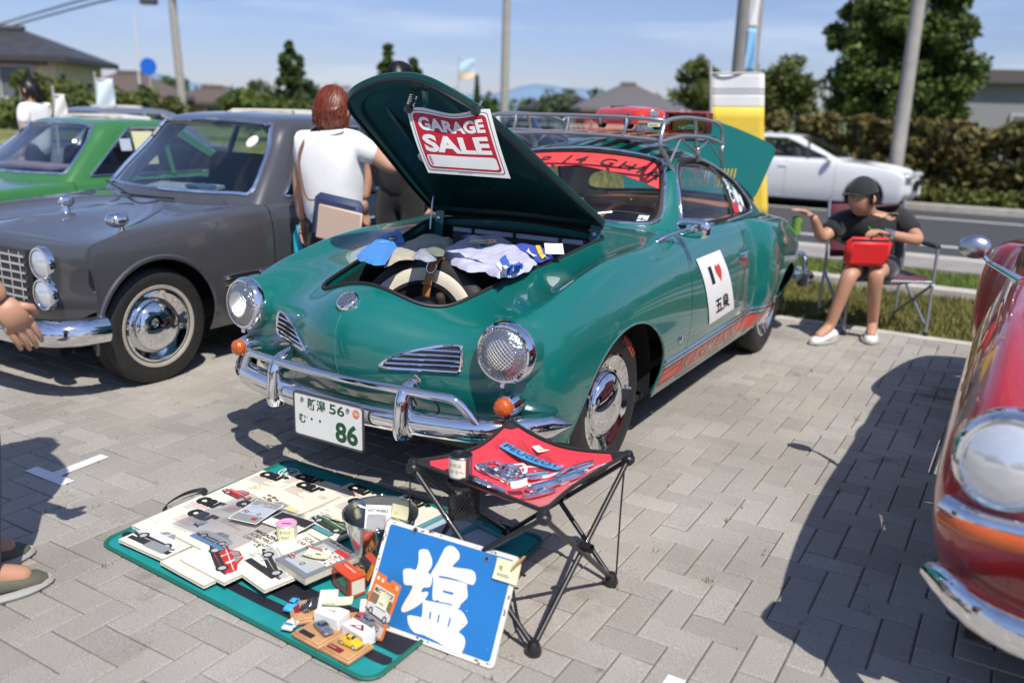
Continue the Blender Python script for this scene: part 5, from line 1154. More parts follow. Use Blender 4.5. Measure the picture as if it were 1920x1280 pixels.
mb = MB(); mb.grid(lambda u, v: (-.36+.74*u, -.16+.46*v, .77+.03*math.sin(u*9)*math.sin(v*6)-.10*(2*v-1)**4), 16, 12, mat('dark_bag', (.018, .018, .02), .8)); sb_ = mb.build('luggage_bag'); sb_.modifiers.new('t', 'SOLIDIFY').thickness = .10; tag(sb_, 'black bag filling the luggage well under the folded clothes', 'bag')
t, on, P = cloth('folded_trousers', 'beige trousers folded behind the spare wheel in the luggage well', [(719,492),(727,470),(748,457),(790,436),(850,444),(846,458),(800,462),(776,480),(748,481)], .895, fabric('beige_cloth', (.40, .36, .28)), .03, .006, seed=3, tilt=.04)
t, on, P = cloth('blue_shirt', 'bright blue shirt draped over the left edge of the luggage well', [(667,472),(688,455),(713,437),(750,424),(762,452),(742,459),(722,486),(700,488),(682,482)], .903, fabric('blue_cloth', (.03, .22, .62)), .035, .007, seed=8)
mb = MB(); 
def patch(mb, on, pts, m, z, d=.004):
    Q = np.array([hit(x, y, (0, 0, 1), (0, 0, z))[:2] for x, y in pts]); c = Q.mean(0); n = len(Q); V = [on(*c, d)]
    V, F = subdiv2(Q, [list(range(n))], .018); mb.add([on(x, y, d) for x, y in V], F, m)
NAVY = fabric('navy_patch', (.012, .014, .03)); 
patch(mb, on, [(729,447),(742,442),(746,451),(733,456)], NAVY, .903); mb.text('CIL', .022, on(*hit(729,455,(0,0,1),(0,0,.903))[:2], .007), (.86, .5, .1), (-.4, .9, .1), WHITE, .01); mb.text('CASTLE', .010, on(*hit(712,458,(0,0,1),(0,0,.903))[:2], .007), (.86, .5, .1), (-.4, .9, .1), WHITE, .02); mb.build('badge', None, t)
cloth('striped_shirt', 'blue and white striped shirt folded above the spare wheel', [(774,478),(782,464),(795,456),(832,452),(824,466),(818,480),(800,483)], .908, stripes('striped_cloth', (.55, .57, .60), (.035, .05, .12)), .025, .005, seed=4)
cloth('olive_cap', 'grey-green folded cloth lying on the striped shirt', [(797,466),(812,457),(836,456),(832,474),(815,474)], .918, fabric('olive_cloth', (.16, .18, .12)), .02, .005, seed=6)
t, on, P = cloth('lavender_jacket', 'pale lavender work jacket with blue patches spread over the luggage well', [(823,468),(850,452),(884,440),(938,436),(973,458),(1008,486),(985,502),(935,515),(918,508),(911,500),(876,500),(845,488)], .897, fabric('lavender_cloth', (.46, .46, .60)), .035, .009, seed=12, tilt=.08)
BP = fabric('blue_patch', (.02, .10, .46)); WP = fabric('white_patch', (.72, .72, .74)); mb = MB()
patch(mb, on, [(866,450),(877,445),(913,462),(902,470)], WP, .885, .003); patch(mb, on, [(866,450),(876,446),(884,450),(873,455)], BP, .885, .005); patch(mb, on, [(899,466),(908,460),(915,464),(904,471)], BP, .885, .005)
patch(mb, on, [(930,491),(936,487),(956,508),(947,512)], WP, .885, .003); patch(mb, on, [(936,487),(948,483),(962,503),(954,510)], BP, .885, .004); patch(mb, on, [(962,496),(973,490),(982,495),(976,504),(966,506)], BP, .885, .004)
mb.build('patch', None, t)
mb = MB(); p = on(*hit(880,462,(0,0,1),(0,0,.900))[:2], .012); nt = thing('price_note', 'yellow price slip pegged to the lavender jacket', 'price tag', p); note(mb, p, (.80, .5, .0), (-.5, .85, .25), .085, .042, .006, ('トレーナー', '¥1000-'), size=.011); mb.build('slip', None, nt)
PEG = mat('peg_wood', (.50, .29, .12), .6)
def peg(o, d, n, parent):
    d = np.asarray(d, float)/np.linalg.norm(d); n = np.asarray(n, float); mb = MB(); w = np.cross(d, n)
    for s in(-1, 1): mb.tube([o+n*s*.004, o+n*s*.006+d*.02, o+n*s*.0025+d*.048], [.003, .0035, .0025], 6, m=PEG)
    mb.tube([o+d*.022+w*.005, o+d*.022-w*.005], .0035, 6, m=STEEL); return mb.build('clothes_peg', None, parent)
peg(p+np.array([.045, .055, .012]), (.9, .25, .1), (0, 0, 1.), nt)
t, on, P = cloth('blue_scarf', 'royal blue cloth with yellow and white motif at the right of the luggage well', [(952,462),(970,456),(1003,454),(1022,464),(1040,477),(1016,488),(1000,480),(986,469)], .893, fabric('royal_cloth', (.015, .06, .42)), .02, .008, seed=15, tilt=.10)
mb = MB(); patch(mb, on, [(1003,462),(1011,461),(1020,473),(1026,476),(1020,478),(1012,474)], fabric('yellow_print', (.75, .52, .03)), .905, .004); patch(mb, on, [(986,466),(991,464),(1007,476),(1000,477)], WP, .905, .004); mb.build('motif', None, t)
mb = MB(); p = hit(1023, 476, (0, -.1, 1), (0, 0, .905)); ntw = thing('paper_slip', 'white paper slip tucked beside the blue cloth', 'paper', p); note(mb, p, (.8, .5, .0), (-.35, .3, .85), .075, .045, .004, ('',), WHITE); mb.build('slip', None, ntw)
# GARAGE SALE board hanging inside the raised lid
def lidplane(px, py, off=0.):
    a = lid_xf([[0, -.654, .819]])[0]; b_ = lid_xf([[0, .42, .955]])[0]; d = b_-a; n = np.cross([1, 0, 0], d); n /= np.linalg.norm(n); n = n if n[2] < 0 else -n
    return hit(px, py, n, a+n*off), n
A0, ln = lidplane(762, 206, .085); A1, _ = lidplane(919, 210, .085); U = A1-A0; gw = np.linalg.norm(U); Ux = U/gw; vn = np.cross(Ux, [0, 0, 1.]); vn /= np.linalg.norm(vn); vn = -vn if vn[1] > 0 else vn
B0 = hit(803.5, 324, vn, A0); B1 = hit(957.5, 335, vn, A1)
def gsp(u, v, d=0.):             # u right, v down
    p = (A0*(1-u)+A1*u)*(1-v)+(B0*(1-u)+B1*u)*v; s_ = math.sin(u*math.pi)
    return p+vn*(d+.012*math.sin(v*3.0)*(1-.4*u)+.006*math.sin(u*9)*(1-v)**2)+np.array([0, 0, .010*math.sin(u*7.5+.5)*(1-v)**2])
gs = thing('garage_sale_sign', 'red and white garage sale card clipped inside the raised bonnet', 'sign', A0)
SIGNW = mat('sign_card', (.80, .80, .76), .45); SIGNR = mat('sign_red', (.50, .012, .03), .45)
mb = MB(); mb.grid(lambda u, v: gsp(u, v), 16, 14, SIGNW); mb.grid(lambda u, v: gsp(1-u, v, -.0012), 16, 14, SIGNW); mb.build('card', None, gs)
def gpoly(mb, pts, m, d, L=.08): 
    V, F = subdiv2(np.array(pts, float)*[1, -1], [list(range(len(pts)))], L); mb.add([gsp(x, -y, d) for x, y in V], F, m)
def rrect(x0, y0, x1, y1, r, ry=None, n=5):
    ry = ry or r; P = []
    for cx, cy, a in((x1-r, y0+ry, -90), (x1-r, y1-ry, 0), (x0+r, y1-ry, 90), (x0+r, y0+ry, 180)):
        for i in range(n+1): t_ = R_(a+90*i/n); P.append((cx+r*math.cos(t_), cy+ry*math.sin(t_)))
    return P
mb = MB(); gpoly(mb, rrect(.035, .045, .965, .945, .04), INK, .0011); gpoly(mb, rrect(.042, .053, .958, .937, .038), SIGNW, .0018); gpoly(mb, rrect(.062, .08, .938, .915, .05), SIGNR, .0025)
gpoly(mb, rrect(.085, .70, .915, .885, .04), SIGNW, .0032); mb.build('panel', None, gs)
mb = MB()
for s_, u0, u1, v0, hh in(('GARAGE', .115, .895, .335, .20), ('SALE', .105, .895, .66, .27)):
    V, F = text_mesh(s_, 1, .045, spacing=1.02); x0, x1 = V[:, 0].min(), V[:, 0].max(); y0, y1 = V[:, 1].min(), V[:, 1].max(); V = (V-[x0, y0])/[x1-x0, y1-y0]; V, F = subdiv2(V*[u1-u0, hh], F, .09); mb.add([gsp(u0+x, v0-y, .0034) for x, y in V], F, SIGNW, False)
V, F = text_mesh('MADE IN USA BY HILLMAN', .028, 0.); mb.add([gsp(.40+x*.5, .975-y, .002) for x, y in V], F, INK, False)
for i in range(9): mb.add([gsp(.105+.0, .72+.016*i, .004), gsp(.135, .72+.016*i, .004), gsp(.135, .728+.016*i, .004), gsp(.105, .728+.016*i, .004)], [(0, 1, 2, 3)], SIGNR, False)
mb.build('lettering', None, gs)
for u in(.05, .86):
    mb = MB(); p = gsp(u, .0); mb.lathe([(.018, 0), (.016, .016), (.0001, .020)], p+vn*.002-np.array([0, 0, .004]), vn, 16, mat('black_clip', (.02, .02, .022), .3, coat=.5)); mb.tube([p+vn*.004, p+[0, 0, .03]-vn*.03], .006, 6, m=STEEL); mb.build('clip', None, gs)
# round sticker and cards on the inner panel of the lid
p, n = lidplane(806, 300, .055); rs = thing('round_sticker', 'round white sticker on the inner bonnet behind the sale sign', 'sticker', p); ax_x = np.array([1., 0, 0]); ax_y = np.cross(n, ax_x)
mb = MB(); mb.disc(p, n, .055, 36, SIGNW); mb.lathe([(.046, .0008), (.044, .0012), (.042, .0008)], p, n, 36, GREYT); mb.text('GHIA', .022, p+n*.0012-ax_x*.022-ax_y*.008, ax_x, ax_y, GREYT, .01); mb.build('disc', None, rs)
# ------------------------------------------------------------------ roof rack
rk = thing('roof_rack', 'silver tubular roof rack clamped over the coupe roof', 'roof rack', (0, 1.4, 1.3))
zr = lambda x: -.018*(x/.5)**2
def arc(x0, x1, y, z, n=13): return [(x, y, z+zr(x)) for x in np.linspace(x0, x1, n)]
def tubepart(name, P, r, n=10): mb = MB(); mb.tube(P, r, n, m=SILVER); return mb.build(name, None, rk)
tubepart('front_rail', arc(-.48, .48, .93, 1.357), .011); tubepart('front_rail', smooth_curve([(-.49, .99, 1.434), (-.44, .945, 1.44), (-.2, .935, 1.446), (.2, .935, 1.446), (.44, .945, 1.438), (.49, .98, 1.432)], 6), .0095)
tubepart('rear_rail', arc(-.48, .48, 1.83, 1.335), .011); tubepart('rear_rail', smooth_curve([(-.49, 1.78, 1.42), (-.44, 1.83, 1.43), (0, 1.84, 1.436), (.44, 1.83, 1.43), (.49, 1.78, 1.42)], 6), .0095)
for x in(-.33, -.02, .30):
    tubepart('upright', smooth_curve([(x, .935, 1.446+zr(x)*.6), (x+.004, .925, 1.40), (x-.01, .925, 1.352)], 4), .0075); tubepart('upright', [(x, 1.84, 1.43), (x, 1.84, 1.335)], .0075)
for s in(1, -1):
    X = lambda pts: smooth_curve([(s*x, y, z) for x, y, z in pts], 6)
    tubepart('side_loop', X([(.50, 1.085, 1.195), (.505, .96, 1.27), (.505, .895, 1.305), (.505, .885, 1.34), (.505, .90, 1.385), (.50, .955, 1.43), (.50, 1.15, 1.448), (.50, 1.36, 1.447), (.50, 1.6, 1.436), (.50, 1.755, 1.415), (.50, 1.825, 1.375), (.50, 1.855, 1.31), (.50, 1.845, 1.265), (.495, 1.90, 1.175)]), .0105)
    tubepart('side_rail', X([(.505, .89, 1.335), (.50, 1.15, 1.357), (.50, 1.37, 1.357), (.50, 1.6, 1.345), (.50, 1.84, 1.312)]), .010)
    tubepart('upright', X([(.50, 1.355, 1.445), (.50, 1.40, 1.34), (.495, 1.425, 1.262)]), .0095)
    for a, b_ in(((.50, 1.165, 1.350), (.497, 1.04, 1.228)), ((.50, 1.165, 1.350), (.497, 1.42, 1.275)), ((.50, 1.59, 1.334), (.497, 1.47, 1.288)), ((.50, 1.59, 1.334), (.495, 1.87, 1.215))): tubepart('brace', [(s*a[0], a[1], a[2]), (s*b_[0], b_[1], b_[2])], .006, 8)
    mb = MB(); mb.box((s*.498, 1.45, 1.262), (.018, .032, .075), rotm(rx=.15), STEEL, .004); mb.tube([(s*.505, 1.45, 1.23), (s*.505, 1.45, 1.31)], .007, 8, m=STEEL); mb.build('clamp', None, rk)
SLAT = mat('varnished_slat', (.26, .085, .025), .35, coat=.4, noise=.3, nscale=14)
for i in range(9):
    x = -.44+.11*i; mb = MB(); mb.grid(lambda u, v: (x-.028+.056*u, .1*0+1.10+.72*v, 1.366+zr(x)+.006*math.sin(v*math.pi)), 3, 8, SLAT); o_ = mb.build('slat', None, rk); o_.modifiers.new('t', 'SOLIDIFY').thickness = .010
# ------------------------------------------------------------------ model cars
def toy_car(name, label, pos, rz, L, Wd, H, paint, style='coupe', glass=None, group=None, cat='toy car', tilt=None, wheel_m=None, parts=True):
    """profile-lofted toy car, nose toward local -y"""
    t = thing(name, label, cat, pos, group); M = rotm(rz=rz) if tilt is None else np.asarray(tilt)@rotm(rz=rz); o = np.asarray(pos, float)
    P = {'coupe': ([0, .06, .25, .33, .47, .62, .78, .94, 1], [.38, .50, .58, .62, .98, 1.0, .66, .55, .40]), 'beetle': ([0, .06, .20, .30, .42, .55, .72, .90, 1], [.32, .48, .60, .66, .98, 1.0, .92, .60, .34]),
         'open': ([0, .05, .30, .40, .45, .80, .93, 1, 1], [.55, .66, .72, .74, .70, .70, .68, .58, .55]), 'suv': ([0, .05, .27, .33, .45, .75, .92, .97, 1], [.50, .60, .66, .70, .98, 1.0, .95, .66, .55]), 'racer': ([0, .05, .3, .4, .5, .6, .8, .95, 1], [.25, .34, .50, .62, .92, .80, .62, .60, .55])}[style]
    zb = H*.16; nu, nv = 36, 22
    belt = lambda u: H*(.62 if style != 'racer' else .55)
    def f(u, v):
        y = -L/2+L*u; top = np.interp(u, *P)*H; e = min(u, 1-u); wf = Wd/2*(1-.5*max(0, .07-e)/.07*.6)
        a = math.pi*v; cx = math.cos(a); sz = math.sin(a); x = math.copysign(abs(cx)**.45, cx)*wf; z = zb+(top-zb)*sz**.55
        if z > belt(u) and style != 'open': x *= 1-.35*min(1, (z-belt(u))/(H*.38))
        if style in('beetle',) and .08 < u < .95: x *= .80+.20*(1 if z < H*.42 else max(0, 1-(z-H*.42)/(H*.15)))
        return o+M@np.array([x, y, z])
    mb = MB(); mb.grid(f, nu, nv, paint)
    mb.add([f(i/nu, v) for i in range(nu+1) for v in(0, 1)], [(2*i, 2*i+1, 2*i+3, 2*i+2) for i in range(nu)], BLACK); mb.add([f(0, j/nv) for j in range(nv+1)], [range(nv+1)], paint); mb.add([f(1, j/nv) for j in range(nv+1)], [list(range(nv+1))[::-1]], paint)
    mb.build('body', None, t)
    r = H*.235; g = glass or mat('toy_window', (.02, .025, .03), .1, coat=.6); w_ = wheel_m or mat('toy_hub', (.5, .5, .52), .3, .9)
    for sx in(-1, 1):
        for yy in(-.30, .30):
            mb = MB(); c = o+M@np.array([sx*Wd*.43, yy*L, r]); ax = M@np.array([sx, 0, 0.]); mb.lathe([(r*.6, -Wd*.06), (r, -Wd*.06), (r, Wd*.06), (r*.85, Wd*.075), (r*.62, Wd*.07)], c, ax, 20, BLACK); mb.lathe([(r*.62, Wd*.07), (r*.4, Wd*.085), (.0001, Wd*.09)], c, ax, 16, w_); mb.build('wheel', None, t)
    if style not in('open',):
        mb = MB(); d = .0006*L/.06
        def strip(u0, u1, v0, v1):
            nn = 6
            def q(a, b_):
                p = f(u0+(u1-u0)*a, v0+(v1-v0)*b_); c = o+M@np.array([0, -L/2+L*(u0+(u1-u0)*a), H*.4]); k = p-c; return p+k/np.linalg.norm(k)*d*1.6
            mb.grid(q, nn, nn, g)
        a, b_ = P[0][3], P[0][4]
        strip(a+.03, b_-.015, .30, .70); strip(P[0][5]+.06, P[0][6]-.02, .32, .68)
        for k in(.17, .72): strip(b_+.0, .5*(b_+P[0][5])+.01, k, k+.11); strip(.5*(b_+P[0][5])+.03, P[0][5]+.05, k, k+.11)
        mb.build('window', None, t)
    mb = MB()
    for sx in(-1, 1): mb.ball(o+M@np.array([sx*Wd*.33, -L*.485, H*.40]), H*.075, 10, 6, CHROME)
    for yy, s_ in((-.505, 1), (.505, 1)): mb.box(o+M@np.array([0, yy*L, H*.24]), (Wd*.96, L*.018, H*.07), M, CHROME)
    mb.build('trim', None, t)
    return t, f, M, o
fr, re_ = np.array([.265, 1.34, 1.382]), np.array([-.115, 1.63, 1.382]); dv = fr-re_
TOYR = mat('toy_red', (.70, .035, .015), .3, coat=.8)
t, f, M, o = toy_car('model_convertible', 'large red model convertible riding on the roof rack', (fr+re_)/2, math.atan2(dv[1], dv[0])+math.pi/2, .52, .20, .165, TOYR, 'open')
mb = MB(); mb.box(o+M@np.array([0, -.262, .070]), (.056, .014, .066), M, STEEL, .004)
for i in range(5): mb.box(o+M@np.array([0, -.270, .048+.011*i]), (.046, .003, .002), M, CHROME)
mb.box(o+M@np.array([0, -.271, .070]), (.003, .003, .056), M, CHROME); mb.build('radiator_grille', None, t)
mb = MB(); mb.box(o+M@np.array([0, .075, .100]), (.15, .17, .012), M, mat('toy_seat', (.05, .03, .02), .7), .003); mb.box(o+M@np.array([0, .10, .108]), (.13, .03, .03), M, MATS['toy_seat'], .008)
mb.build('seats', None, t); mb = MB(); mb.box(o+M@np.array([0, -.03, .115]), (.14, .004, .045), M@rotm(rx=-.5), GLASS); mb.build('windscreen', None, t)
mb = MB(); mb.box(o+M@np.array([0, -.270, .026]), (.075, .003, .018), M, mat('toy_plate', (.62, .58, .40), .5)); mb.text('MUSIC BOX', .010, o+M@np.array([-.031, -.2725, .022]), M@np.array([1, 0, 0]), (0, 0, 1), INK, .02); mb.build('number_plate', None, t)
fb = thing('display_case', 'dark red display frame with a small green car on the roof rack', 'display case', (.35, 1.68, 1.36)); DR = mat('dark_red_wood', (.16, .012, .015), .35, coat=.4); mb = MB(); M2 = rotm(rz=-.1)
for dx, dz, w_, h_ in((0, .0, .25, .012), (0, .10, .25, .012), (-.12, .05, .014, .11), (.12, .05, .014, .11)): mb.box(np.array([.35, 1.68, 1.372+dz])+M2@np.array([dx, 0, 0]), (w_, .07, h_), M2, DR, .002)
mb.box((.35, 1.715, 1.42), (.24, .004, .10), M2, mat('case_backing', (.45, .40, .06), .6)); mb.build('frame', None, fb); 
toy_car('toy_car', 'tiny green toy car inside the dark red display case', (.36, 1.675, 1.380), R_(-75), .12, .05, .045, mat('toy_green', (.01, .12, .06), .3, coat=.8), 'coupe')
# ------------------------------------------------------------------ folding stool and its goods
SA, SB, SCn, SD = (np.array(v) for v in((.613, -1.181, .445), (1.117, -.754, .445), (.662, -.712, .445), (1.095, -1.251, .445)))
stl = thing('folding_stool', 'red folding camp stool with white script and black legs', 'stool', (.87, -.97, 0))
SEATR = mat('stool_red', (.68, .025, .045), .75, sheen=.3, noise=.05, nscale=40, bump=.1, bscale=700); WEB = mat('black_webbing', (.014, .014, .015), .75); LEG = mat('black_leg', (.012, .012, .013), .4, coat=.3)
def seat(u, v, d=0.):            # A(0,0) C(0,1) B(1,1) D(1,0)
    p = SA*(1-u)*(1-v)+SCn*(1-u)*v+SB*u*v+SD*u*(1-v); c = SA*.25+SB*.25+SCn*.25+SD*.25
    du = 4*u*(1-u); dv = 4*v*(1-v); e = (1-dv)**2*du+(1-du)**2*dv       # edges pulled in
    p = p+(c-p)*.16*max(du*(1-dv)**1.5, dv*(1-du)**1.5)
    return p+np.array([0, 0, d-.075*(du*.5+dv*.5)*(.55+.45*min(du, dv))-.02*min(du, dv)+.003*math.sin(14*u+9*v)*du*dv])
mb = MB(); mb.grid(lambda u, v: seat(u, v), 30, 30, SEATR); so2 = mb.build('seat', None, stl); so2.modifiers.new('t', 'SOLIDIFY').thickness = .003
edge = [seat(t_, 0, .001) for t_ in np.linspace(0, 1, 24)]+[seat(1, t_, .001) for t_ in np.linspace(.04, 1, 24)]+[seat(1-t_, 1, .001) for t_ in np.linspace(.04, 1, 24)]+[seat(0, 1-t_, .001) for t_ in np.linspace(.04, .96, 24)]
mb = MB(); mb.tube(edge, .0065, 8, True, WEB); mb.build('binding', None, stl)
for (u, v) in((0, 0), (1, 0), (1, 1), (0, 1)):
    mb = MB(); q = lambda a, b_: seat(abs(u-a), abs(v-b_), .004); mb.add([q(0, 0), q(.10, .0), q(.065, .065), q(0, .10)], [(0, 1, 2, 3)], WEB, False); mb.lathe([(.014, -.02), (.016, 0), (.012, .008), (.0001, .009)], seat(u, v, .0), (0, 0, 1), 14, LEG); mb.box(seat(u, v, -.02), (.035, .035, .03), None, LEG, .006); mb.build('corner_pocket', None, stl)
FA, FB, FC_, FD = (np.array([p[0]+o_[0], p[1]+o_[1], .012]) for p, o_ in((SA, (-.01, -.01)), (SB, (-.02, -.026)), (SCn, (.0, .01)), (SD, (-.024, .016))))
for a, b_ in((SA, FD), (SD, FA), (SD, FB), (SB, FD), (SB, FC_), (SCn, FB), (SCn, FA), (SA, FC_)):
    mb = MB(); mb.tube([a-[0, 0, .02], b_+[0, 0, .012]], .0082, 10, m=LEG); mb.build('leg', None, stl)
for p in(FA, FB, FC_, FD): mb = MB(); mb.lathe([(.0001, -.012), (.022, -.012), (.024, 0), (.018, .02), (.012, .03), (.0001, .03)], p, (0, 0, 1), 16, LEG); mb.build('foot', None, stl)
for a, b_ in(((SA*.5+SD*.5), None), ((SD*.5+SB*.5), None), ((SB*.5+SCn*.5), None), ((SA*.5+SCn*.5), None)):
    c = np.array([a[0], a[1], .235]); mb = MB(); mb.lathe([(.014, -.02), (.014, .02)], c, (a[0]-.87, a[1]+.97, 0), 14, LEG); mb.build('pivot', None, stl)
for p in(SA, SB): mb = MB(); mb.tube(smooth_curve([p+[-.008, -.004, -.02], p+[-.012, -.004, -.2], p*[1, 1, 0]+[-.01, -.01, .03]], 4), .003, 5, m=WEB); mb.build('strap', None, stl)
mb = MB(); mb.tube(smooth_curve([FD+[0, 0, .03], FD+[-.08, .06, .02], FD+[-.16, .16, .03], FD+[-.19, .19, .10], FD+[-.17, .24, .06]], 6), .005, 6, m=WEB); mb.build('cord', None, stl)
cc = SA*.62+SD*.38+np.array([.01, .05, 0]); ccz = seat(.30, .10)[2]; cup = np.array([seat(.30, .10)[0], seat(.30, .10)[1], ccz])   # mesh cup holder
mb = MB(); mm = mat('mesh_net', (.02, .02, .021), .7)
for i in range(28):
    a = 2*math.pi*i/28
    for s_ in(-1, 1): mb.tube([cup+[.045*math.cos(a+s_*t_*1.3), .045*math.sin(a+s_*t_*1.3), -.004-.10*t_] for t_ in np.linspace(0, 1, 7)], .0011, 4, m=mm, cap=False)
mb.lathe([(.045, -.10), (.045, -.092), (.047, -.092), (.047, -.10)], cup, (0, 0, 1), 28, WEB); mb.disc(cup+[0, 0, -.10], (0, 0, 1), .045, 28, WEB); mb.lathe([(.043, 0), (.050, .004), (.050, -.008), (.043, -.008)], cup, (0, 0, 1), 28, WEB); mb.build('cup_holder', None, stl)
SCRIPT = mat('script_white', (.78, .76, .75), .75)
def swoosh(mb, pts, w0, w1, m=SCRIPT):
    C2 = smooth_curve(pts, 8); k = len(C2); T = np.gradient(C2, axis=0); T /= np.linalg.norm(T, axis=1)[:, None]+1e-9; Nn = np.c_[-T[:, 1], T[:, 0]]; ww = np.interp(np.linspace(0, 1, k), [0, .5, 1], [w0, w1, w0])
    V = [seat(*(C2[i]+Nn[i]*s_*ww[i]/2), .0035) for i in range(k) for s_ in(-1, 1)]; mb.add(V, [(2*i, 2*i+1, 2*i+3, 2*i+2) for i in range(k-1)], m)
mb = MB()
swoosh(mb, [(.20,.40),(.28,.44),(.30,.52),(.26,.52),(.28,.46),(.38,.46),(.45,.52)], .008, .022); swoosh(mb, [(.25,.60),(.33,.72),(.40,.66),(.33,.60),(.36,.70),(.46,.74)], .01, .028); swoosh(mb, [(.80,.60),(.92,.72),(.96,.80),(.92,.86),(.84,.80),(.78,.72)], .012, .035); swoosh(mb, [(.62,.56),(.72,.62),(.80,.72)], .012, .04); swoosh(mb, [(.40,.50),(.52,.56),(.60,.55),(.70,.48)], .01, .03); swoosh(mb, [(.45,.70),(.55,.66),(.62,.74),(.74,.80)], .008, .026); swoosh(mb, [(.3,.36),(.36,.30),(.44,.34)], .008, .02)
mb.build('script', None, stl)
def on_seat(px, py):             # seat point seen at a pixel
    b_ = None; d = ray(px, py)
    for u in np.linspace(.02, .98, 49):
        for v in np.linspace(.02, .98, 49):
            p = seat(u, v)-CAM; e = np.linalg.norm(np.cross(p, d))/np.linalg.norm(p)
            if b_ is None or e < b_[0]: b_ = (e, u, v)
    return b_[1], b_[2]
def seat_pt(px, py, d=.004): return seat(*on_seat(px, py), d)
# coin tin
def tin(name, label, o, r, h, side, top, lab, txt, ang, slot=True, tilt=None):
    t = thing(name, label, 'tin', o); M = np.eye(3) if tilt is None else tilt; ax = M@np.array([0, 0, 1.]); mb = MB()
    mb.lathe([(.0001, 0), (r, 0), (r*1.04, .003), (r, .006), (r, h-.005), (r*1.04, h-.002), (r*.98, h)], o, ax, 36, side); mb.build('wall', None, t)
    mb = MB(); mb.lathe([(r*.98, h), (r*.93, h-.004), (.0001, h-.004)], o, ax, 36, top)
    if slot: mb.box(o+M@np.array([0, 0, h-.0035]), (r*.9, .0035, .002), M@rotm(rz=.5), INK)
    mb.build('lid', None, t); mb = MB(); n = 14; wr = 1.9
    mb.add([o+M@np.array([(r+.0012)*math.cos(ang+wr*(i/n-.5)), (r+.0012)*math.sin(ang+wr*(i/n-.5)), h*z_]) for i in range(n+1) for z_ in(.10, .92)], [(2*i, 2*i+2, 2*i+3, 2*i+1) for i in range(n)], lab)
    for k, s_ in enumerate(txt):
        V, F = text_mesh(s_, h*.20, -.004); V = V-[V[:, 0].max()/2, 0]; mb.add([o+M@np.array([(r+.0022)*math.cos(ang+x/r), (r+.0022)*math.sin(ang+x/r), h*(.60-.30*k)+y]) for x, y in V], F, PENCIL, False)
    mb.build('label', None, t); return t
TINM = mat('dark_tin', (.30, .30, .31), .3, 1.); ang0 = math.atan2(CAM[1]+1.1, CAM[0]-.7)
p = seat_pt(861, 906, .002); p[2] += .012; tin('coin_tin', 'dark tin with cream handwritten label on the red stool', p, .034, .068, TINM, mat('tin_lid', (.06, .06, .065), .35, .8), CREAMP, ('お代は', 'コチラへ'), ang0-.55, True)
# chrome badges
def badge(label, px, builder, name='chrome_emblem'):
    u, v = on_seat(*px); p = seat(u, v, .006); t = thing(name, label, 'emblem', p, 'chrome car emblems on the stool')
    du = seat(u+.02, v)-seat(u-.02, v); dv = seat(u, v+.02)-seat(u, v-.02); n = np.cross(du, dv); n /= np.linalg.norm(n); mb = MB(); builder(mb, p, n); mb.build('casting', None, t); return t
Xr = RIGHT.copy()
def fr2(n, ang): x = Xr-n*(Xr@n); x /= np.linalg.norm(x); y = np.cross(n, x); c, s_ = math.cos(ang), math.sin(ang); return x*c+y*s_, -x*s_+y*c
def ring(mb, p, n, a, b_, r, ang=0., lift=.0):
    x, y = fr2(n, ang); mb.tube([p+n*(lift+r)+x*a*math.cos(t_)+y*b_*math.sin(t_) for t_ in np.linspace(0, 2*math.pi, 36, endpoint=False)], r, 8, True, CHROME)
def bars(mb, p, n, segs, r, ang=0., lift=0.):
    x, y = fr2(n, ang)
    for s_ in segs: mb.tube(smooth_curve([p+n*(lift+r)+x*a+y*b_ for a, b_ in s_], 4) if len(s_) > 2 else [p+n*(lift+r)+x*a+y*b_ for a, b_ in s_], r, 6, m=CHROME)
def e1(mb, p, n): ring(mb, p, n, .042, .040, .0045); bars(mb, p, n, [[(-.028, -.028), (0, .02), (.028, -.028)], [(-.038, .012), (0, -.012), (.038, .012)]], .004)
def e2(mb, p, n): ring(mb, p, n, .034, .030, .006, .3, .006); ring(mb, p, n, .016, .014, .005, .3, .006)
def e3(mb, p, n): bars(mb, p, n, [[(.02, .014), (-.02, .014), (-.02, -.014), (.02, -.014)], [(-.02, 0), (.012, 0)]], .004, -.5)
def e4(mb, p, n): bars(mb, p, n, [[(-.075, .03), (-.03, .012), (.02, -.008), (.075, -.03)], [(-.06, .012), (-.02, -.006)], [(.0, .012), (.02, .004), (.02, -.02)], [(.03, .0), (.05, -.008), (.05, -.03)]], .0042, -.1, .004)
def e5(mb, p, n): bars(mb, p, n, [[(-.065, .0), (-.05, .03), (.0, .034), (.035, .02)], [(-.065, 0), (-.01, -.03), (.06, -.045)], [(-.04, -.008), (-.01, .012), (.02, .010), (.035, -.03)]], .0048, -.1)
def e6(mb, p, n):
    for k in range(3): ring(mb, p, n, .055-.010*k, .018-.004*k, .0045, .12, .004*k)
def e7(mb, p, n): bars(mb, p, n, [[(-.06, -.01), (-.02, .012), (.04, .016), (.075, .012)], [(-.05, -.018), (0, -.006), (.07, .0)], [(.0, .01), (.02, -.01), (.05, -.012)]], .0055, .15, .004)
def e8(mb, p, n):
    rg = np.random.default_rng(3)
    for i in range(9): bars(mb, p, n, [[tuple(rg.uniform(-.04, .04, 2)*[1, .5]) for _ in range(3)]], .0035, .1, .004*(i % 3))
    ring(mb, p, n, .05, .02, .005, .1)
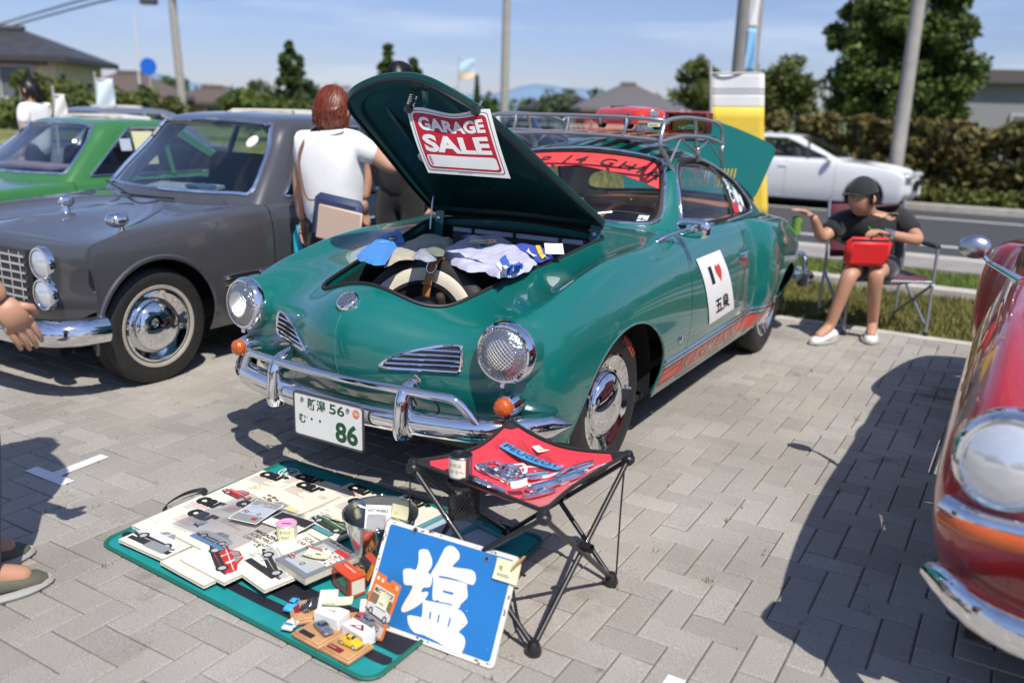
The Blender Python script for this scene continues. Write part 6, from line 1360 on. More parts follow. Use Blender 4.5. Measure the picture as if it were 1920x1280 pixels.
for lb, px, e in(('large round chrome emblem with crossed bars on the stool', (932, 888), e1), ('small double ring chrome emblem on the round emblem', (955, 890), e2), ('chrome letter E lying nearest the coin tin', (905, 886), e3), ('long chrome script badge across the middle of the stool', (938, 900), e4), ('triangular chrome emblem outline at the front left of the stool', (915, 918), e5), ('stacked oval chrome emblem below the plastic bag', (1066, 903), e6), ('slanted chrome wing badge at the right of the pile', (1075, 890), e7), ('jumbled oval chrome badge at the front edge of the stool', (1010, 932), e8), ('flat oval chrome badge over the jumbled one', (1020, 915), e6), ('thin chrome nameplate between script badge and oval', (985, 905), e7)): badge(lb, px, e)
p0, p1 = seat_pt(942, 835, .006), seat_pt(1050, 882, .008); X = p1-p0; Lx = np.linalg.norm(X); X /= Lx; Y = np.cross(np.cross(X, [0, 0, 1.])*-1, X); Y = np.array([-X[1], X[0], 0]); Y /= np.linalg.norm(Y)
pg = thing('lettered_badge', 'chrome lettering on a blue strip inside a clear bag on the stool', 'emblem', p0); BLS = mat('blue_strip', (.10, .42, .80), .5)
mb = MB(); ct = p0-Y*.022; mb.grid(lambda u, v: ct+X*Lx*u+Y*.044*v+np.array([0, 0, -.010*math.sin(u*math.pi)]), 12, 2, BLS); mb.build('backing', None, pg)
mb = MB(); V, F = text_mesh('PEUGEOT', .036, .006); V = V*[(Lx-.014)/V[:, 0].max(), 1]; mb.add([ct+X*(.007+x)+Y*(.010+y)+np.array([0, 0, .004-.010*math.sin((x+.007)/Lx*math.pi)]) for x, y in V], F, CHROME, False); mb.build('lettering', None, pg)
bagm = thin_glass('clear_plastic', (.93, .93, .94), .12, 1.6); mb = MB(); cb = p0-Y*.055-X*.02; mb.grid(lambda u, v: cb+X*(Lx+.06)*u+Y*.135*v+np.array([0, 0, .007-.010*math.sin(u*math.pi)+.004*math.sin(u*17+v*5)]), 24, 12, bagm); mb.build('bag', None, pg)
q = seat_pt(1010, 858, .016); pn_ = thing('price_note', 'cream price slip on the clear bag on the stool', 'price tag', q); mb = MB(); note(mb, q, (.55, .83, .1), (-.8, .5, .1), .078, .044, .004, ('¥1000-',), CREAMP, .015); mb.build('slip', None, pn_)
q = seat_pt(958, 930, .016); pn_ = thing('folded_note', 'folded cream note among the chrome badges on the stool', 'price tag', q); mb = MB(); note(mb, q, (.75, .6, .2), (-.5, .7, .3), .05, .03, .012, ('',), CREAMP); mb.build('slip', None, pn_)
# ------------------------------------------------------------------ mat, magazines and small goods
MATT = mat('mat_teal', (.008, .25, .25), .6, noise=.10, nscale=12, bump=.25, bscale=25); MATG = mat('mat_border', (.008, .12, .085), .65); MATB = mat('mat_black', (.012, .012, .02), .65)
mt = thing('picnic_mat', 'teal picnic mat with black stripes and round white logo on the paving', 'mat', (.15, -1.1, 0)); mx0, mx1, my0, my1 = -.462, .785, -1.588, -.645
def mz(x, y):
    e = min(x-mx0, mx1-x, y-my0, my1-y); return .006+.004*nz(x, y, 2, 6)+(.008*max(0, nz(x, y, 4, 9)) if e < .06 else 0)
def mshear(P): P = np.array(P, float); t_ = (my1-P[:, 1])/(my1-my0)*(1-(P[:, 0]-mx0)/(mx1-mx0)); P[:, 1] += .075*t_; return P
def rr_out(x0, y0, x1, y1, r): return np.array(rrect(x0, y0, x1, y1, r))
def matlayer(name, poly, m, dz, th=.004):
    poly = mshear(poly); f = psdf(poly); lo, hi = poly.min(0)-.01, poly.max(0)+.01; nx, ny = int((hi[0]-lo[0])/.02)+2, int((hi[1]-lo[1])/.02)+2; V = np.array([(x, y, mz(x, y)+dz) for x in np.linspace(lo[0], hi[0], nx) for y in np.linspace(lo[1], hi[1], ny)])
    S = Surf(V, np.tile([0, 0, 1.], (len(V), 1)), [(i*ny+j, (i+1)*ny+j, (i+1)*ny+j+1, i*ny+j+1) for i in range(nx-1) for j in range(ny-1)]).split(lambda V: f(V[:, :2]))[0]
    o = S.build(name, m, mt, thick=th); return o
matlayer('sheet', rr_out(mx0, my0, mx1, my1, .05), MATT, 0)
ro = rr_out(mx0, my0, mx1, my1, .05); rp_ = mshear(ro); mb = MB(); mb.tube([(x, y, mz(x, y)+.002) for x, y in rp_], .008, 6, True, MATG, flat=.6); mb.build('binding', None, mt)
for a, b_ in((.075, .115), (.135, .235)):
    matlayer('stripe', np.array([(mx0+.01, my0+a), (mx1-.01, my0+a), (mx1-.01, my0+b_), (mx0+.01, my0+b_)]), MATB, .0015, 0)
mb = MB(); zc = .0155; mb.M = None; emblem_shape(mb, (-.352, -.748, zc), (1, 0, 0), (0, 1, 0), .042, .13, .0, WHITE); mb.build('logo', None, mt)
mb = MB()
for pts in([(-.46, -1.06, .01), (-.50, -1.05, .012), (-.515, -1.12, .016), (-.50, -1.21, .012), (-.47, -1.235, .01)],):
    C3 = smooth_curve(pts, 6); mb.add([tuple(p+np.array([0, dy, dz])) for p in C3 for dy, dz in((-.02, 0), (.0, .012))], [(2*i, 2*i+1, 2*i+3, 2*i+2) for i in range(len(C3)-1)], WEB)
mb.build('carry_strap', None, mt)
PAGES = mat('page_edge', (.62, .56, .44), .8, noise=.1, nscale=90); COVER = mat('cream_cover', (.80, .74, .62), .45, coat=.25, noise=.03, nscale=6); GT = mat('small_print', (.36, .32, .30), .7); RT = mat('red_print', (.50, .16, .15), .6)
ART = {k: mat('art_'+k, c, .5) for k, c in dict(red=(.55, .03, .025), green=(.05, .12, .06), black=(.03, .03, .032), white=(.66, .65, .61), grey=(.26, .27, .27), pale=(.46, .46, .43), blue=(.10, .20, .34), teal=(.10, .28, .30), yellow=(.72, .62, .30), sky=(.42, .47, .55), lilac=(.45, .38, .50), brown=(.22, .15, .10), skin=(.66, .50, .38)).items()}
def art_car(P, cx, cy, L, body, ang=0., flip=1, persp=.25):
    """printed picture of an old car: list of (polygon, material)"""
    c, s_ = math.cos(ang), math.sin(ang); T = lambda pts: [(cx+(x*flip*c-y*s_)*L, cy+(x*flip*s_+y*c)*L) for x, y in pts]; el = lambda x, y, a, b_, n=14: [(x+a*math.cos(2*math.pi*i/n), y+b_*math.sin(2*math.pi*i/n)) for i in range(n)]
    P.append((T([(-.54, -.17), (-.2, -.21), (.3, -.21), (.56, -.12), (.5, -.06), (-.5, -.08)]), ART['black'])); P.append((T([(-.52, -.10), (-.53, .02), (-.46, .08), (-.22, .10), (-.12, .23), (.14, .25), (.30, .12), (.48, .08), (.53, -.02), (.50, -.12), (.2, -.16), (-.3, -.16)]), body))
    P.append((T([(-.18, .10), (-.10, .205), (.01, .215), (.01, .10)]), ART['grey'])); P.append((T([(.04, .10), (.04, .215), (.13, .21), (.24, .11)]), ART['grey'])); P.append((T([(-.50, .0), (-.30, .035), (.0, .03), (.48, .02), (.48, .035), (.0, .048), (-.30, .052), (-.50, .02)]), ART['white']))
    for x in(-.30, .33): P.append((T(el(x, -.12, .095, .105)), ART['black'])); P.append((T(el(x, -.12, .055, .062)), ART['pale']))
    P.append((T(el(-.47, .03, .035, .04)), ART['white'])); P.append((T([(-.56, -.10), (-.40, -.14), (-.40, -.10), (-.55, -.06)]), ART['pale']))
def magazine(label, tl, rot, z, w=.232, h=.297, th=.008, title='car', tsize=.13, art=(), extra=None, cover=COVER, tx=.02, ty=.045, lines=True, group='magazines laid out on the teal mat', name='magazine', bold=.055, sub=None):
    a = R_(rot); X = np.array([math.cos(a), math.sin(a), 0]); Y = np.array([-math.sin(a), math.cos(a), 0]); o = np.array([tl[0], tl[1], z])-Y*h   # local origin lower left
    t = thing(name, label, 'magazine', o+X*w/2+Y*h/2, group); M = np.stack([X, Y, [0, 0, 1.]], 1); sag = lambda x, y: .003*((x/w-.5)**2+(y/h-.5)**2)
    mb = MB(); mb.box(o+X*w/2+Y*h/2+[0, 0, th/2], (w-.003, h-.003, th), M, PAGES); mb.build('pages', None, t)
    q = lambda x, y, d=0.: o+X*x+Y*y+np.array([0, 0, th+.0006+d+sag(x, y)])
    mb = MB(); mb.grid(lambda u, v: q(u*w, v*h), 6, 8, cover); mb.grid(lambda u, v: q(u*w, v*h)+np.array([0, 0, -.0006-sag(u*w, v*h)-th+.0002]), 1, 1, cover); mb.add([q(0, 0), q(0, h), q(0, h)-[0, 0, th], q(0, 0)-[0, 0, th]], [range(4)], cover); mb.build('cover', None, t)
    mb = MB()
    if title:
        V, F = text_mesh(title, 1, bold); V = V*tsize/V[:, 0].max(); mb.add([q(tx+x, h-ty+y, .0012) for x, y in V], F, INK, False)
    if sub:
        for i, (s_, sw) in enumerate(sub): V, F = text_mesh(s_, 1, .0); V = V*sw/V[:, 0].max(); mb.add([q(tx+x, h-ty-.024*(i+1)+y, .0012) for x, y in V], F, INK, False)
    if lines:
        rg = np.random.default_rng(abs(hash(label)) % 1000 if False else len(label)*7)
        for i in range(6): 
            y = h-ty-(.012+.0085*i); xl = tx+rg.uniform(.5, 1)*tsize; mb.add([q(tx, y, .0008), q(xl, y, .0008), q(xl, y+.0026, .0008), q(tx, y+.0026, .0008)], [range(4)], RT if i < 2 else GT)
    if title or lines: mb.build('lettering', None, t)
    P = []
    for f in art: f(P)
    if P:
        mb = MB()
        for k, (pl, m) in enumerate(P): mb.add([q(x, y, .0008+.00012*k) for x, y in pl], [range(len(pl))], m, False)
        mb.build('cover_picture', None, t)
    return t, q
CARA = lambda *a, **k: (lambda P: art_car(P, *a, **k))
RECT = lambda x0, y0, x1, y1, m: (lambda P: P.append(([(x0, y0), (x1, y0), (x1, y1), (x0, y1)], ART[m])))
def scatter(x0, y0, x1, y1, m, n, s_, seed=1):
    def f(P):
        rg = np.random.default_rng(seed)
        for i in range(n):
            cx, cy = rg.uniform(x0, x1), rg.uniform(y0, y1); r = rg.uniform(.3, 1)*s_; k = 6; a0 = rg.uniform(0, 6); P.append(([(cx+r*(1+.4*math.sin(3*j+a0))*math.cos(a0+6.283*j/k), cy+r*.6*math.sin(a0+6.283*j/k)) for j in range(k)], ART[m]))
    return f
Z0, Z1, Z2, Z3 = .011, .0205, .030, .0395
magazine('car magazine with red car at the far left corner of the mat', (-.445, -.800), 1, Z0, art=[CARA(.09, .085, .14, ART['red'], -.12), scatter(.05, .13, .2, .19, 'yellow', 7, .012, 2)])
magazine('car magazine with black front view, second in the far row', (-.314, -.735), 0, Z0, art=[RECT(.07, .03, .17, .075, 'grey'), CARA(.12, .06, .09, ART['black']), RECT(.05, .14, .19, .185, 'pale')])
magazine('car magazine with lilac car at the left edge of the mat', (-.457, -1.098), 0, Z0, art=[CARA(.115, .075, .12, ART['lilac']), RECT(.06, .03, .12, .055, 'black')])
magazine('car magazine in the far row right of the numbered one', (-.070, -.690), -7, Z0, art=[RECT(.03, .02, .2, .10, 'pale')])
magazine('car magazine partly hidden behind the bucket', (.170, -.655), -11, Z0, art=[RECT(.03, .03, .2, .12, 'lilac')], h=.25)
t, q = magazine('car magazine with vintage grey-green car in the middle', (-.238, -.800), -5, Z1, art=[CARA(.115, .08, .19, ART['pale'], -.10), scatter(.02, .09, .09, .13, 'brown', 6, .014, 5), RECT(.15, .09, .21, .115, 'yellow')])
V, F = text_mesh('135', .028, -.01); mb = MB(); mb.add([q(.165+x, .235+y, .0015) for x, y in V], F, GT, False); mb.build('issue_number', None, t)
magazine('ca-titled magazine with white sedan at the left front', (-.384, -1.195), -1, Z1, art=[RECT(.01, .025, .22, .045, 'black'), CARA(.105, .085, .20, ART['white'], -.05), RECT(.10, .02, .2, .06, 'grey')])
magazine('car magazine with green car and grassy drawing left of the bucket', (.025, -.795), -9, Z1, art=[scatter(.03, .05, .21, .16, 'pale', 26, .016, 3), CARA(.13, .10, .17, ART['green'], -.08), scatter(.08, .13, .14, .16, 'green', 5, .012, 4), RECT(.05, .03, .2, .055, 'teal')])
t, q = magazine('magazine in a frosted sleeve left of the photo print', (-.300, -1.045), -3, Z1, art=[CARA(.12, .09, .16, ART['sky'])])
magazine('second frosted-sleeve magazine in front of the first', (-.215, -1.125), -4, Z2, art=[CARA(.11, .08, .15, ART['pale']), RECT(.03, .03, .2, .05, 'blue')], h=.26)
slv = thin_glass('frosted_sleeve', (.80, .80, .83), .35, 2.2); t = thing('plastic_sleeve', 'large frosted plastic sleeve over the middle magazines', 'sleeve', (-.17, -1.17, .045)); mb = MB()
mb.grid(lambda u, v: (-.315+.315*u+.02*v, -1.34+.33*v-.02*u, .0445+.012*math.sin(u*3)*math.sin(v*4+1)+.0035*nz(u*5, v*5, 3)), 20, 20, slv); mb.build('film', None, t)
magazine('line-drawing magazine left of the red roadster one', (-.125, -1.215), -5, Z1, title=None, art=[scatter(.05, .09, .18, .2, 'pale', 18, .02, 7), CARA(.12, .16, .13, ART['sky'], .1), RECT(.19, .1, .197, .22, 'brown')])
magazine('scramble car magazine with red roadster', (-.075, -1.180), -5, Z2, title='MAGAZINE', tsize=.12, tx=.03, ty=.030, sub=[('SCRAMBLE', .118), ('CAR MAGAZINE', .150)], bold=.03, lines=False, art=[CARA(.105, .10, .20, ART['red'], -.45), scatter(.15, .15, .22, .2, 'pale', 8, .012, 8), scatter(.11, .20, .13, .215, 'green', 3, .008, 9)])
magazine('scramble car magazine with cream front of a car', (.098, -1.120), -12, Z2, title='SCRAMBLE', tsize=.135, tx=.035, ty=.034, sub=[('CAR MAGAZINE', .165)], bold=0., lines=False, art=[RECT(.03, .05, .19, .075, 'black'), CARA(.115, .125, .20, ART['pale'], -.35), scatter(.1, .06, .2, .09, 'black', 6, .012, 3), scatter(.14, .2, .2, .23, 'grey', 6, .014, 3)])
magazine('thick catalogue with red and white price text under a yellow note', (.225, -1.135), -12, Z3, w=.165, h=.205, th=.022, title='CAR MAGAZINE', tsize=.12, tx=.02, ty=.016, bold=.01, lines=False, cover=mat('grey_cover', (.20, .21, .22), .4, coat=.4), art=[RECT(.02, .02, .145, .17, 'pale'), RECT(.02, .02, .145, .065, 'sky'), CARA(.055, .055, .09, ART['red']), RECT(.05, .085, .155, .155, 'white'), RECT(.09, .16, .155, .18, 'red'), scatter(.06, .09, .15, .15, 'red', 22, .006, 6), scatter(.06, .09, .15, .15, 'black', 10, .005, 5), CARA(.05, .12, .07, ART['red'])])
def lay_note(label, p, rot, w, h, txt, m=NOTE, curl=.01, lift=.0):
    a = R_(rot); o = np.array(p, float); t = thing('price_note', label, 'price tag', o); mb = MB(); note(mb, o, (math.cos(a), math.sin(a), 0), (-math.sin(a), math.cos(a), lift), w, h, curl, txt, m); mb.build('slip', None, t); return t
lay_note('yellow price slip on the thick catalogue', (.245, -1.285, .0655), 10, .085, .045, ('¥500',), curl=.012); lay_note('yellow price slip on the green-car magazine', (.105, -1.005, .034), 12, .085, .045, ('¥300',), curl=.014)
# photo prints
def photo(label, c, rot, z, w, h, art):
    a = R_(rot); X = np.array([math.cos(a), math.sin(a), 0]); Y = np.array([-math.sin(a), math.cos(a), 0]); o = np.array([*c, z]); t = thing('photo_print', label, 'photo', o); q = lambda x, y, d=0.: o+X*x+Y*y+np.array([0, 0, d+.004*((x/w-.5)**2)]); P = []
    for f in art: f(P)
    mb = MB(); mb.grid(lambda u, v: q(u*w, v*h), 5, 5, WHITE)
    for k, (pl, m) in enumerate(P): mb.add([q(x, y, .0008+.00012*k) for x, y in pl], [range(len(pl))], m, False)
    mb.build('print', None, t)
photo('colour photo of a red car lying on the frosted sleeve', (-.165, -1.222), 10, .060, .118, .162, [RECT(.004, .004, .114, .158, 'sky'), RECT(.004, .004, .114, .05, 'grey'), RECT(.004, .12, .114, .158, 'grey'), CARA(.055, .075, .08, ART['red']), scatter(.02, .1, .1, .14, 'pale', 9, .012, 2), RECT(.08, .02, .1, .035, 'red')]); photo('dark photo print beside the pink tin', (-.06, -1.165), 2, .050, .16, .10, [RECT(.004, .004, .156, .096, 'white'), RECT(.004, .045, .156, .096, 'black'), scatter(.03, .02, .13, .05, 'grey', 8, .014, 4)])
tin('pink_tin', 'pink-lidded coin tin with yellow note among the magazines', np.array([.074, -1.178, .0305]), .034, .062, mat('pale_tin', (.60, .55, .52), .35, .3), mat('pink_lid', (.72, .32, .52), .4), NOTE, ('お代は', '¥300'), ang0)
# zinc bucket with a boxed toy inside
bc = np.array([.405, -1.085, .012]); bt = thing('zinc_bucket', 'shiny zinc bucket holding a boxed toy behind the blue sign', 'bucket', bc); ZINC = mat('zinc', (.62, .63, .64), .16, 1., bump=.08, bscale=30); mb = MB()
mb.lathe([(.0001, .004), (.078, .004), (.080, 0), (.084, .01), (.118, .165), (.124, .168), (.124, .175), (.117, .173), (.082, .012), (.0001, .010)], bc, (0, 0, 1), 48, ZINC); mb.build('shell', None, bt)
mb = MB(); mb.tube(smooth_curve([bc+[.124*math.cos(a), .124*math.sin(a)*.35+.0, .17+.10*math.sin(math.pi*i/12)*-.75*0-.03*math.sin(math.pi*i/12)] for i, a in enumerate(np.linspace(math.pi*.95, .05*math.pi, 13))], 3), .003, 6, m=STEEL); mb.build('bail_handle', None, bt)
for a in(2.2, 2.2+math.pi): mb = MB(); mb.lathe([(.008, -.004), (.010, 0), (.008, .004)], bc+[.127*math.cos(a), .127*math.sin(a), .172], (1, 0, 0), 14, STEEL); mb.build('handle_ear', None, bt)
kc = bc+[-.015, .0, .10]; kt = thing('blister_pack', 'white blister pack with red base standing in the bucket', 'toy pack', kc); KM = rotm(rz=.5)@rotm(rx=-.45); mb = MB(); mb.box(kc, (.085, .004, .17), KM, WHITE, .0); mb.box(kc+KM@np.array([0, -.004, -.05]), (.085, .003, .05), KM, ART['red']); mb.box(kc+KM@np.array([0, -.016, .01]), (.06, .028, .09), KM, bagm); mb.build('card', None, kt); mb = MB(); mb.text('HOT WHEELS', .014, kc+KM@np.array([-.034, -.0032, .062]), KM@np.array([1, 0, 0]), KM@np.array([0, 0, 1]), INK, .02, width=.066); mb.build('lettering', None, kt)
kt = thing('plastic_case', 'clear plastic case with a toy leaning inside the bucket', 'toy pack', kc+[.05, 0, 0]); KM2 = rotm(rz=-.2)@rotm(rx=-.5); mb = MB(); mb.box(kc+[.055, .005, -.005], (.05, .04, .12), KM2, bagm); mb.box(kc+[.055, .005, -.045], (.044, .03, .03), KM2, ART['red'], .004); mb.build('case', None, kt)
lay_note('yellow price slip inside the bucket rim', bc+[-.02, .075, .10], 5, .065, .065, ('1コ', '¥500'), lift=3., curl=.006)
# low teal-edged frames under the stool
for lb, c, rz in(('teal-edged picture frame lying under the red stool', (.47, -.80, .014), -.15), ('second teal-edged frame beside it behind the stool leg', (.60, -.84, .013), -.22)):
    t = thing('picture_frame', lb, 'frame', c); M = rotm(rz=rz); mb = MB(); TE = mat('teal_frame', (.10, .27, .29), .5)
    for dx, dy, sx, sy in((0, .10, .15, .014), (0, -.10, .15, .014), (.068, 0, .014, .186), (-.068, 0, .014, .186)): mb.box(np.array(c)+M@np.array([dx, dy, .012]), (sx, sy, .024), M, TE, .002)
    mb.build('moulding', None, t); mb = MB(); mb.box(np.array(c)+M@np.array([0, 0, .008]), (.126, .19, .004), M, ART['sky']); mb.build('picture', None, t)
# red window box with a yellow beetle, blister with orange car
rb0 = np.array([.435, -1.275, .012]); M = rotm(rz=-.32); t = thing('toy_box', 'red window box with a yellow toy beetle beside the bucket', 'toy box', rb0); ORB = mat('orange_red_box', (.62, .07, .02), .45, coat=.2); mb = MB()
for c, s_ in(((0, 0, .003), (.11, .052, .006)), ((0, 0, .060), (.11, .052, .006)), ((-.053, 0, .032), (.005, .052, .052)), ((.045, 0, .032), (.02, .052, .052)), ((0, .025, .032), (.10, .003, .052))): mb.box(rb0+M@np.array(c), s_, M, ORB)
mb.box(rb0+M@np.array([.0555, 0, .032]), (.002, .044, .044), M, CREAMP); mb.box(rb0+M@np.array([-.005, .021, .032]), (.085, .003, .05), M, ART['sky']); mb.build('carton', None, t); mb = MB(); mb.box(rb0+M@np.array([-.01, -.0262, .031]), (.082, .0012, .05), M, bagm); mb.build('window', None, t)
mb = MB(); mb.text('VOLKSWAGEN', .010, rb0+M@np.array([-.04, .005, .0638]), M@np.array([1, 0, 0]), M@np.array([0, 1, 0]), CREAMP, .02); mb.build('lettering', None, t)
YTOY = mat('toy_yellow', (.78, .48, .015), .3, coat=.8)
toy_car('toy_beetle', 'yellow toy beetle inside the red window box', rb0+M@np.array([-.008, -.002, .008]), -.32+R_(95), .072, .032, .030, YTOY, 'beetle')
hc = np.array([.445, -1.205, .055]); HM = rotm(rz=-.45)@rotm(rx=-.55); t = thing('blister_pack', 'black and orange blister pack with an orange car by the bucket', 'toy pack', hc); mb = MB(); mb.box(hc, (.10, .003, .10), HM, ART['black']); mb.box(hc+HM@np.array([0, -.002, .035]), (.09, .002, .022), HM, ORB); mb.box(hc+HM@np.array([.035, -.002, .0]), (.025, .002, .05), HM, mat('orange_card', (.62, .22, .03), .5)); mb.box(hc+HM@np.array([0, -.014, -.012]), (.08, .026, .045), HM, bagm); mb.build('card', None, t)
toy_car('toy_car', 'orange toy car in the black blister pack', hc+HM@np.array([0, -.014, -.022]), R_(80), .062, .026, .022, mat('toy_orange', (.60, .28, .06), .3, coat=.7), 'coupe', tilt=HM)
# wooden plinths with little cars
OAK = mat('oak_plinth', (.50, .27, .12), .5, noise=.18, nscale=18, coat=.2)
def plinth(label, c, rot, w=.112, d=.10):
    M = rotm(rz=R_(rot)); t = thing('wooden_plinth', label, 'plinth', c, None); o = np.array(c, float); mb = MB(); mb.box(o+[0, 0, .005], (w, d, .010), M, OAK, .002); mb.box(o+[0, 0, .0125], (w*.90, d*.88, .006), M, OAK, .002); mb.build('board', None, t); return t, o, M
def namecard(t, o, M, y, m, txt=None):
    mb = MB(); mb.box(o+M@np.array([-.012, y, .0165]), (.052, .018, .0015), M, m); 
    if txt: mb.text(txt, .006, o+M@np.array([-.034, y-.002, .0178]), M@np.array([1, 0, 0]), M@np.array([0, 1, 0]), CREAMP, .01)
    mb.build('name_plate', None, t)
MAROON = mat('maroon_card', (.22, .015, .02), .5)
t, o, M = plinth('wooden plinth under the yellow beetle at the front corner', (.640, -1.517, .012), -4); namecard(t, o, M, -.030, MAROON, 'VW 1200'); ty = toy_car('toy_beetle', 'yellow toy beetle on the front wooden plinth', o+M@np.array([.01, .008, .0165]), R_(88), .070, .032, .030, YTOY, 'beetle', wheel_m=WHITE)
t, o, M = plinth('wooden plinth under the silver-grey coupe', (.528, -1.510, .012), -5); namecard(t, o, M, -.030, mat('black_card', (.02, .02, .02), .4)); toy_car('toy_coupe', 'silver-grey toy coupe on the middle wooden plinth', o+M@np.array([.012, .010, .0165]), R_(70), .074, .031, .026, mat('toy_silver', (.26, .30, .35), .25, .6, coat=.6), 'coupe')
t, o, M = plinth('wooden plinth under the chrome car at the left', (.425, -1.445, .012), -38); namecard(t, o, M, -.030, MAROON, '1938'); toy_car('toy_car', 'dark chrome toy car on the left wooden plinth', o+M@np.array([.0, .012, .0165]), R_(-10), .066, .032, .028, mat('toy_gunmetal', (.22, .22, .23), .2, .9), 'beetle')
t, o, M = plinth('wooden plinth under the red car beside the orange card', (.600, -1.400, .012), 38); toy_car('toy_car', 'red toy car with white roof on the rear wooden plinth', o+M@np.array([-.01, -.008, .0165]), R_(10), .068, .030, .026, mat('toy_crimson', (.60, .02, .06), .3, coat=.7), 'coupe')
def whitebox(label, c, rot, s_, tri=True, z=0):
    M = rotm(rz=R_(rot)); o = np.array(c, float)+[0, 0, s_[2]/2]; t = thing('white_box', label, 'box', c); mb = MB(); mb.box(o, s_, M, mat('white_card', (.78, .77, .75), .5), .002); mb.build('carton', None, t); T = o+[0, 0, s_[2]/2+.0008]
    if tri:
        mb = MB(); mb.add([T+M@np.array(p) for p in((-.028, -.012, 0), (.028, -.006, 0), (.006, .016, 0))], [(0, 1, 2)], MAROON, False); mb.add([T+M@np.array(p) for p in((-.012, -.006, .0006), (.014, -.003, .0006), (.003, .007, .0006))], [(0, 1, 2)], WHITE, False); mb.build('triangle_print', None, t)
    else: mb = MB(); mb.text('COB', .012, T+M@np.array([-.012, -.004, 0]), M@np.array([1, 0, 0]), M@np.array([0, 1, 0]), ART['red'], .02); mb.build('lettering', None, t)
whitebox('white box left of the yellow note, behind the chrome toy', (.475, -1.410, .012), -52, (.10, .055, .048), False); whitebox('white box in the centre of the toys carrying a yellow note', (.530, -1.455, .012), 4, (.088, .055, .050), False); whitebox('white box with red triangle behind the red toy', (.610, -1.350, .012), 38, (.10, .055, .048)); whitebox('white box with red triangle behind the yellow beetle', (.635, -1.462, .012), -8, (.094, .045, .040))
lay_note('yellow price slip across the white boxes', (.497, -1.462, .066), 32, .085, .045, ('コグ', '¥1500'), curl=.010)
toy_car('toy_pickup', 'sky blue toy pickup lying at the mat edge', (.372, -1.455, .018), R_(15), .058, .030, .022, mat('toy_sky', (.06, .40, .68), .35, coat=.5), 'suv', wheel_m=WHITE); toy_car('toy_racer', 'white finned toy racer with blue canopy on the mat', (.435, -1.520, .016), R_(195), .062, .036, .018, mat('toy_cream', (.72, .69, .62), .35, coat=.4), 'racer', mat('toy_canopy', (.02, .16, .34), .15, coat=.8))
# blue enamel sign
EB0, EB1 = np.array([.572, -1.379, .004]), np.array([1.018, -1.360, .004]); ew = np.linalg.norm(EB1-EB0); EX = (EB1-EB0)/ew; en = np.array([-EX[1], EX[0], 0]); EU = math.cos(.48)*np.array([0, 0, 1.])+math.sin(.48)*en; eh = .302; EN = np.cross(EX, EU)
es = thing('enamel_sign', 'blue enamel sign with one large white character leaning on the stool', 'sign', EB0); M = np.stack([EX, EU, EN], 1)
ENB = mat('enamel_blue', (.02, .175, .47), .22, coat=.5, noise=.05, nscale=6); ENW = mat('enamel_white', (.74, .70, .62), .3, coat=.3, col2=(.80, .78, .73), nscale=9); RUST = mat('rust', (.20, .085, .03), .85, noise=.4, nscale=30)
mb = MB(); mb.prism(rrect(0, 0, ew, eh, .014), .003, M, EB0, ENW, h0=-.003); mb.build('plate', None, es)
E2 = lambda x, y, d: EB0+EX*x+EU*y+EN*d
mb = MB(); bl = rrect(.013, .014, ew-.014, eh-.012, .010); mb.add([E2(x, y, .0034) for x, y in bl], [range(len(bl))], ENB, False); mb.build('blue_field', None, es)
px2e = lambda x, y: (lambda p: ((p-EB0)@EX, (p-EB0)@EU))(hit(x, y, EN, EB0+EN*.004))
ZS = lambda pts: [px2e(660+x*.25, 900+y*.25) for x, y in pts]
GL = [[(502,530),(535,515),(570,522),(590,560),(602,600),(598,645),(572,690),(600,715),(598,770),(580,800),(535,805),(522,838),(560,832),(572,850),(540,900),(500,935),(440,970),(385,988),(370,960),(400,900),(430,850),(455,790),(395,780),(385,720),(388,668),(440,660),(480,668),(500,600)],
      [(735,490),(770,500),(805,545),(803,590),(760,635),(765,650),(900,672),(930,720),(922,765),(905,783),(870,775),(760,735),(655,715),(660,730),(700,735),(850,770),(862,800),(868,870),(845,900),(815,930),(800,960),(760,945),(740,925),(655,908),(650,895),(605,890),(610,740),(590,715),(600,685),(640,620),(680,540),(700,505)],
      [(535,895),(560,900),(640,915),(740,935),(790,962),(830,985),(862,1040),(862,1075),(810,1125),(805,1140),(840,1170),(850,1220),(830,1280),(800,1300),(740,1275),(650,1215),(540,1160),(470,1140),(430,1090),(418,1040),(425,1010),(500,1020),(525,1018)]]
mb = MB()
for i, g_ in enumerate(GL): mb.add([E2(a, b_, .0044+.0003*i) for a, b_ in smooth_curve(ZS(g_), 3, True)], [range(len(g_)*3)], ENW, False)
for pts in([(682,822),(760,840),(762,858),(685,838)], ): mb.add([E2(a, b_, .0056) for a, b_ in ZS(pts)], [range(4)], ENB, False)
for x0, y0, x1, y1 in((590,985,585,1040),(655,1005,645,1065),(740,1030,722,1098)): mb.add([E2(a, b_, .0056) for a, b_ in ZS([(x0-6,y0),(x0+7,y0),(x1+6,y1),(x1-6,y1)])], [range(4)], ENB, False)
mb.build('character', None, es)
mb = MB(); rg = np.random.default_rng(5)
for i in range(46):
    sd = i % 4; u = rg.random(); x, y = [(u*ew, eh-rg.uniform(.001, .010)), (u*ew, rg.uniform(.001, .012)), (rg.uniform(.001, .009), u*eh), (ew-rg.uniform(.001, .010), u*eh)][sd]; r = rg.uniform(.0012, .0055); mb.add([E2(x+r*(1.5 if sd < 2 else .7)*math.cos(6.28*j/8)*rg.uniform(.6, 1.2), y+r*(.7 if sd < 2 else 1.5)*math.sin(6.28*j/8)*rg.uniform(.6, 1.2), .0036) for j in range(8)], [range(8)], RUST, False)
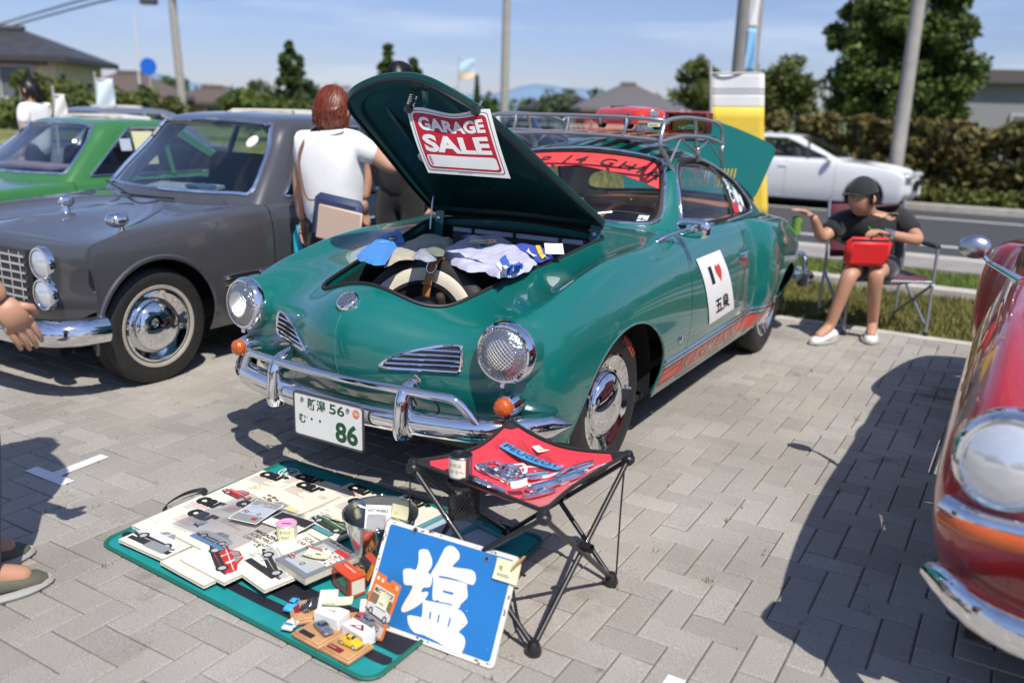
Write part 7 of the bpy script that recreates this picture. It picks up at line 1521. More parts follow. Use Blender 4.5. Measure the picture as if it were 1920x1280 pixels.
for i in range(26): x, y = rg.uniform(.02, ew-.02), rg.uniform(.02, eh-.02)*rg.random()**.5; r = rg.uniform(.0006, .0018); mb.add([E2(x+r*math.cos(6.28*j/6), y+r*math.sin(6.28*j/6), .0062) for j in range(6)], [range(6)], RUST if i % 3 else ENW, False)
mb.build('rust_stain', None, es)
for x, y in(px2e(779, 994), px2e(913, 1047)): mb = MB(); mb.lathe([(.009, 0), (.009, .0015), (.005, .002), (.0045, 0)], E2(x, y, .0036), EN, 20, STEEL); mb.disc(E2(x, y, .0042), EN, .0048, 16, INK); mb.build('eyelet', None, es)
a, b_ = px2e(925, 1083); t = thing('price_note', 'yellow price slip pegged to the corner of the blue sign', 'price tag', E2(a, b_, .01)); mb = MB(); note(mb, E2(a, b_, .008), EX, EU, .075, .058, .004, ('塩', '¥4000-'), size=.014); mb.build('slip', None, t); peg(E2(a+.055, b_+.040, .014), EX*.5+EU*.8, EN, t)
# orange carded model car leaning on the sign
cw, ch_ = .108, .165; c0 = np.array([.590, -1.412, .010]); ca = R_(-12); CX = np.array([math.cos(ca), math.sin(ca), 0]); cn = np.array([-CX[1], CX[0], 0]); CUp = math.cos(.46)*np.array([0, 0, 1.])+math.sin(.46)*cn; CN = np.cross(CX, CUp); M = np.stack([CX, CUp, CN], 1)
t = thing('carded_model_car', 'orange card with a silver model car leaning on the blue sign', 'toy pack', c0); ORC = mat('card_orange', (.78, .17, .015), .4, coat=.4); q = lambda x, y, d=0.: c0+CX*x+CUp*y+CN*d
mb = MB(); mb.prism(rrect(0, 0, cw, ch_, .008)[:6]+[(cw, ch_-.004)]+[(cw*.62, ch_), (cw*.60, ch_-.012), (cw*.42, ch_-.012), (cw*.40, ch_)]+rrect(0, 0, cw, ch_, .008)[12:], .0008, M, c0, ORC, h0=-.0008); mb.build('card', None, t)
mb = MB(); R4 = lambda x0, y0, x1, y1, m, d: mb.add([q(*p, d) for p in((x0, y0), (x1, y0), (x1, y1), (x0, y1))], [range(4)], m, False)
R4(.008, .040, cw-.008, .108, ART['brown'], .0012); R4(.008, .040, cw-.008, .060, ART['grey'], .0014); R4(.012, .110, cw-.010, .132, CREAMP, .0012); P = []; art_car(P, .058, .070, .10, ART['white'], -.05)
for k, (pl, m_) in enumerate(P): mb.add([q(x, y, .0016+.0001*k) for x, y in pl], [range(len(pl))], m_, False)
mb.build('card_picture', None, t); mb = MB(); mb.text('MATCHBOX', .019, q(.014, .114, .0018), CX, CUp, INK, .03, shear=.2, width=.082); mb.disc(q(.014, .150, .0015), CN, .006, 16, CREAMP); mb.disc(q(.034, .150, .0015), CN, .006, 16, CREAMP); mb.text('70', .014, q(.088, .146, .0016), CX, CUp, CREAMP, .03); mb.build('lettering', None, t)
mb = MB(); mb.box(q(cw/2, .021, .014), (cw*.92, .036, .027), M, bagm); mb.build('blister', None, t); mb = MB(); R4(.008, .005, cw-.008, .036, CREAMP, .0013); mb.build('blister_backing', None, t)
toy_car('model_suv', 'silver model car inside the orange card blister', q(cw*.45, .018, .010), R_(88), .070, .028, .026, mat('toy_silver2', (.45, .47, .50), .25, .7, coat=.6), 'suv', tilt=M@rotm(rx=R_(90))@np.diag([1, 1, 1]) if False else np.stack([CX, np.cross(CUp, CX)*-1*-1, CUp], 1))
t = thing('price_note', 'pale yellow slip stuck on the orange card', 'price tag', q(.048, .085, .004)); mb = MB(); note(mb, q(.045, .080, .004), CX, CUp, .042, .045, .003, ('', '¥400')); mb.build('slip', None, t)
# ------------------------------------------------------------------ other cars
def car_shell(w, yf, yr, zs, T, S, bow=.10, ys=(-.35, .1, .6, 1.1, 1.7, 2.2, 2.7), nosez=None, cab=None, arch=None, noses=None):
    Tz = lambda y: np.interp(y, *zip(*T)); Sz = lambda y: np.interp(y, *zip(*S)); net = []
    def front(a, sgn, y0, k):
        bw = bow*a*a*2.2; s_ = Sz(y0); t_ = Tz(y0); d = lambda v: y0+sgn*(v+bw); z = lambda f: zs+f*(s_-zs)
        return [(a*w*.92, d(.10), zs+.06), (a*w*.98, d(.0), z(.36)), (a*w*.99, d(-.005), z(.72)), (a*w*.95, d(.03), s_-.02), (a*w*.72, d(.16+.25*a), t_-.005), (0, d(.30+.55*a), Tz(y0+sgn*(.3+.55*a)))]
    for a in(0, .45, .8): net.append(front(a, 1, yf, 0))
    yc = yf+.22; s_ = Sz(yc); net.append([(w*.93, yc, zs+.04), (w*.985, yc-.05, zs+.36*(s_-zs)), (w*.99, yc-.05, zs+.72*(s_-zs)), (w*.95, yc, s_-.01), (w*.72, yc+.42, Tz(yc+.42)-.006), (0, yc+.85, Tz(yc+.85))])
    for y in ys:
        s_ = Sz(y); net.append([(w*.93, y, zs), (w*.995, y, zs+.34*(s_-zs)), (w, y, zs+.80*(s_-zs)), (w*.965, y, s_), (w*.80, y+(.5 if y < .5 else 0), Tz(y+(.5 if y < .5 else 0))-.006), (0, y+(.95 if y < .5 else .25 if y < 1.2 else 0), Tz(y+(.95 if y < .5 else .25 if y < 1.2 else 0)))])
    yc = yr-.22; s_ = Sz(yc); net.append([(w*.93, yc, zs+.04), (w*.985, yc+.05, zs+.36*(s_-zs)), (w*.99, yc+.05, zs+.72*(s_-zs)), (w*.95, yc, s_-.01), (w*.72, yc-.1, Tz(yc-.1)-.006), (0, yc-.2, Tz(yc-.2))])
    for a in(.8, .45, 0): net.append(front(a, -1, yr, 0))
    return bspline_surface(net, 130, 60)
def cab_shell(y0, y1, y2, y3, bw, rw, zb, zr):
    L = lambda a, b_, t_: a+(b_-a)*t_; net = []
    def fr(a, yb, yt, sg): return [(a*bw, yb+sg*.16*a*a, zb-.03), (a*L(bw, rw, .33), L(yb, yt, .36)+sg*.14*a*a, L(zb, zr-.05, .36)), (a*L(bw, rw, .7), L(yb, yt, .72)+sg*.10*a*a, L(zb, zr-.05, .72)), (a*rw, yt+sg*.06*a*a, zr-.05+.0*a), (a*rw*.66, yt+sg*(.20+.15*a), zr-.008), (0, yt+sg*(.40+.3*a), zr)]
    for a in(0, .5, .86): net.append(fr(a, y0, y1, 1))
    ym = (y1+y2)/2
    for f in(.03, .28, .5, .72, .97):
        b_ = L(y0+.20, y3-.20, f); e = L(y1+.12, y2-.12, f); c = L(y1+.75, y2-.75, f) if y2-y1 > 1.5 else L(ym-.1, ym+.1, f)
        net.append([(bw, b_, zb-.03), (L(bw, rw, .36), L(b_, e, .36), L(zb, zr-.07, .36)), (L(bw, rw, .72), L(b_, e, .72), L(zb, zr-.07, .72)), (rw, e, zr-.065), (rw*.68, L(e, c, .6), zr-.012), (0, c, zr)])
    for a in(.86, .5, 0): net.append(fr(a, y3, y2, -1))
    return bspline_surface(net, 110, 50)
def sedan(name, label, pos, rz, p, paint, cat='car', group=None):
    t = thing(name, label, cat, (0, 0, 0), group); S = car_shell(p['w'], p['yf'], p['yr'], p['zs'], p['T'], p['S'], p.get('bow', .1)); y0, y1, y2, y3 = p['cab']; bw, rw, zb, zr = p['cw']
    wb, R = p['wb'], p['R']
    def g_a(V): return np.where(np.abs(V[:, 0]) > p['w']*.55, np.minimum(np.hypot(V[:, 1], V[:, 2]-R), np.hypot(V[:, 1]-wb, V[:, 2]-R))-R*p.get('ar', 1.13), 1.)
    _, S = S.split(g_a); cp = psdf(rrect(-bw+.09, y0+.22, bw-.09, y3-.25, .12)); _, S = S.split(lambda V: np.where(V[:, 2] > zb-.14, cp(V[:, :2]), 1.))
    # doors
    de = psdf(rrect(y0+.20, zs_ := p['zs']+.06, y0+1.18, zb+.3, .05)); dr, S2 = S.split(lambda V: np.where(V[:, 0] > p['w']*.6, de(V[:, 1:])+.003, 1.)); _, S2 = S2.split(lambda V: np.where(V[:, 0] > p['w']*.6, de(V[:, 1:])-.003, 1.))
    b_ = S2.mirrored().build('body', paint, t)
    for s in(1, -1): (dr if s > 0 else Surf(dr.V*[-1, 1, 1], dr.N*[-1, 1, 1], [f[::-1] for f in dr.F])).build('door', paint, t)
    C = cab_shell(y0, y1, y2, y3, bw, rw, zb, zr)
    wsp = psdf(smooth_curve(mirror_poly([(0, zb+.035), (bw*.70, zb+.04), (bw*.86, zb+.07), (rw*.90, zr-.105), (rw*.80, zr-.075), (0, zr-.06)]), 4, True)); ym = (y0+y3)/2
    gw = lambda V: np.where((V[:, 1] < y1+.22), wsp(V[:, [0, 2]]), 1.); gr = lambda V: np.where((V[:, 1] > y2-.22), wsp(V[:, [0, 2]]), 1.)
    sp_ = psdf(rrect(0, 0, 1, 1, .06) if False else np.array([(y0+.36, zb+.02), (y1+.26, zr-.085), (y2-.22, zr-.085), (y3-.34, zb+.02)])); gs_ = lambda V: np.where(V[:, 0] > rw*.8, sp_(V[:, 1:]), 1.)
    wi, rf = C.split(gw); ri, rf = rf.split(gr); si, rf = rf.split(gs_); rfm = rf.mirrored(); rfm.build('roof', p.get('roofm', paint), t); rfm.offset(-.02).flip().build('headlining', MATS['headlining'], t)
    HZ = thin_glass('hazy_glass', (.62, .70, .73), .02, 2.2); wi.mirrored().offset(-.008).build('windscreen', HZ, t); ri.mirrored().offset(-.008).build('rear_window', HZ, t); so_ = si.offset(-.010)
    for s in(1, -1): (so_ if s > 0 else Surf(so_.V*[-1, 1, 1], so_.N*[-1, 1, 1], [f[::-1] for f in so_.F])).build('side_window', GLASS, t)
    trim = p.get('trim', CHROME)
    def edge_trim(Sf, nm, r=.009):
        mb = MB()
        for lp in Sf.boundary():
            if len(lp) > 12: mb.tube([Sf.V[i]+Sf.N[i]*.003 for i in lp][::1], r, 5, True, trim)
        if mb.v: mb.build(nm, None, t)
    edge_trim(wi.mirrored(), 'windscreen_trim', .013); edge_trim(ri.mirrored(), 'rear_window_trim'); edge_trim(si, 'side_window_trim'); edge_trim(Surf(si.V*[-1, 1, 1], si.N*[-1, 1, 1], [f[::-1] for f in si.F]), 'side_window_trim')
    mb = MB()
    for s in(1, -1):
        for yb in p.get('pillars', [(y0+y3)/2+.05]): mb.tube([(s*(bw+.0), yb, zb), (s*(bw*.5+rw*.5), yb+.02, (zb+zr-.07)/2), (s*rw, yb+.05, zr-.07)], .022, 6, m=p.get('pillar_m', paint))
    mb.build('pillar', None, t); mb = MB()
    mb.box((0, (p['yf']+p['yr'])/2, p['zs']+.10), (p['w']*1.6, p['yr']-p['yf']-.5, .10), m=DARK)
    for cy in(0, wb):
        mb.box((0, cy, R+.12), (p['w']*1.1, R*2.3, R*1.7), m=DARK)
    mb.build('underbody', None, t); mb = MB(); dk = mat('dark_interior', (.03, .03, .033), .8)
    for yy in(y0+1.0, y0+1.85): mb.box((0, yy, zb-.06), (bw*1.75, .16, .55), rotm(rx=-.2), dk, .05); mb.box((0, yy-.28, zb-.32), (bw*1.75, .5, .16), None, dk, .05)
    mb.grid(lambda u, v: (bw*.92*(2*u-1), y0+.12+.36*v+.08*(2*u-1)**2, zb-.0-.06*v), 8, 4, dk); mb.build('interior', None, t)
    for cy in(0, wb):
        for s in(1, -1): make_wheel(s*(p['w']-.115), cy, s, t, 'wheel', R, p.get('ww', False), R*p.get('rim', .64), p.get('hub', True), .16)
    if p.get('extra'): p['extra'](t, S)
    t.location = pos; t.rotation_euler = (0, 0, rz); return t
GREYP = mat('grey_paint', (.058, .058, .064), .30, coat=1., coatr=.03); LAMP = mat('lamp_glass', (.68, .70, .72), .08, .5, coat=1.)
def grey_extra(t, S):
    w = .80; mb = MB()
    for s in(1, -1):
        for zz in(.70, .55):
            for xx in(.66, ):
                lo = np.array([s*xx, -.505, zz]); h = bpy.data.objects.new('headlight', None); COL.objects.link(h); h.parent = t; m2 = MB(); m2.lathe([(.078, 0), (.082, .02), (.076, .035), (.066, .036)], lo, (0, -1, 0), 28, CHROME); m2.build('ring', None, h); m2 = MB(); m2.lathe([(.068, .03), (.04, .045), (.0001, .05)], lo, (0, -1, 0), 24, LAMP); m2.build('lens', None, h)
    mb = MB(); mb.box((0, -.515, .62), (1.08, .03, .26), m=mat('grille_dark', (.03, .03, .03), .5))
    for i in range(6): mb.box((0, -.535, .52+.04*i), (1.08, .014, .012), m=CHROME)
    for x in np.linspace(-.5, .5, 13): mb.box((x, -.533, .62), (.010, .012, .24), m=CHROME)
    mb.build('grille', None, t)
    mb = MB(); P = smooth_curve([(-.83, -.34, .37), (-.80, -.46, .37), (-.70, -.56, .37), (-.4, -.61, .37), (.4, -.61, .37), (.70, -.56, .37), (.80, -.46, .37), (.83, -.34, .37)], 5); mb.tube(P, .068, 14, m=CHROME, flat=1.0); mb.v = [(x, y, z) for x, y, z in mb.v]; mb.build('front_bumper', None, t)
    P = smooth_curve([(-.80, 3.3, .42), (-.7, 3.42, .42), (0, 3.48, .42), (.7, 3.42, .42), (.80, 3.3, .42)], 5); mb = MB(); mb.tube(P, .07, 10, m=CHROME); mb.build('rear_bumper', None, t)
    b_ = S.bvh(); 
    def sd(y, z, s, d=.004):
        h = b_.ray_cast(Vector((2, y, z)), Vector((-1, 0, 0))); return np.array(h[0])*[s, 1, 1]+[s*d, 0, 0] if h[0] is not None else np.array([s*.8, y, z])
    for s in(1, -1):
        mb = MB(); mb.tube([sd(y, .505+.02*(y+.3)/3, s) for y in np.linspace(.42, 3.1, 24)], .011, 6, m=CHROME); mb.tube([sd(y, .465+.02*(y+.3)/3, s) for y in np.linspace(.42, 3.1, 24)], .008, 6, m=CHROME); mb.build('side_trim', None, t)
        mb = MB(); mb.tube([sd(.37*-math.cos(a), .31+.37*math.sin(a), s, .0) for a in np.linspace(.05, math.pi-.05, 24)], .014, 6, m=GREYP); mb.build('arch_lip', None, t)
        mb = MB(); mb.tube([sd(y, .745, s, .012) for y in(1.55, 1.6, 1.66, 1.7)], .010, 6, m=CHROME); mb.build('door_handle', None, t)
        mb = MB(); o = np.array([s*.70, -.12, .80]); mb.lathe([(.02, -.03), (.014, .03), (.018, .05)], o, (0, 0, 1), 10, CHROME); mb.ball(o+[0, -.02, .075], (.055, .06, .04), 14, 8, CHROME); mb.build('wing_mirror', None, t)
    mb = MB(); o = np.array([0, .03, .85]); mb.lathe([(.03, -.02), (.022, .01), (.012, .03)], o, (0, 0, 1), 12, CHROME); mb.ball(o+[0, .01, .05], (.018, .05, .035), 12, 8, CHROME); mb.build('bonnet_ornament', None, t)
    mb = MB(); mb.tube([(-.25, .56, .90), (.0, .50, .905), (.25, .56, .90)], .006, 5, m=BLACK); mb.tube([(-.02, .47, .90), (-.45, .60, .96)], .006, 5, m=BLACK); mb.build('wiper', None, t)
    mb = MB(); mb.box((-.05, .86, .93), (.5, .2, .02), rotm(rz=.2, rx=.1), mat('papers', (.45, .50, .52), .6)); mb.box((.15, .84, .95), (.2, .12, .02), rotm(rz=-.3), ART['blue']); mb.build('dashboard_papers', None, t)
    mb = MB(); mb.tube([(s_*.42*0+.55, 1.0+.0, 1.28), (.55, 1.0, 1.28)], .001, 4, m=BLACK); mb.lathe([(.0001, .002), (.045, .002), (.045, 0)], (.47, .985, 1.235), (0, -.75, .65), 20, ART['white']); mb.build('windscreen_sticker', None, t)
sgn = 1; s_ = 1
sedan('grey_sedan', 'dark grey four-door vintage sedan with whitewall tyres parked left of the green coupe', (-2.565, -.24, 0), 0, dict(w=.815, yf=-.50, yr=3.38, zs=.22, T=[(-.6, .80), (-.2, .835), (.2, .865), (.7, .90), (1.2, .92), (2.6, .93), (3.4, .84)], S=[(-.6, .765), (-.2, .785), (.5, .82), (1.2, .85), (2.6, .86), (3.4, .80)], cab=(.60, 1.12, 2.25, 2.95), cw=(.755, .575, .90, 1.41), wb=2.5, R=.312, ww=True, rim=.60, extra=grey_extra, pillars=[1.78]), GREYP)
GREENC = mat('leaf_green_paint', (.035, .165, .035), .3, coat=1.)
def green_extra(t, S):
    for s in(1, -1):
        mb = MB(); mb.lathe([(.09, 0), (.09, .04), (.07, .05), (.0001, .06)], (s*.58, -.74, .62), (0, -1, 0), 24, LAMP); mb.build('headlight', None, t)
    mb = MB(); P = smooth_curve([(-.79, -.5, .40), (-.72, -.78, .40), (0, -.84, .40), (.72, -.78, .40), (.79, -.5, .40)], 6); mb.tube(P, .06, 10, m=CHROME); mb.build('front_bumper', None, t); mb = MB(); mb.box((0, -.745, .62), (.9, .03, .2), m=MATS['grille_dark']); mb.build('grille', None, t)
    mb = MB(); mb.box((.75, 1.42, 1.07), (.004, .20, .28), rotm(ry=-.25), mat('paper_yellow', (.62, .60, .35), .6)); mb.box((.77, 1.22, 1.10), (.004, .10, .10), rotm(ry=-.25), ART['sky']); mb.build('window_paper', None, t)
    mb = MB(); mb.box((-.1, .92, .90), (.9, .25, .02), rotm(rx=.05), mat('pink_cloth', (.48, .33, .40), .7)); mb.build('dashboard_cloth', None, t)
sedan('green_sedan', 'bright green vintage coupe parked beyond the grey sedan', (-5.28, .36, 0), 0, dict(w=.78, yf=-.74, yr=3.1, zs=.2, T=[(-.8, .72), (-.4, .76), (.3, .80), (.7, .83), (1.2, .85), (2.4, .85), (3.1, .80)], S=[(-.8, .70), (-.4, .72), (.5, .76), (1.2, .78), (2.4, .79), (3.1, .76)], cab=(.55, 1.15, 2.0, 2.7), cw=(.72, .53, .83, 1.315), wb=2.42, R=.30, extra=green_extra, pillars=[1.72]), GREENC)
_w = gnd(1600, 398, -.28); WCX, WCY = hit(1712, 345, (0, 1, 0), (0, _w[1]-.1, 0))[0]-.88, _w[1]+.85
WPAINT = mat('white_car_paint', (.72, .72, .72), .3, coat=1.); TRIMB = mat('black_trim', (.015, .015, .016), .4)
def white_extra(t, S):
    for s in(1, -1):
        mb = MB(); mb.box((s*.60, -.76, .74), (.28, .16, .09), rotm(rz=s*.5), LAMP, .03); mb.build('headlight', None, t)
        mb = MB(); mb.box((s*.93, .70, 1.0), (.16, .12, .13), None, WPAINT, .04); mb.build('wing_mirror', None, t)
        for yy in(1.62, 2.55): mb = MB(); mb.box((s*.875, yy, .84), (.03, .18, .03), None, WPAINT, .01); mb.build('door_handle', None, t)
    mb = MB(); mb.box((0, -.88, .56), (.9, .05, .2), m=TRIMB); mb.build('grille', None, t); mb = MB(); mb.box((0, -.9, .45), (.33, .02, .165), m=WHITE); mb.build('number_plate', None, t)
sedan('white_hatchback', 'white modern hatchback driving along the road behind the coupe', (WCX, WCY, -.28), R_(90), dict(w=.875, yf=-.88, yr=3.45, zs=.2, T=[(-.9, .78), (-.5, .86), (.2, .96), (.8, 1.0), (1.4, .98), (2.8, 1.02), (3.5, 1.02)], S=[(-.9, .74), (-.5, .82), (.5, .90), (1.4, .93), (2.8, .97), (3.5, .97)], cab=(.38, 1.38, 2.75, 3.42), cw=(.79, .60, 1.00, 1.47), wb=2.6, R=.33, hub=True, trim=TRIMB, extra=white_extra, pillars=[1.15, 1.95, 2.75], pillar_m=TRIMB, bow=.14), WPAINT)
REDV = mat('van_red', (.45, .03, .03), .35, coat=.8)
pv = at(1185, 232, 19); sedan('red_hatchback', 'small red car with green-tinted windscreen far behind the roof rack', (pv[0], pv[1], 0), R_(-28), dict(w=.74, yf=-.7, yr=2.7, zs=.2, T=[(-.8, .8), (0, .92), (.6, .96), (2.7, .98)], S=[(-.8, .76), (0, .86), (.6, .9), (2.7, .93)], cab=(.2, .75, 2.2, 2.66), cw=(.68, .55, .96, 1.58), wb=2.1, R=.28, trim=TRIMB, pillars=[1.35]), REDV)
for px, d, lab, pm, rz in((-30, 12.5, 'silver car at the far left edge behind the green coupe', mat('silver_paint', (.28, .29, .31), .3, .6, coat=1.), -8), (985, 33, 'white car far behind the left end of the roof rack', WPAINT, 60), (1085, 24, 'dark blue car behind the boards of the roof rack', mat('navy_paint', (.02, .035, .08), .3, coat=1.), 75)):
    p_ = at(px, 232, d); sedan('parked_car', lab, (p_[0], p_[1], 0), R_(rz), dict(w=.78, yf=-.8, yr=3.2, zs=.2, T=[(-.8, .75), (.2, .86), (.7, .9), (2.5, .92), (3.2, .86)], S=[(-.8, .72), (.3, .82), (2.5, .86), (3.2, .82)], cab=(.55, 1.15, 2.2, 2.85), cw=(.71, .55, .88, 1.38), wb=2.45, R=.3, pillars=[1.7]), pm)
for x_, y_, rz_, lab, pm in((4.6, -7.2, 168, 'dark red car parked behind the photographer, mirrored in the hubcap', mat('maroon_paint', (.10, .012, .014), .3, coat=1.)), (1.3, -9.0, 180, 'pale silver car parked behind the photographer, mirrored in the chrome', MATS['silver_paint']), (-2.2, -8.4, 185, 'dark blue car parked behind the photographer, mirrored in the paint', MATS['navy_paint'])):
    sedan('parked_car', lab, (x_, y_, 0), R_(rz_), dict(w=.79, yf=-.75, yr=3.2, zs=.2, T=[(-.8, .75), (.2, .86), (.7, .9), (2.5, .92), (3.2, .86)], S=[(-.8, .72), (.3, .82), (2.5, .86), (3.2, .82)], cab=(.55, 1.15, 2.2, 2.85), cw=(.71, .55, .88, 1.38), wb=2.45, R=.3, pillars=[1.7]), pm)  # silver and blue cars are unseen, added for their reflections
# red coupe in the right foreground: same family of body with closed bonnet
REDP = mat('red_paint', (.36, .012, .014), .3, coat=1., coatr=.02); rc = thing('red_coupe', 'glossy red vintage coupe cut off by the right edge of the picture', 'car', (0, 0, 0))
_, rr = body_s.split(g_arch); _, rr = rr.split(g_cab); rd, _ = rr.split(lambda V: g_door(V)+.0022); _, rr = rr.split(lambda V: g_door(V)-.0022)
_, rb_ = rr.split(lambda V: np.abs(g_hood(V))-.002); rh = rr.split(lambda V: g_hood(V)+.002)[0]; rr2 = rr.split(lambda V: g_hood(V)-.002)[1]
rr2.mirrored().build('body', REDP, rc); rh.mirrored().build('bonnet', REDP, rc)
for s in(1, -1): (rd if s > 0 else Surf(rd.V*[-1, 1, 1], rd.N*[-1, 1, 1], [f[::-1] for f in rd.F])).build('door', REDP, rc)
rfm.build('roof', REDP, rc) if False else rf_green.mirrored().build('roof', REDP, rc)
for S_, nm in((ws_in.mirrored().offset(-.006), 'windscreen'), (rw_in.mirrored().offset(-.006), 'rear_window'), (sw_in.offset(-.01), 'side_window')): S_.build(nm, GLASS, rc)
o_ = sw_in.offset(-.01); Surf(o_.V*[-1, 1, 1], o_.N*[-1, 1, 1], [f[::-1] for f in o_.F]).build('side_window', GLASS, rc)
for s in(1, -1):
    M_ = np.array([s, 1, 1.]); P, Nn = loop_on(lambda a, b_: side_cast((0, a, b_)), sw_loop); mb = MB(); band(P*M_, Nn*M_, .018, .010, CHROME, mb); mb.build('side_window_trim', None, rc)
P, Nn = loop_on(lambda a, b_: front_cast((a, 0, b_)), ws_loop); mb = MB(); band(P, Nn, .022, .013, CHROME, mb); mb.build('windscreen_trim', None, rc)
mb = MB(); mb.box((0, 1.3, .20), (1.30, 3.6, .03), m=DARK); mb.box((0, .42, .56), (1.2, .02, .7), m=DARK)
for s in(-1, 1):
    for cy in(.03, 2.43): mb.box((s*.42, cy, .44), (.02, .86, .50), m=DARK)
mb.build('underbody', None, rc); mb = MB()
for x in(-.33, .33): mb.box((x, 1.5, .66), (.5, .16, .55), rotm(rx=-.2), MATS['dark_interior'], .05)
mb.build('seat', None, rc)
for cy in(0, 2.4):
    for s in(1, -1): make_wheel(s*.635, cy, s, rc)
for s in(1, -1):
    o = np.array([s*.628, -.665, .715]); ax = np.array([s*.05, -1, .10]); ax /= np.linalg.norm(ax); h = bpy.data.objects.new('headlight', None); COL.objects.link(h); h.parent = rc
    mb = MB(); mb.lathe([(.110, -.08), (.112, -.01), (.109, .014), (.100, .026), (.093, .025), (.088, .012)], o, ax, 48, CHROME); mb.build('ring', None, h); mb = MB(); mb.lathe([(.094, .016), (.07, .034), (.04, .045), (.0001, .050)], o, ax, 40, LAMP); mb.build('lens', None, h); mb = MB(); mb.lathe([(.075, .0), (.05, -.03), (.0001, -.05)], o, ax, 30, CHROME); mb.build('reflector', None, h)
    mb = MB(); pts = smooth_curve([on_front(.50, .55, .02)*[s, 1, 1], on_front(.58, .55, .022)*[s, 1, 1], on_front(.66, .55, .022)*[s, 1, 1], on_front(.715, .55, .022)*[s, 1, 1]], 6); mb.tube(pts, .028, 12, m=AMBER, flat=1.); mb.build('indicator', None, rc); mb = MB(); mb.tube([p+[0, .010, .016] for p in pts], .030, 10, m=CHROME); mb.build('indicator_base', None, rc)
P = bump_path(.37, -.86, 41, .755); mb = MB(); T_ = np.gradient(P, axis=0); T_ /= np.linalg.norm(T_, axis=1)[:, None]; Nn = np.c_[T_[:, 1], -T_[:, 0], np.zeros(len(P))]; pr_ = smooth_curve([(-.046, .035), (-.044, .004), (-.025, -.012), (0, -.016), (.025, -.012), (.044, .004), (.046, .035)], 3); k = len(pr_)
fz2 = np.array([max(1-max(0, (abs(x)-.68)/.08)**3, .0)**.5*.93+.07 for x in P[:, 0]]); V = np.array([P[i]+Nn[i]*(-b_)*1.1*(.5+.5*fz2[i])+np.array([0, 0, a*fz2[i]]) for i in range(len(P)) for a, b_ in pr_]); mb.add(V, [(i*k+j, (i+1)*k+j, (i+1)*k+j+1, i*k+j+1) for i in range(len(P)-1) for j in range(k-1)], CHROME); mb.add(V+[0, .004, 0], [(i*k+j, i*k+j+1, (i+1)*k+j+1, (i+1)*k+j) for i in range(len(P)-1) for j in range(k-1)], STEEL); mb.build('front_bumper', None, rc)
for s in(1, -1):
    mb = MB(); hd2 = np.array([s*.80, .72, .985]); mb.tube([on_top(.66, .62)*[s, 1, 1], hd2-[s*.03, .0, .03], hd2], [.014, .008, .009], 8, m=CHROME); mb.ball(hd2+[s*.02, .0, .02], (.055, .035, .042), 18, 10, STEEL); mb.build('door_mirror', None, rc)
    mb = MB(); mb.tube([on_side(y, .405, .002, s) for y in np.linspace(.5, 2.0, 20)], .009, 6, m=CHROME); mb.build('side_trim', None, rc)
mb = MB(); mb.add(np.array([on_front(x, z, .0) for x, z in GR])*[1, 1, 1]-[0, .003, 0], [range(len(GR))], GMESH, False); mb.add((np.array([on_front(x, z, .0) for x, z in GR])*[-1, 1, 1]-[0, .003, 0])[::-1], [range(len(GR))], GMESH, False); mb.build('grille', None, rc)
rc.location = (2.735, -.36, .035)
# ------------------------------------------------------------------ people
def skin_mesh(name, nodes, edges, m, parent, sub=2):
    me = bpy.data.meshes.new(name); V = np.array([n[0] for n in nodes])-np.array(world_loc(parent)); me.from_pydata(V.tolist(), edges, []); o = bpy.data.objects.new(name, me); COL.objects.link(o)
    o.modifiers.new('skin', 'SKIN').use_smooth_shade = True; s_ = o.modifiers.new('sub', 'SUBSURF'); s_.levels = sub; s_.render_levels = sub
    for i, n in enumerate(nodes): r = n[1]; me.skin_vertices[0].data[i].radius = (r, r) if np.isscalar(r) else r
    me.skin_vertices[0].data[0].use_root = True
    bpy.context.view_layer.update(); dg = bpy.context.evaluated_depsgraph_get(); m2 = bpy.data.meshes.new_from_object(o.evaluated_get(dg)); o.modifiers.clear(); o.data = m2; bpy.data.meshes.remove(me)
    m2.name = name; m2.materials.clear(); m2.materials.append(m); m2.polygons.foreach_set('use_smooth', [True]*len(m2.polygons)); o.parent = parent; return o
SKIN = mat('skin', (.52, .29, .19), .5, noise=.06, nscale=12); SKINS = mat('skin_tan', (.46, .24, .15), .5, noise=.06, nscale=12)
def lerp(a, b_, t_): return np.asarray(a, float)*(1-t_)+np.asarray(b_, float)*t_
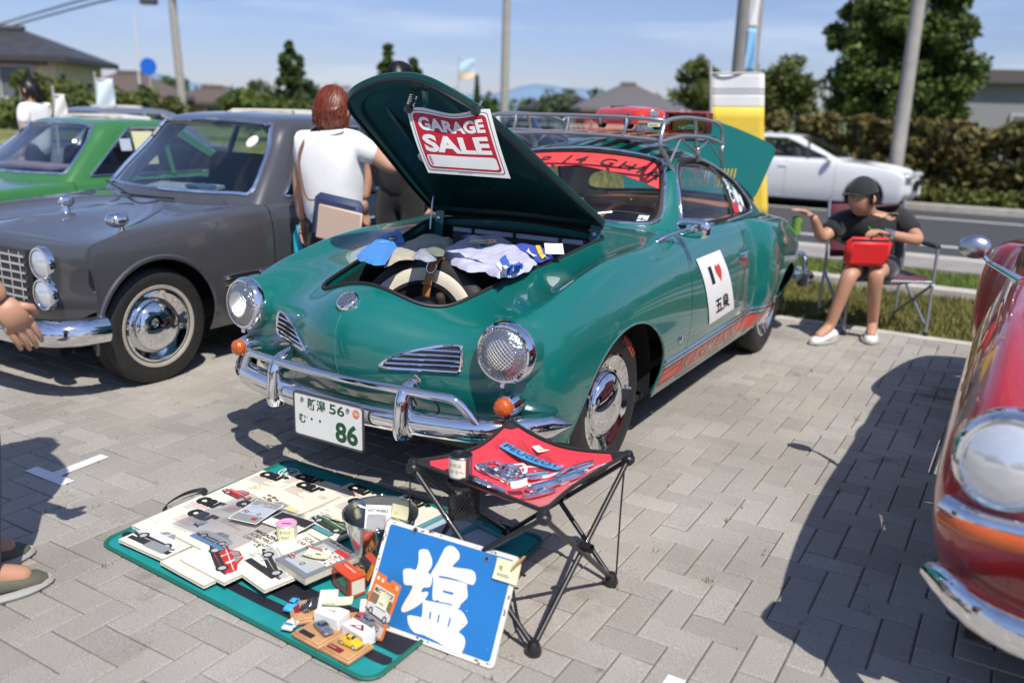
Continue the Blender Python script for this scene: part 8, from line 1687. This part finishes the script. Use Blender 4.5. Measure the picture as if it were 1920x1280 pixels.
def add_head(mb, c, fwd, up, r=.105):
    f = np.asarray(fwd, float)/np.linalg.norm(fwd); u = np.asarray(up, float); u = u-f*(u@f); u /= np.linalg.norm(u); s_ = np.cross(f, u); c = np.asarray(c, float)
    def H(a, b_):
        th = 2*math.pi*a; ph = math.pi*b_; x = math.sin(ph)*math.sin(th); y = math.sin(ph)*math.cos(th); z = math.cos(ph)
        w = .78*(1-.22*max(0, -z)**1.2); d = (1.0 if y < 0 else .92)+(.0 if z > -.2 else -.10*(-z)*(y < 0)); zz = 1.16
        nose = .16*math.exp(-((th if th < math.pi else th-2*math.pi)/.16)**2)*math.exp(-((z+.12)/.17)**2); brow = .03*math.exp(-((z-.18)/.1)**2)*max(0, y); lip = .045*math.exp(-((th if th < math.pi else th-2*math.pi)/.30)**2)*math.exp(-((z+.50)/.07)**2); chin = .06*math.exp(-((z+.82)/.18)**2)*max(0, y)
        eye = -.05*sum(math.exp(-(((th if th < math.pi else th-2*math.pi)-q)/.18)**2) for q in(-.42, .42))*math.exp(-((z-.05)/.12)**2)
        return c+r*(s_*x*w+f*y*(d+nose+brow+lip+chin+eye)+u*z*zz)
    mb.grid(H, 36, 24)
    for q in(-1, 1): mb.ball(H(.5*q*.134 % 1, .485), r*.085, 8, 6)
    for q in(-1, 1): mb.ball(c+r*(s_*q*.80+u*.0-f*.05), np.array([.16, .20, .28])*r*1.1, 10, 8)
    return f, u, s_, H
def add_hand(mb, wrist, d, palm_n, sc=1., curl=.5, side=1):
    """palm, four fingers and a thumb along direction d"""
    d = np.asarray(d, float)/np.linalg.norm(d); n = np.asarray(palm_n, float); n = n-d*(n@d); n /= np.linalg.norm(n); s_ = np.cross(d, n)*side; w = np.asarray(wrist, float)
    P = [w+d*.0, w+d*.03*sc, w+d*.085*sc]; M = [.024*sc, .036*sc, .040*sc]; mb.tube(P, np.array(M), 10, flat=.42, up=n); k = w+d*.085*sc
    for i, (o, L) in enumerate(((-.028, .070), (-.009, .080), (.010, .075), (.028, .058))):
        b_ = k+s_*o*sc; a = curl; pts = [b_-d*.02*sc, b_+d*.01*sc]; dd = d
        for j, f in enumerate((.45, .32, .23)):
            ang = a*(.6+.5*j); dd = d*math.cos(ang)+n*math.sin(ang); pts.append(pts[-1]+dd*L*f*sc)
        mb.tube(pts, np.array([.0095, .0095, .0088, .008, .0062])*sc, 8)
    tb = w+d*.03*sc-s_*.026*sc; t1 = tb+(-s_*.7+d*.6+n*.2)*.035*sc; t2 = t1+(d*.85-s_*.15+n*.45)*.03*sc; mb.tube([tb, t1, t2], np.array([.013, .011, .008])*sc, 8)
def person(label, J, skin, head_f, head_up=(0, 0, 1), hair=None, garments=(), hands=((), ()), girth=1., shoes=None, footdir=None, base=None, headr=.105):
    t = thing('person', label, 'person', base if base is not None else (J['pelvis'][0], J['pelvis'][1], 0)); g = girth
    order = ['pelvis', 'waist', 'chest', 'neck', 'head', 'lsh', 'lel', 'lwr', 'rsh', 'rel', 'rwr', 'lhip', 'lkn', 'lan', 'lto', 'rhip', 'rkn', 'ran', 'rto']
    rad = dict(pelvis=(.155*g, .115*g), waist=(.135*g, .105*g), chest=(.160*g, .115*g), neck=.056, head=.07, lsh=.064*g, lel=.043, lwr=.029, rsh=.064*g, rel=.043, rwr=.029, lhip=.090*g, lkn=.058, lan=.038, lto=.034, rhip=.090*g, rkn=.058, ran=.038, rto=.034)
    E_ = [('pelvis', 'waist'), ('waist', 'chest'), ('chest', 'neck'), ('neck', 'head'), ('chest', 'lsh'), ('lsh', 'lel'), ('lel', 'lwr'), ('chest', 'rsh'), ('rsh', 'rel'), ('rel', 'rwr'), ('pelvis', 'lhip'), ('lhip', 'lkn'), ('lkn', 'lan'), ('lan', 'lto'), ('pelvis', 'rhip'), ('rhip', 'rkn'), ('rkn', 'ran'), ('ran', 'rto')]
    ks = [k for k in order if k in J]; body_o = skin_mesh('body', [(J[k], rad[k]) for k in ks], [(ks.index(a), ks.index(b_)) for a, b_ in E_ if a in J and b_ in J], skin, t)
    mb = MB(); f, u, s_, H = add_head(mb, lerp(J['head'], J['head'], 0)+np.array([0, 0, .0]), head_f, head_up, headr)
    for h in hands:
        if h: add_hand(mb, *h)
    ho = mb.build('extremities', skin, t, None)          # join head and hands into the one body mesh
    b2 = bmesh.new(); b2.from_mesh(body_o.data); b2.from_mesh(ho.data); b2.to_mesh(body_o.data); b2.free(); bpy.data.objects.remove(ho); body_o.data.polygons.foreach_set('use_smooth', [True]*len(body_o.data.polygons))
    if hair:
        m, low, thick, back = hair; mb = MB(); c = np.asarray(J['head'], float)
        def HH(a, b_):
            p = H(a, b_*(low if True else 1)); d = p-c; th = 2*math.pi*a; q = p+d/np.linalg.norm(d)*thick*(1+.5*nz(a*9, b_*6, 1, 2)); frontness = max(0, math.cos(th))
            if b_ > .55 and frontness > .25: q = c+d*.9
            return q
        mb.grid(HH, 40, 16, m)
        if back: mb.grid(lambda a, b_: c-f*headr*(.75+.18*math.sin(b_*3))+s_*headr*(a-.5)*1.7*(1-.35*b_)-f*headr*.25*(1-(2*a-1)**2)+u*headr*(.2-back*b_), 10, 8, m); mb.grid(lambda a, b_: c-f*headr*.55+s_*headr*(.5-a)*1.6*(1-.35*b_)+u*headr*(.2-back*b_), 10, 8, m)
        hr_ = np.random.default_rng(11)
        for i in range(150):
            a = hr_.random(); end = low*(1.0 if abs(a-.5) < .30 else .50)*hr_.uniform(.75, 1.12); P_ = []
            for b_ in np.linspace(.05, end, 8): p = H((a+.03*math.sin(b_*6+i)) % 1, min(b_, .98)); d = p-c; P_.append(p+d/np.linalg.norm(d)*(thick*1.25+.004*math.sin(i+b_*9)))
            if back and abs(a-.5) < .28: P_ += [P_[-1]-u*headr*back*.35*k_+s_*.004*math.sin(i*2.1+k_) for k_ in(1, 2)]
            mb.tube(P_, np.linspace(.0055, .0025, len(P_)), 4, m=m)
        mb.build('hair', None, t)
    for nm, keys, ed, m, grow in garments:
        nodes = []; idx = {}
        for k, p, r in keys: idx[k] = len(nodes); nodes.append((p, r))
        skin_mesh(nm, nodes, [(idx[a], idx[b_]) for a, b_ in ed], m, t)
    if shoes:
        for an, to in(('lan', 'lto'), ('ran', 'rto')):
            a, b_ = np.array(J[an], float), np.array(J[to], float); d = (b_-a)*[1, 1, 0]; L = np.linalg.norm(d) or 1; d /= L; mb = MB(); sd = np.array([-d[1], d[0], 0]); o = np.array([a[0], a[1], 0])
            prof = [(-.075, .030, .072), (-.05, .038, .085), (.0, .040, .092), (.06, .043, .075), (.12, .046, .058), (.165, .040, .048), (.19, .018, .032)]
            V = []; n = 12
            for y, w_, h_ in prof:
                for i in range(n):
                    th = 2*math.pi*i/n; V.append(o+d*y+sd*w_*math.cos(th)+np.array([0, 0, max(.004, h_*.5+h_*.5*math.sin(th)*1.0)]))
            mb.add(V, [(i*n+j, i*n+(j+1) % n, (i+1)*n+(j+1) % n, (i+1)*n+j) for i in range(len(prof)-1) for j in range(n)]+[list(range(n)), [(len(prof)-1)*n+j for j in range(n)][::-1]], shoes)
            mb.tube(smooth_curve([o+d*-.08+[0, 0, .012], o+d*.0+sd*.045+[0, 0, .012], o+d*.12+sd*.05+[0, 0, .012], o+d*.195+[0, 0, .012], o+d*.12-sd*.05+[0, 0, .012], o-sd*.045+[0, 0, .012]], 4, True), .014, 6, True, mat('sole', (.35, .34, .32), .8)); mb.build('shoe', None, t)
    return t
def stand(p, face, h=1.6):       # joints of a standing figure; face = direction it looks
    f = np.array([math.cos(face), math.sin(face), 0]); l = np.array([-f[1], f[0], 0]); p = np.array([p[0], p[1], 0.]); k = h/1.7; U = np.array([0, 0, 1.]); J = {}
    J['pelvis'] = p+U*.93*k; J['waist'] = p+U*1.10*k; J['chest'] = p+U*1.32*k; J['neck'] = p+U*1.47*k; J['head'] = p+U*1.585*k+f*.02
    for s_, n in((1, 'l'), (-1, 'r')):
        J[n+'sh'] = p+l*s_*.185*k+U*1.39*k; J[n+'el'] = p+l*s_*.24*k+U*1.10*k; J[n+'wr'] = p+l*s_*.25*k+U*.86*k+f*.06; J[n+'hip'] = p+l*s_*.09*k+U*.88*k; J[n+'kn'] = p+l*s_*.10*k+U*.48*k+f*.02; J[n+'an'] = p+l*s_*.10*k+U*.09*k-f*.02; J[n+'to'] = p+l*s_*.11*k+U*.035+f*.13
    return J, f, l, U, k
def shirt(J, m, g=1., sleeve=.62, hem=.0, loose=0.):
    K = [('p', lerp(J['pelvis'], J['waist'], -.30-hem), (.185*g+loose, .145*g+loose)), ('w', J['waist'], (.168*g+loose, .135*g+loose)), ('c', J['chest'], (.188*g, .146*g)), ('n', lerp(J['chest'], J['neck'], .80), .098)]; E_ = [('p', 'w'), ('w', 'c'), ('c', 'n')]
    for n in 'lr': K += [(n+'s', J[n+'sh'], .092*g), (n+'e', lerp(J[n+'sh'], J[n+'el'], sleeve), .072*g)]; E_ += [('c', n+'s'), (n+'s', n+'e')]
    return ('shirt', K, E_, m, 0)
def trousers(J, m, g=1., upto=1., name='trousers'):
    K = [('w', lerp(J['pelvis'], J['waist'], .85), (.160*g, .125*g)), ('p', J['pelvis'], (.172*g, .132*g))]; E_ = [('w', 'p')]
    for n in 'lr':
        K += [(n+'h', J[n+'hip'], .105*g), (n+'k', lerp(J[n+'hip'], J[n+'kn'], min(1, upto)), .082*g if upto >= 1 else .098)]; E_ += [('p', n+'h'), (n+'h', n+'k')]
        if upto > 1: K += [(n+'a', lerp(J[n+'kn'], J[n+'an'], 1.20), .074)]; E_ += [(n+'k', n+'a')]
    return (name, K, E_, m, 0)
TEEW = fabric('white_tee', (.78, .77, .76), .02); BLKC = fabric('black_cloth', (.010, .010, .011)); DENIM = fabric('dark_denim', (.012, .02, .045)); REDHAIR = mat('auburn_hair', (.15, .03, .012), .45, noise=.3, nscale=40); BLKHAIR = mat('black_hair', (.010, .008, .008), .4, noise=.2, nscale=40)
# woman with her back to us
fa = math.atan2(.86, -.20); J, f, l, U, k = stand((-1.37, .66), fa, 1.53); J['rsh'] = J['rsh']+U*.01; J['rel'] = J['rsh']-l*.17-U*.14+f*.10; J['rwr'] = J['rel']-l*.16+U*.12+f*.16; J['lel'] = J['lsh']+l*.05-U*.25; J['lwr'] = J['lel']+l*.02-U*.2+f*.05
wm = person('woman in white T-shirt with auburn hair and crossbody bag, seen from behind', J, SKIN, f+np.array([0, 0, -.15]), hair=(REDHAIR, .60, .016, .55), garments=[shirt(J, TEEW, .98, .62, .45, .018), trousers(J, BLKC, .95, 2)], hands=((J['lwr'], (0, 0, -1), -l, .9, .4, 1), (J['rwr'], -l*.6+U*.3+f*.7, f*-1, .9, .6, -1)), shoes=BLKC)
bgp = J['pelvis']-f*.185-l*.13+U*.02; bg_ = thing('crossbody_bag', 'navy and beige crossbody bag on the woman in white', 'bag', bgp); M = np.stack([l*-1, f, U], 1); mb = MB(); mb.box(bgp, (.30, .07, .25), M@rotm(ry=.15), mat('navy_bag', (.025, .04, .10), .6), .03); mb.build('pouch', None, bg_); mb = MB(); mb.box(bgp-f*.04+U*-.03-l*.03, (.27, .02, .19), M@rotm(ry=.15), mat('beige_flap', (.55, .40, .31), .6), .008); mb.build('flap', None, bg_)
mb = MB(); mb.tube(smooth_curve([bgp+l*.12+U*.10, J['waist']+l*.08-f*.165-U*.02, J['chest']+l*.12-f*.15, J['lsh']-l*.06+U*.075, J['lsh']-l*.08+U*.05+f*.10], 6), .012, 6, m=mat('brown_strap', (.16, .08, .05), .6), flat=.4); mb.build('strap', None, bg_)
wbt = thing('water_bottle', 'small turquoise bottle in the left hand of the woman', 'bottle', J['lwr']); mb = MB(); mb.lathe([(.0001, -.16), (.03, -.16), (.03, -.05), (.012, -.02), (.012, 0), (.0001, 0)], J['lwr']-U*.03+l*.03, (0, 0, 1), 16, mat('turquoise', (.02, .42, .52), .4)); mb.build('vessel', None, wbt)
# man in black behind the lid
fb_ = math.atan2(-.9, .1); J, f, l, U, k = stand((-1.45, 1.40), fb_, 1.715); person('man in black clothes standing behind the raised bonnet', J, SKINS, f+np.array([0, 0, -.2]), hair=(BLKHAIR, .55, .012, 0), garments=[shirt(J, BLKC, 1., .9, .3, .01), trousers(J, BLKC, 1., 2)], hands=((J['lwr'], (0, 0, -1), -l, 1, .4, 1), (J['rwr'], (0, 0, -1), l, 1, .4, -1)), shoes=BLKC)
# man at the left edge
J, f, l, U, k = stand(gnd(-40, 1096)[:2], R_(72), 1.72); J['rwr'] = J['rel']+f*.12-U*.19
person('person in blue-grey shirt and dark jeans cut off by the left edge', J, SKINS, f, hair=(BLKHAIR, .55, .012, 0), garments=[shirt(J, fabric('chambray', (.16, .20, .29)), 1.0, .8, .5, .02), trousers(J, DENIM, 1., 2)], hands=((J['lwr'], (0, 0, -1), -l, 1, .4, 1), (J['rwr'], f*.4-U*.9, l, 1, .5, -1)), shoes=mat('olive_shoe', (.10, .10, .07), .7))
# far left walker
p_ = at(66, 240, 11.2); J, f, l, U, k = stand(p_, math.atan2(-RIGHT[1], -RIGHT[0]), 1.64); person('person with dark ponytail and white top walking far at the left', J, SKIN, f, hair=(BLKHAIR, .60, .014, 1.3), garments=[shirt(J, TEEW, .95, .62, .3, .01), trousers(J, DENIM, .95, 2)], hands=((J['lwr'], (0, 0, -1), -l, .9, .4, 1), (J['rwr'], (0, 0, -1), l, .9, .4, -1)), shoes=BLKC)
# seated man
A = lambda px, py, d: at(px, py, d)
pel = A(1640, 535, 6.70); pel[2] = .48; J = dict(pelvis=pel); J['waist'] = pel+[-.01, -.05, .17]; J['chest'] = A(1636, 432, 6.55); J['neck'] = A(1628, 402, 6.50); J['head'] = A(1616, 372, 6.40)
J['lsh'] = A(1692, 412, 6.62); J['rsh'] = A(1578, 414, 6.50); J['lel'] = A(1724, 452, 6.42); J['lwr'] = A(1662, 438, 6.22); J['rel'] = A(1540, 448, 6.32); J['rwr'] = A(1524, 404, 6.20)
J['lhip'] = pel+RIGHT*.10+[0, -.02, -.0]; J['rhip'] = pel-RIGHT*.10+[0, -.02, 0]; J['lkn'] = A(1642, 512, 6.18); J['rkn'] = A(1594, 512, 6.10); J['lan'] = A(1636, 606, 6.33); J['ran'] = A(1556, 606, 6.10); J['lan'][2] = .10; J['ran'][2] = .10
J['lto'] = J['lan']+np.array([.02, -.14, -.06]); J['rto'] = J['ran']+np.array([-.05, -.13, -.06])
SHORTS = fabric('dark_shorts', (.025, .025, .028)); up_ = np.array([0, 0, 1.])
ps = person('seated man in black T-shirt and cap raising one hand on a folding chair', J, SKINS, -RIGHT*.80-FWD*.55-up_*.16, hair=(BLKHAIR, .58, .012, 0), girth=1.02, garments=[shirt(J, BLKC, 1.05, .72, .2, .015), trousers(J, SHORTS, 1.0, .80, 'shorts')], hands=((J['lwr'], J['lwr']-J['lel'], -up_, 1., .9, 1), (J['rwr'], -RIGHT*.8+up_*.3-FWD*.2, -up_, 1., .35, -1)), shoes=mat('white_shoe', (.66, .65, .64), .6), base=(pel[0], pel[1], 0))
hdc = J['head']; hf = -RIGHT*.80-FWD*.55-up_*.16; hf /= np.linalg.norm(hf)
mb = MB(); hu = up_-hf*(up_@hf); hu /= np.linalg.norm(hu); hs2 = np.cross(hf, hu)
def capf(a, b_): th = 2*math.pi*a; ph = b_*math.pi*.44; return hdc+hu*.020+.118*(hs2*math.sin(ph)*math.sin(th)*.85+hf*math.sin(ph)*math.cos(th)*1.05+hu*math.cos(ph)*1.12)
mb.grid(capf, 28, 8, BLKC); mb.grid(lambda a, b_: hdc+hf*(.105+.030*b_*(1-(2*a-1)**2*.6))+hs2*.085*(2*a-1)*(1-.2*b_)+hu*(.062-.008*b_-.02*(2*a-1)**2), 10, 5, BLKC); mb.build('cap', None, ps)
mb = MB(); mb.tube([lerp(J['lel'], J['lwr'], .86), lerp(J['lel'], J['lwr'], .97)], .036, 14, m=STEEL); mb.build('wristwatch', None, ps)
mb = MB(); LY = mat('lanyard_green', (.09, .20, .04), .7)
for q in(-1, 1): mb.tube(smooth_curve([J['neck']+RIGHT*.06*q-FWD*.0, J['chest']+RIGHT*.05*q-FWD*.14, lerp(J['chest'], J['waist'], .75)+RIGHT*.012*q-FWD*.19], 5), .007, 5, m=LY)
mb.build('lanyard', None, ps)
rbp = A(1626, 472, 6.14); rbg = thing('red_pouch', 'bright red pouch in the lap of the seated man', 'pouch', rbp); mb = MB(); mb.box(rbp, (.30, .08, .20), frame_rot()@rotm(rx=.2), mat('pouch_red', (.70, .02, .02), .55, bump=.3, bscale=20), .035); mb.build('bag', None, rbg); mb = MB(); mb.tube([rbp-RIGHT*.13+[0, 0, .085]-FWD*.045, rbp+RIGHT*.13+[0, 0, .085]-FWD*.045], .005, 5, m=BLACK); mb.build('zip', None, rbg)
cu = thing('green_cup', 'green cup in the raised hand of the seated man', 'cup', J['rwr']); mb = MB(); cq = J['rwr']-RIGHT*.10-up_*.03; mb.lathe([(.0001, -.10), (.028, -.10), (.036, .02), (.033, .02), (.0001, -.08)], cq, (0, 0, 1), 18, mat('cup_green', (.16, .30, .05), .5)); mb.build('vessel', None, cu)
ch = thing('camp_chair', 'folding camp chair with grey tubes under the seated man', 'chair', (pel[0], pel[1], 0)); CT = mat('chair_tube', (.36, .38, .40), .35, .7); cb = pel*[1, 1, 0]; CHF = fabric('maroon_canvas', (.10, .015, .03)); Q = lambda r, f_, z: cb+RIGHT*r+FWD*f_+np.array([0, 0, z])
mb = MB(); mb.grid(lambda u, v: Q(-.27+.54*u, -.26+.5*v, .40-.05*math.sin(u*math.pi)+.02*(1-v)), 8, 8, CHF); o_ = mb.build('seat', None, ch); o_.modifiers.new('t', 'SOLIDIFY').thickness = .006
mb = MB(); mb.grid(lambda u, v: Q(-.27+.54*u, .22+.10*v+.03*math.sin(u*math.pi), .48+.38*v), 8, 8, CHF); o_ = mb.build('backrest', None, ch); o_.modifiers.new('t', 'SOLIDIFY').thickness = .006
for s in(-1, 1):
    for pts in([Q(s*.29, -.27, .0), Q(s*.29, -.26, .62)], [Q(s*.29, .26, 0), Q(s*.29, .24, .5), Q(s*.28, .34, .90)], [Q(s*.29, -.27, .06), Q(s*.29, .26, .38)], [Q(s*.29, .26, .06), Q(s*.29, -.27, .38)]): mb = MB(); mb.tube(pts, .011, 8, m=CT); mb.build('leg', None, ch)
    mb = MB(); mb.box(Q(s*.30, -.02, .635), (.05, .42, .025), frame_rot(), LEG, .008); mb.build('armrest', None, ch)
    for f_ in(-.27, .26): mb = MB(); mb.lathe([(.018, 0), (.018, .03), (.012, .04)], Q(s*.29, f_, 0), (0, 0, 1), 10, LEG); mb.build('foot', None, ch)
mb = MB(); mb.tube([Q(-.29, -.26, .39), Q(.29, -.26, .39)], .010, 8, m=CT); mb.build('cross_tube', None, ch)
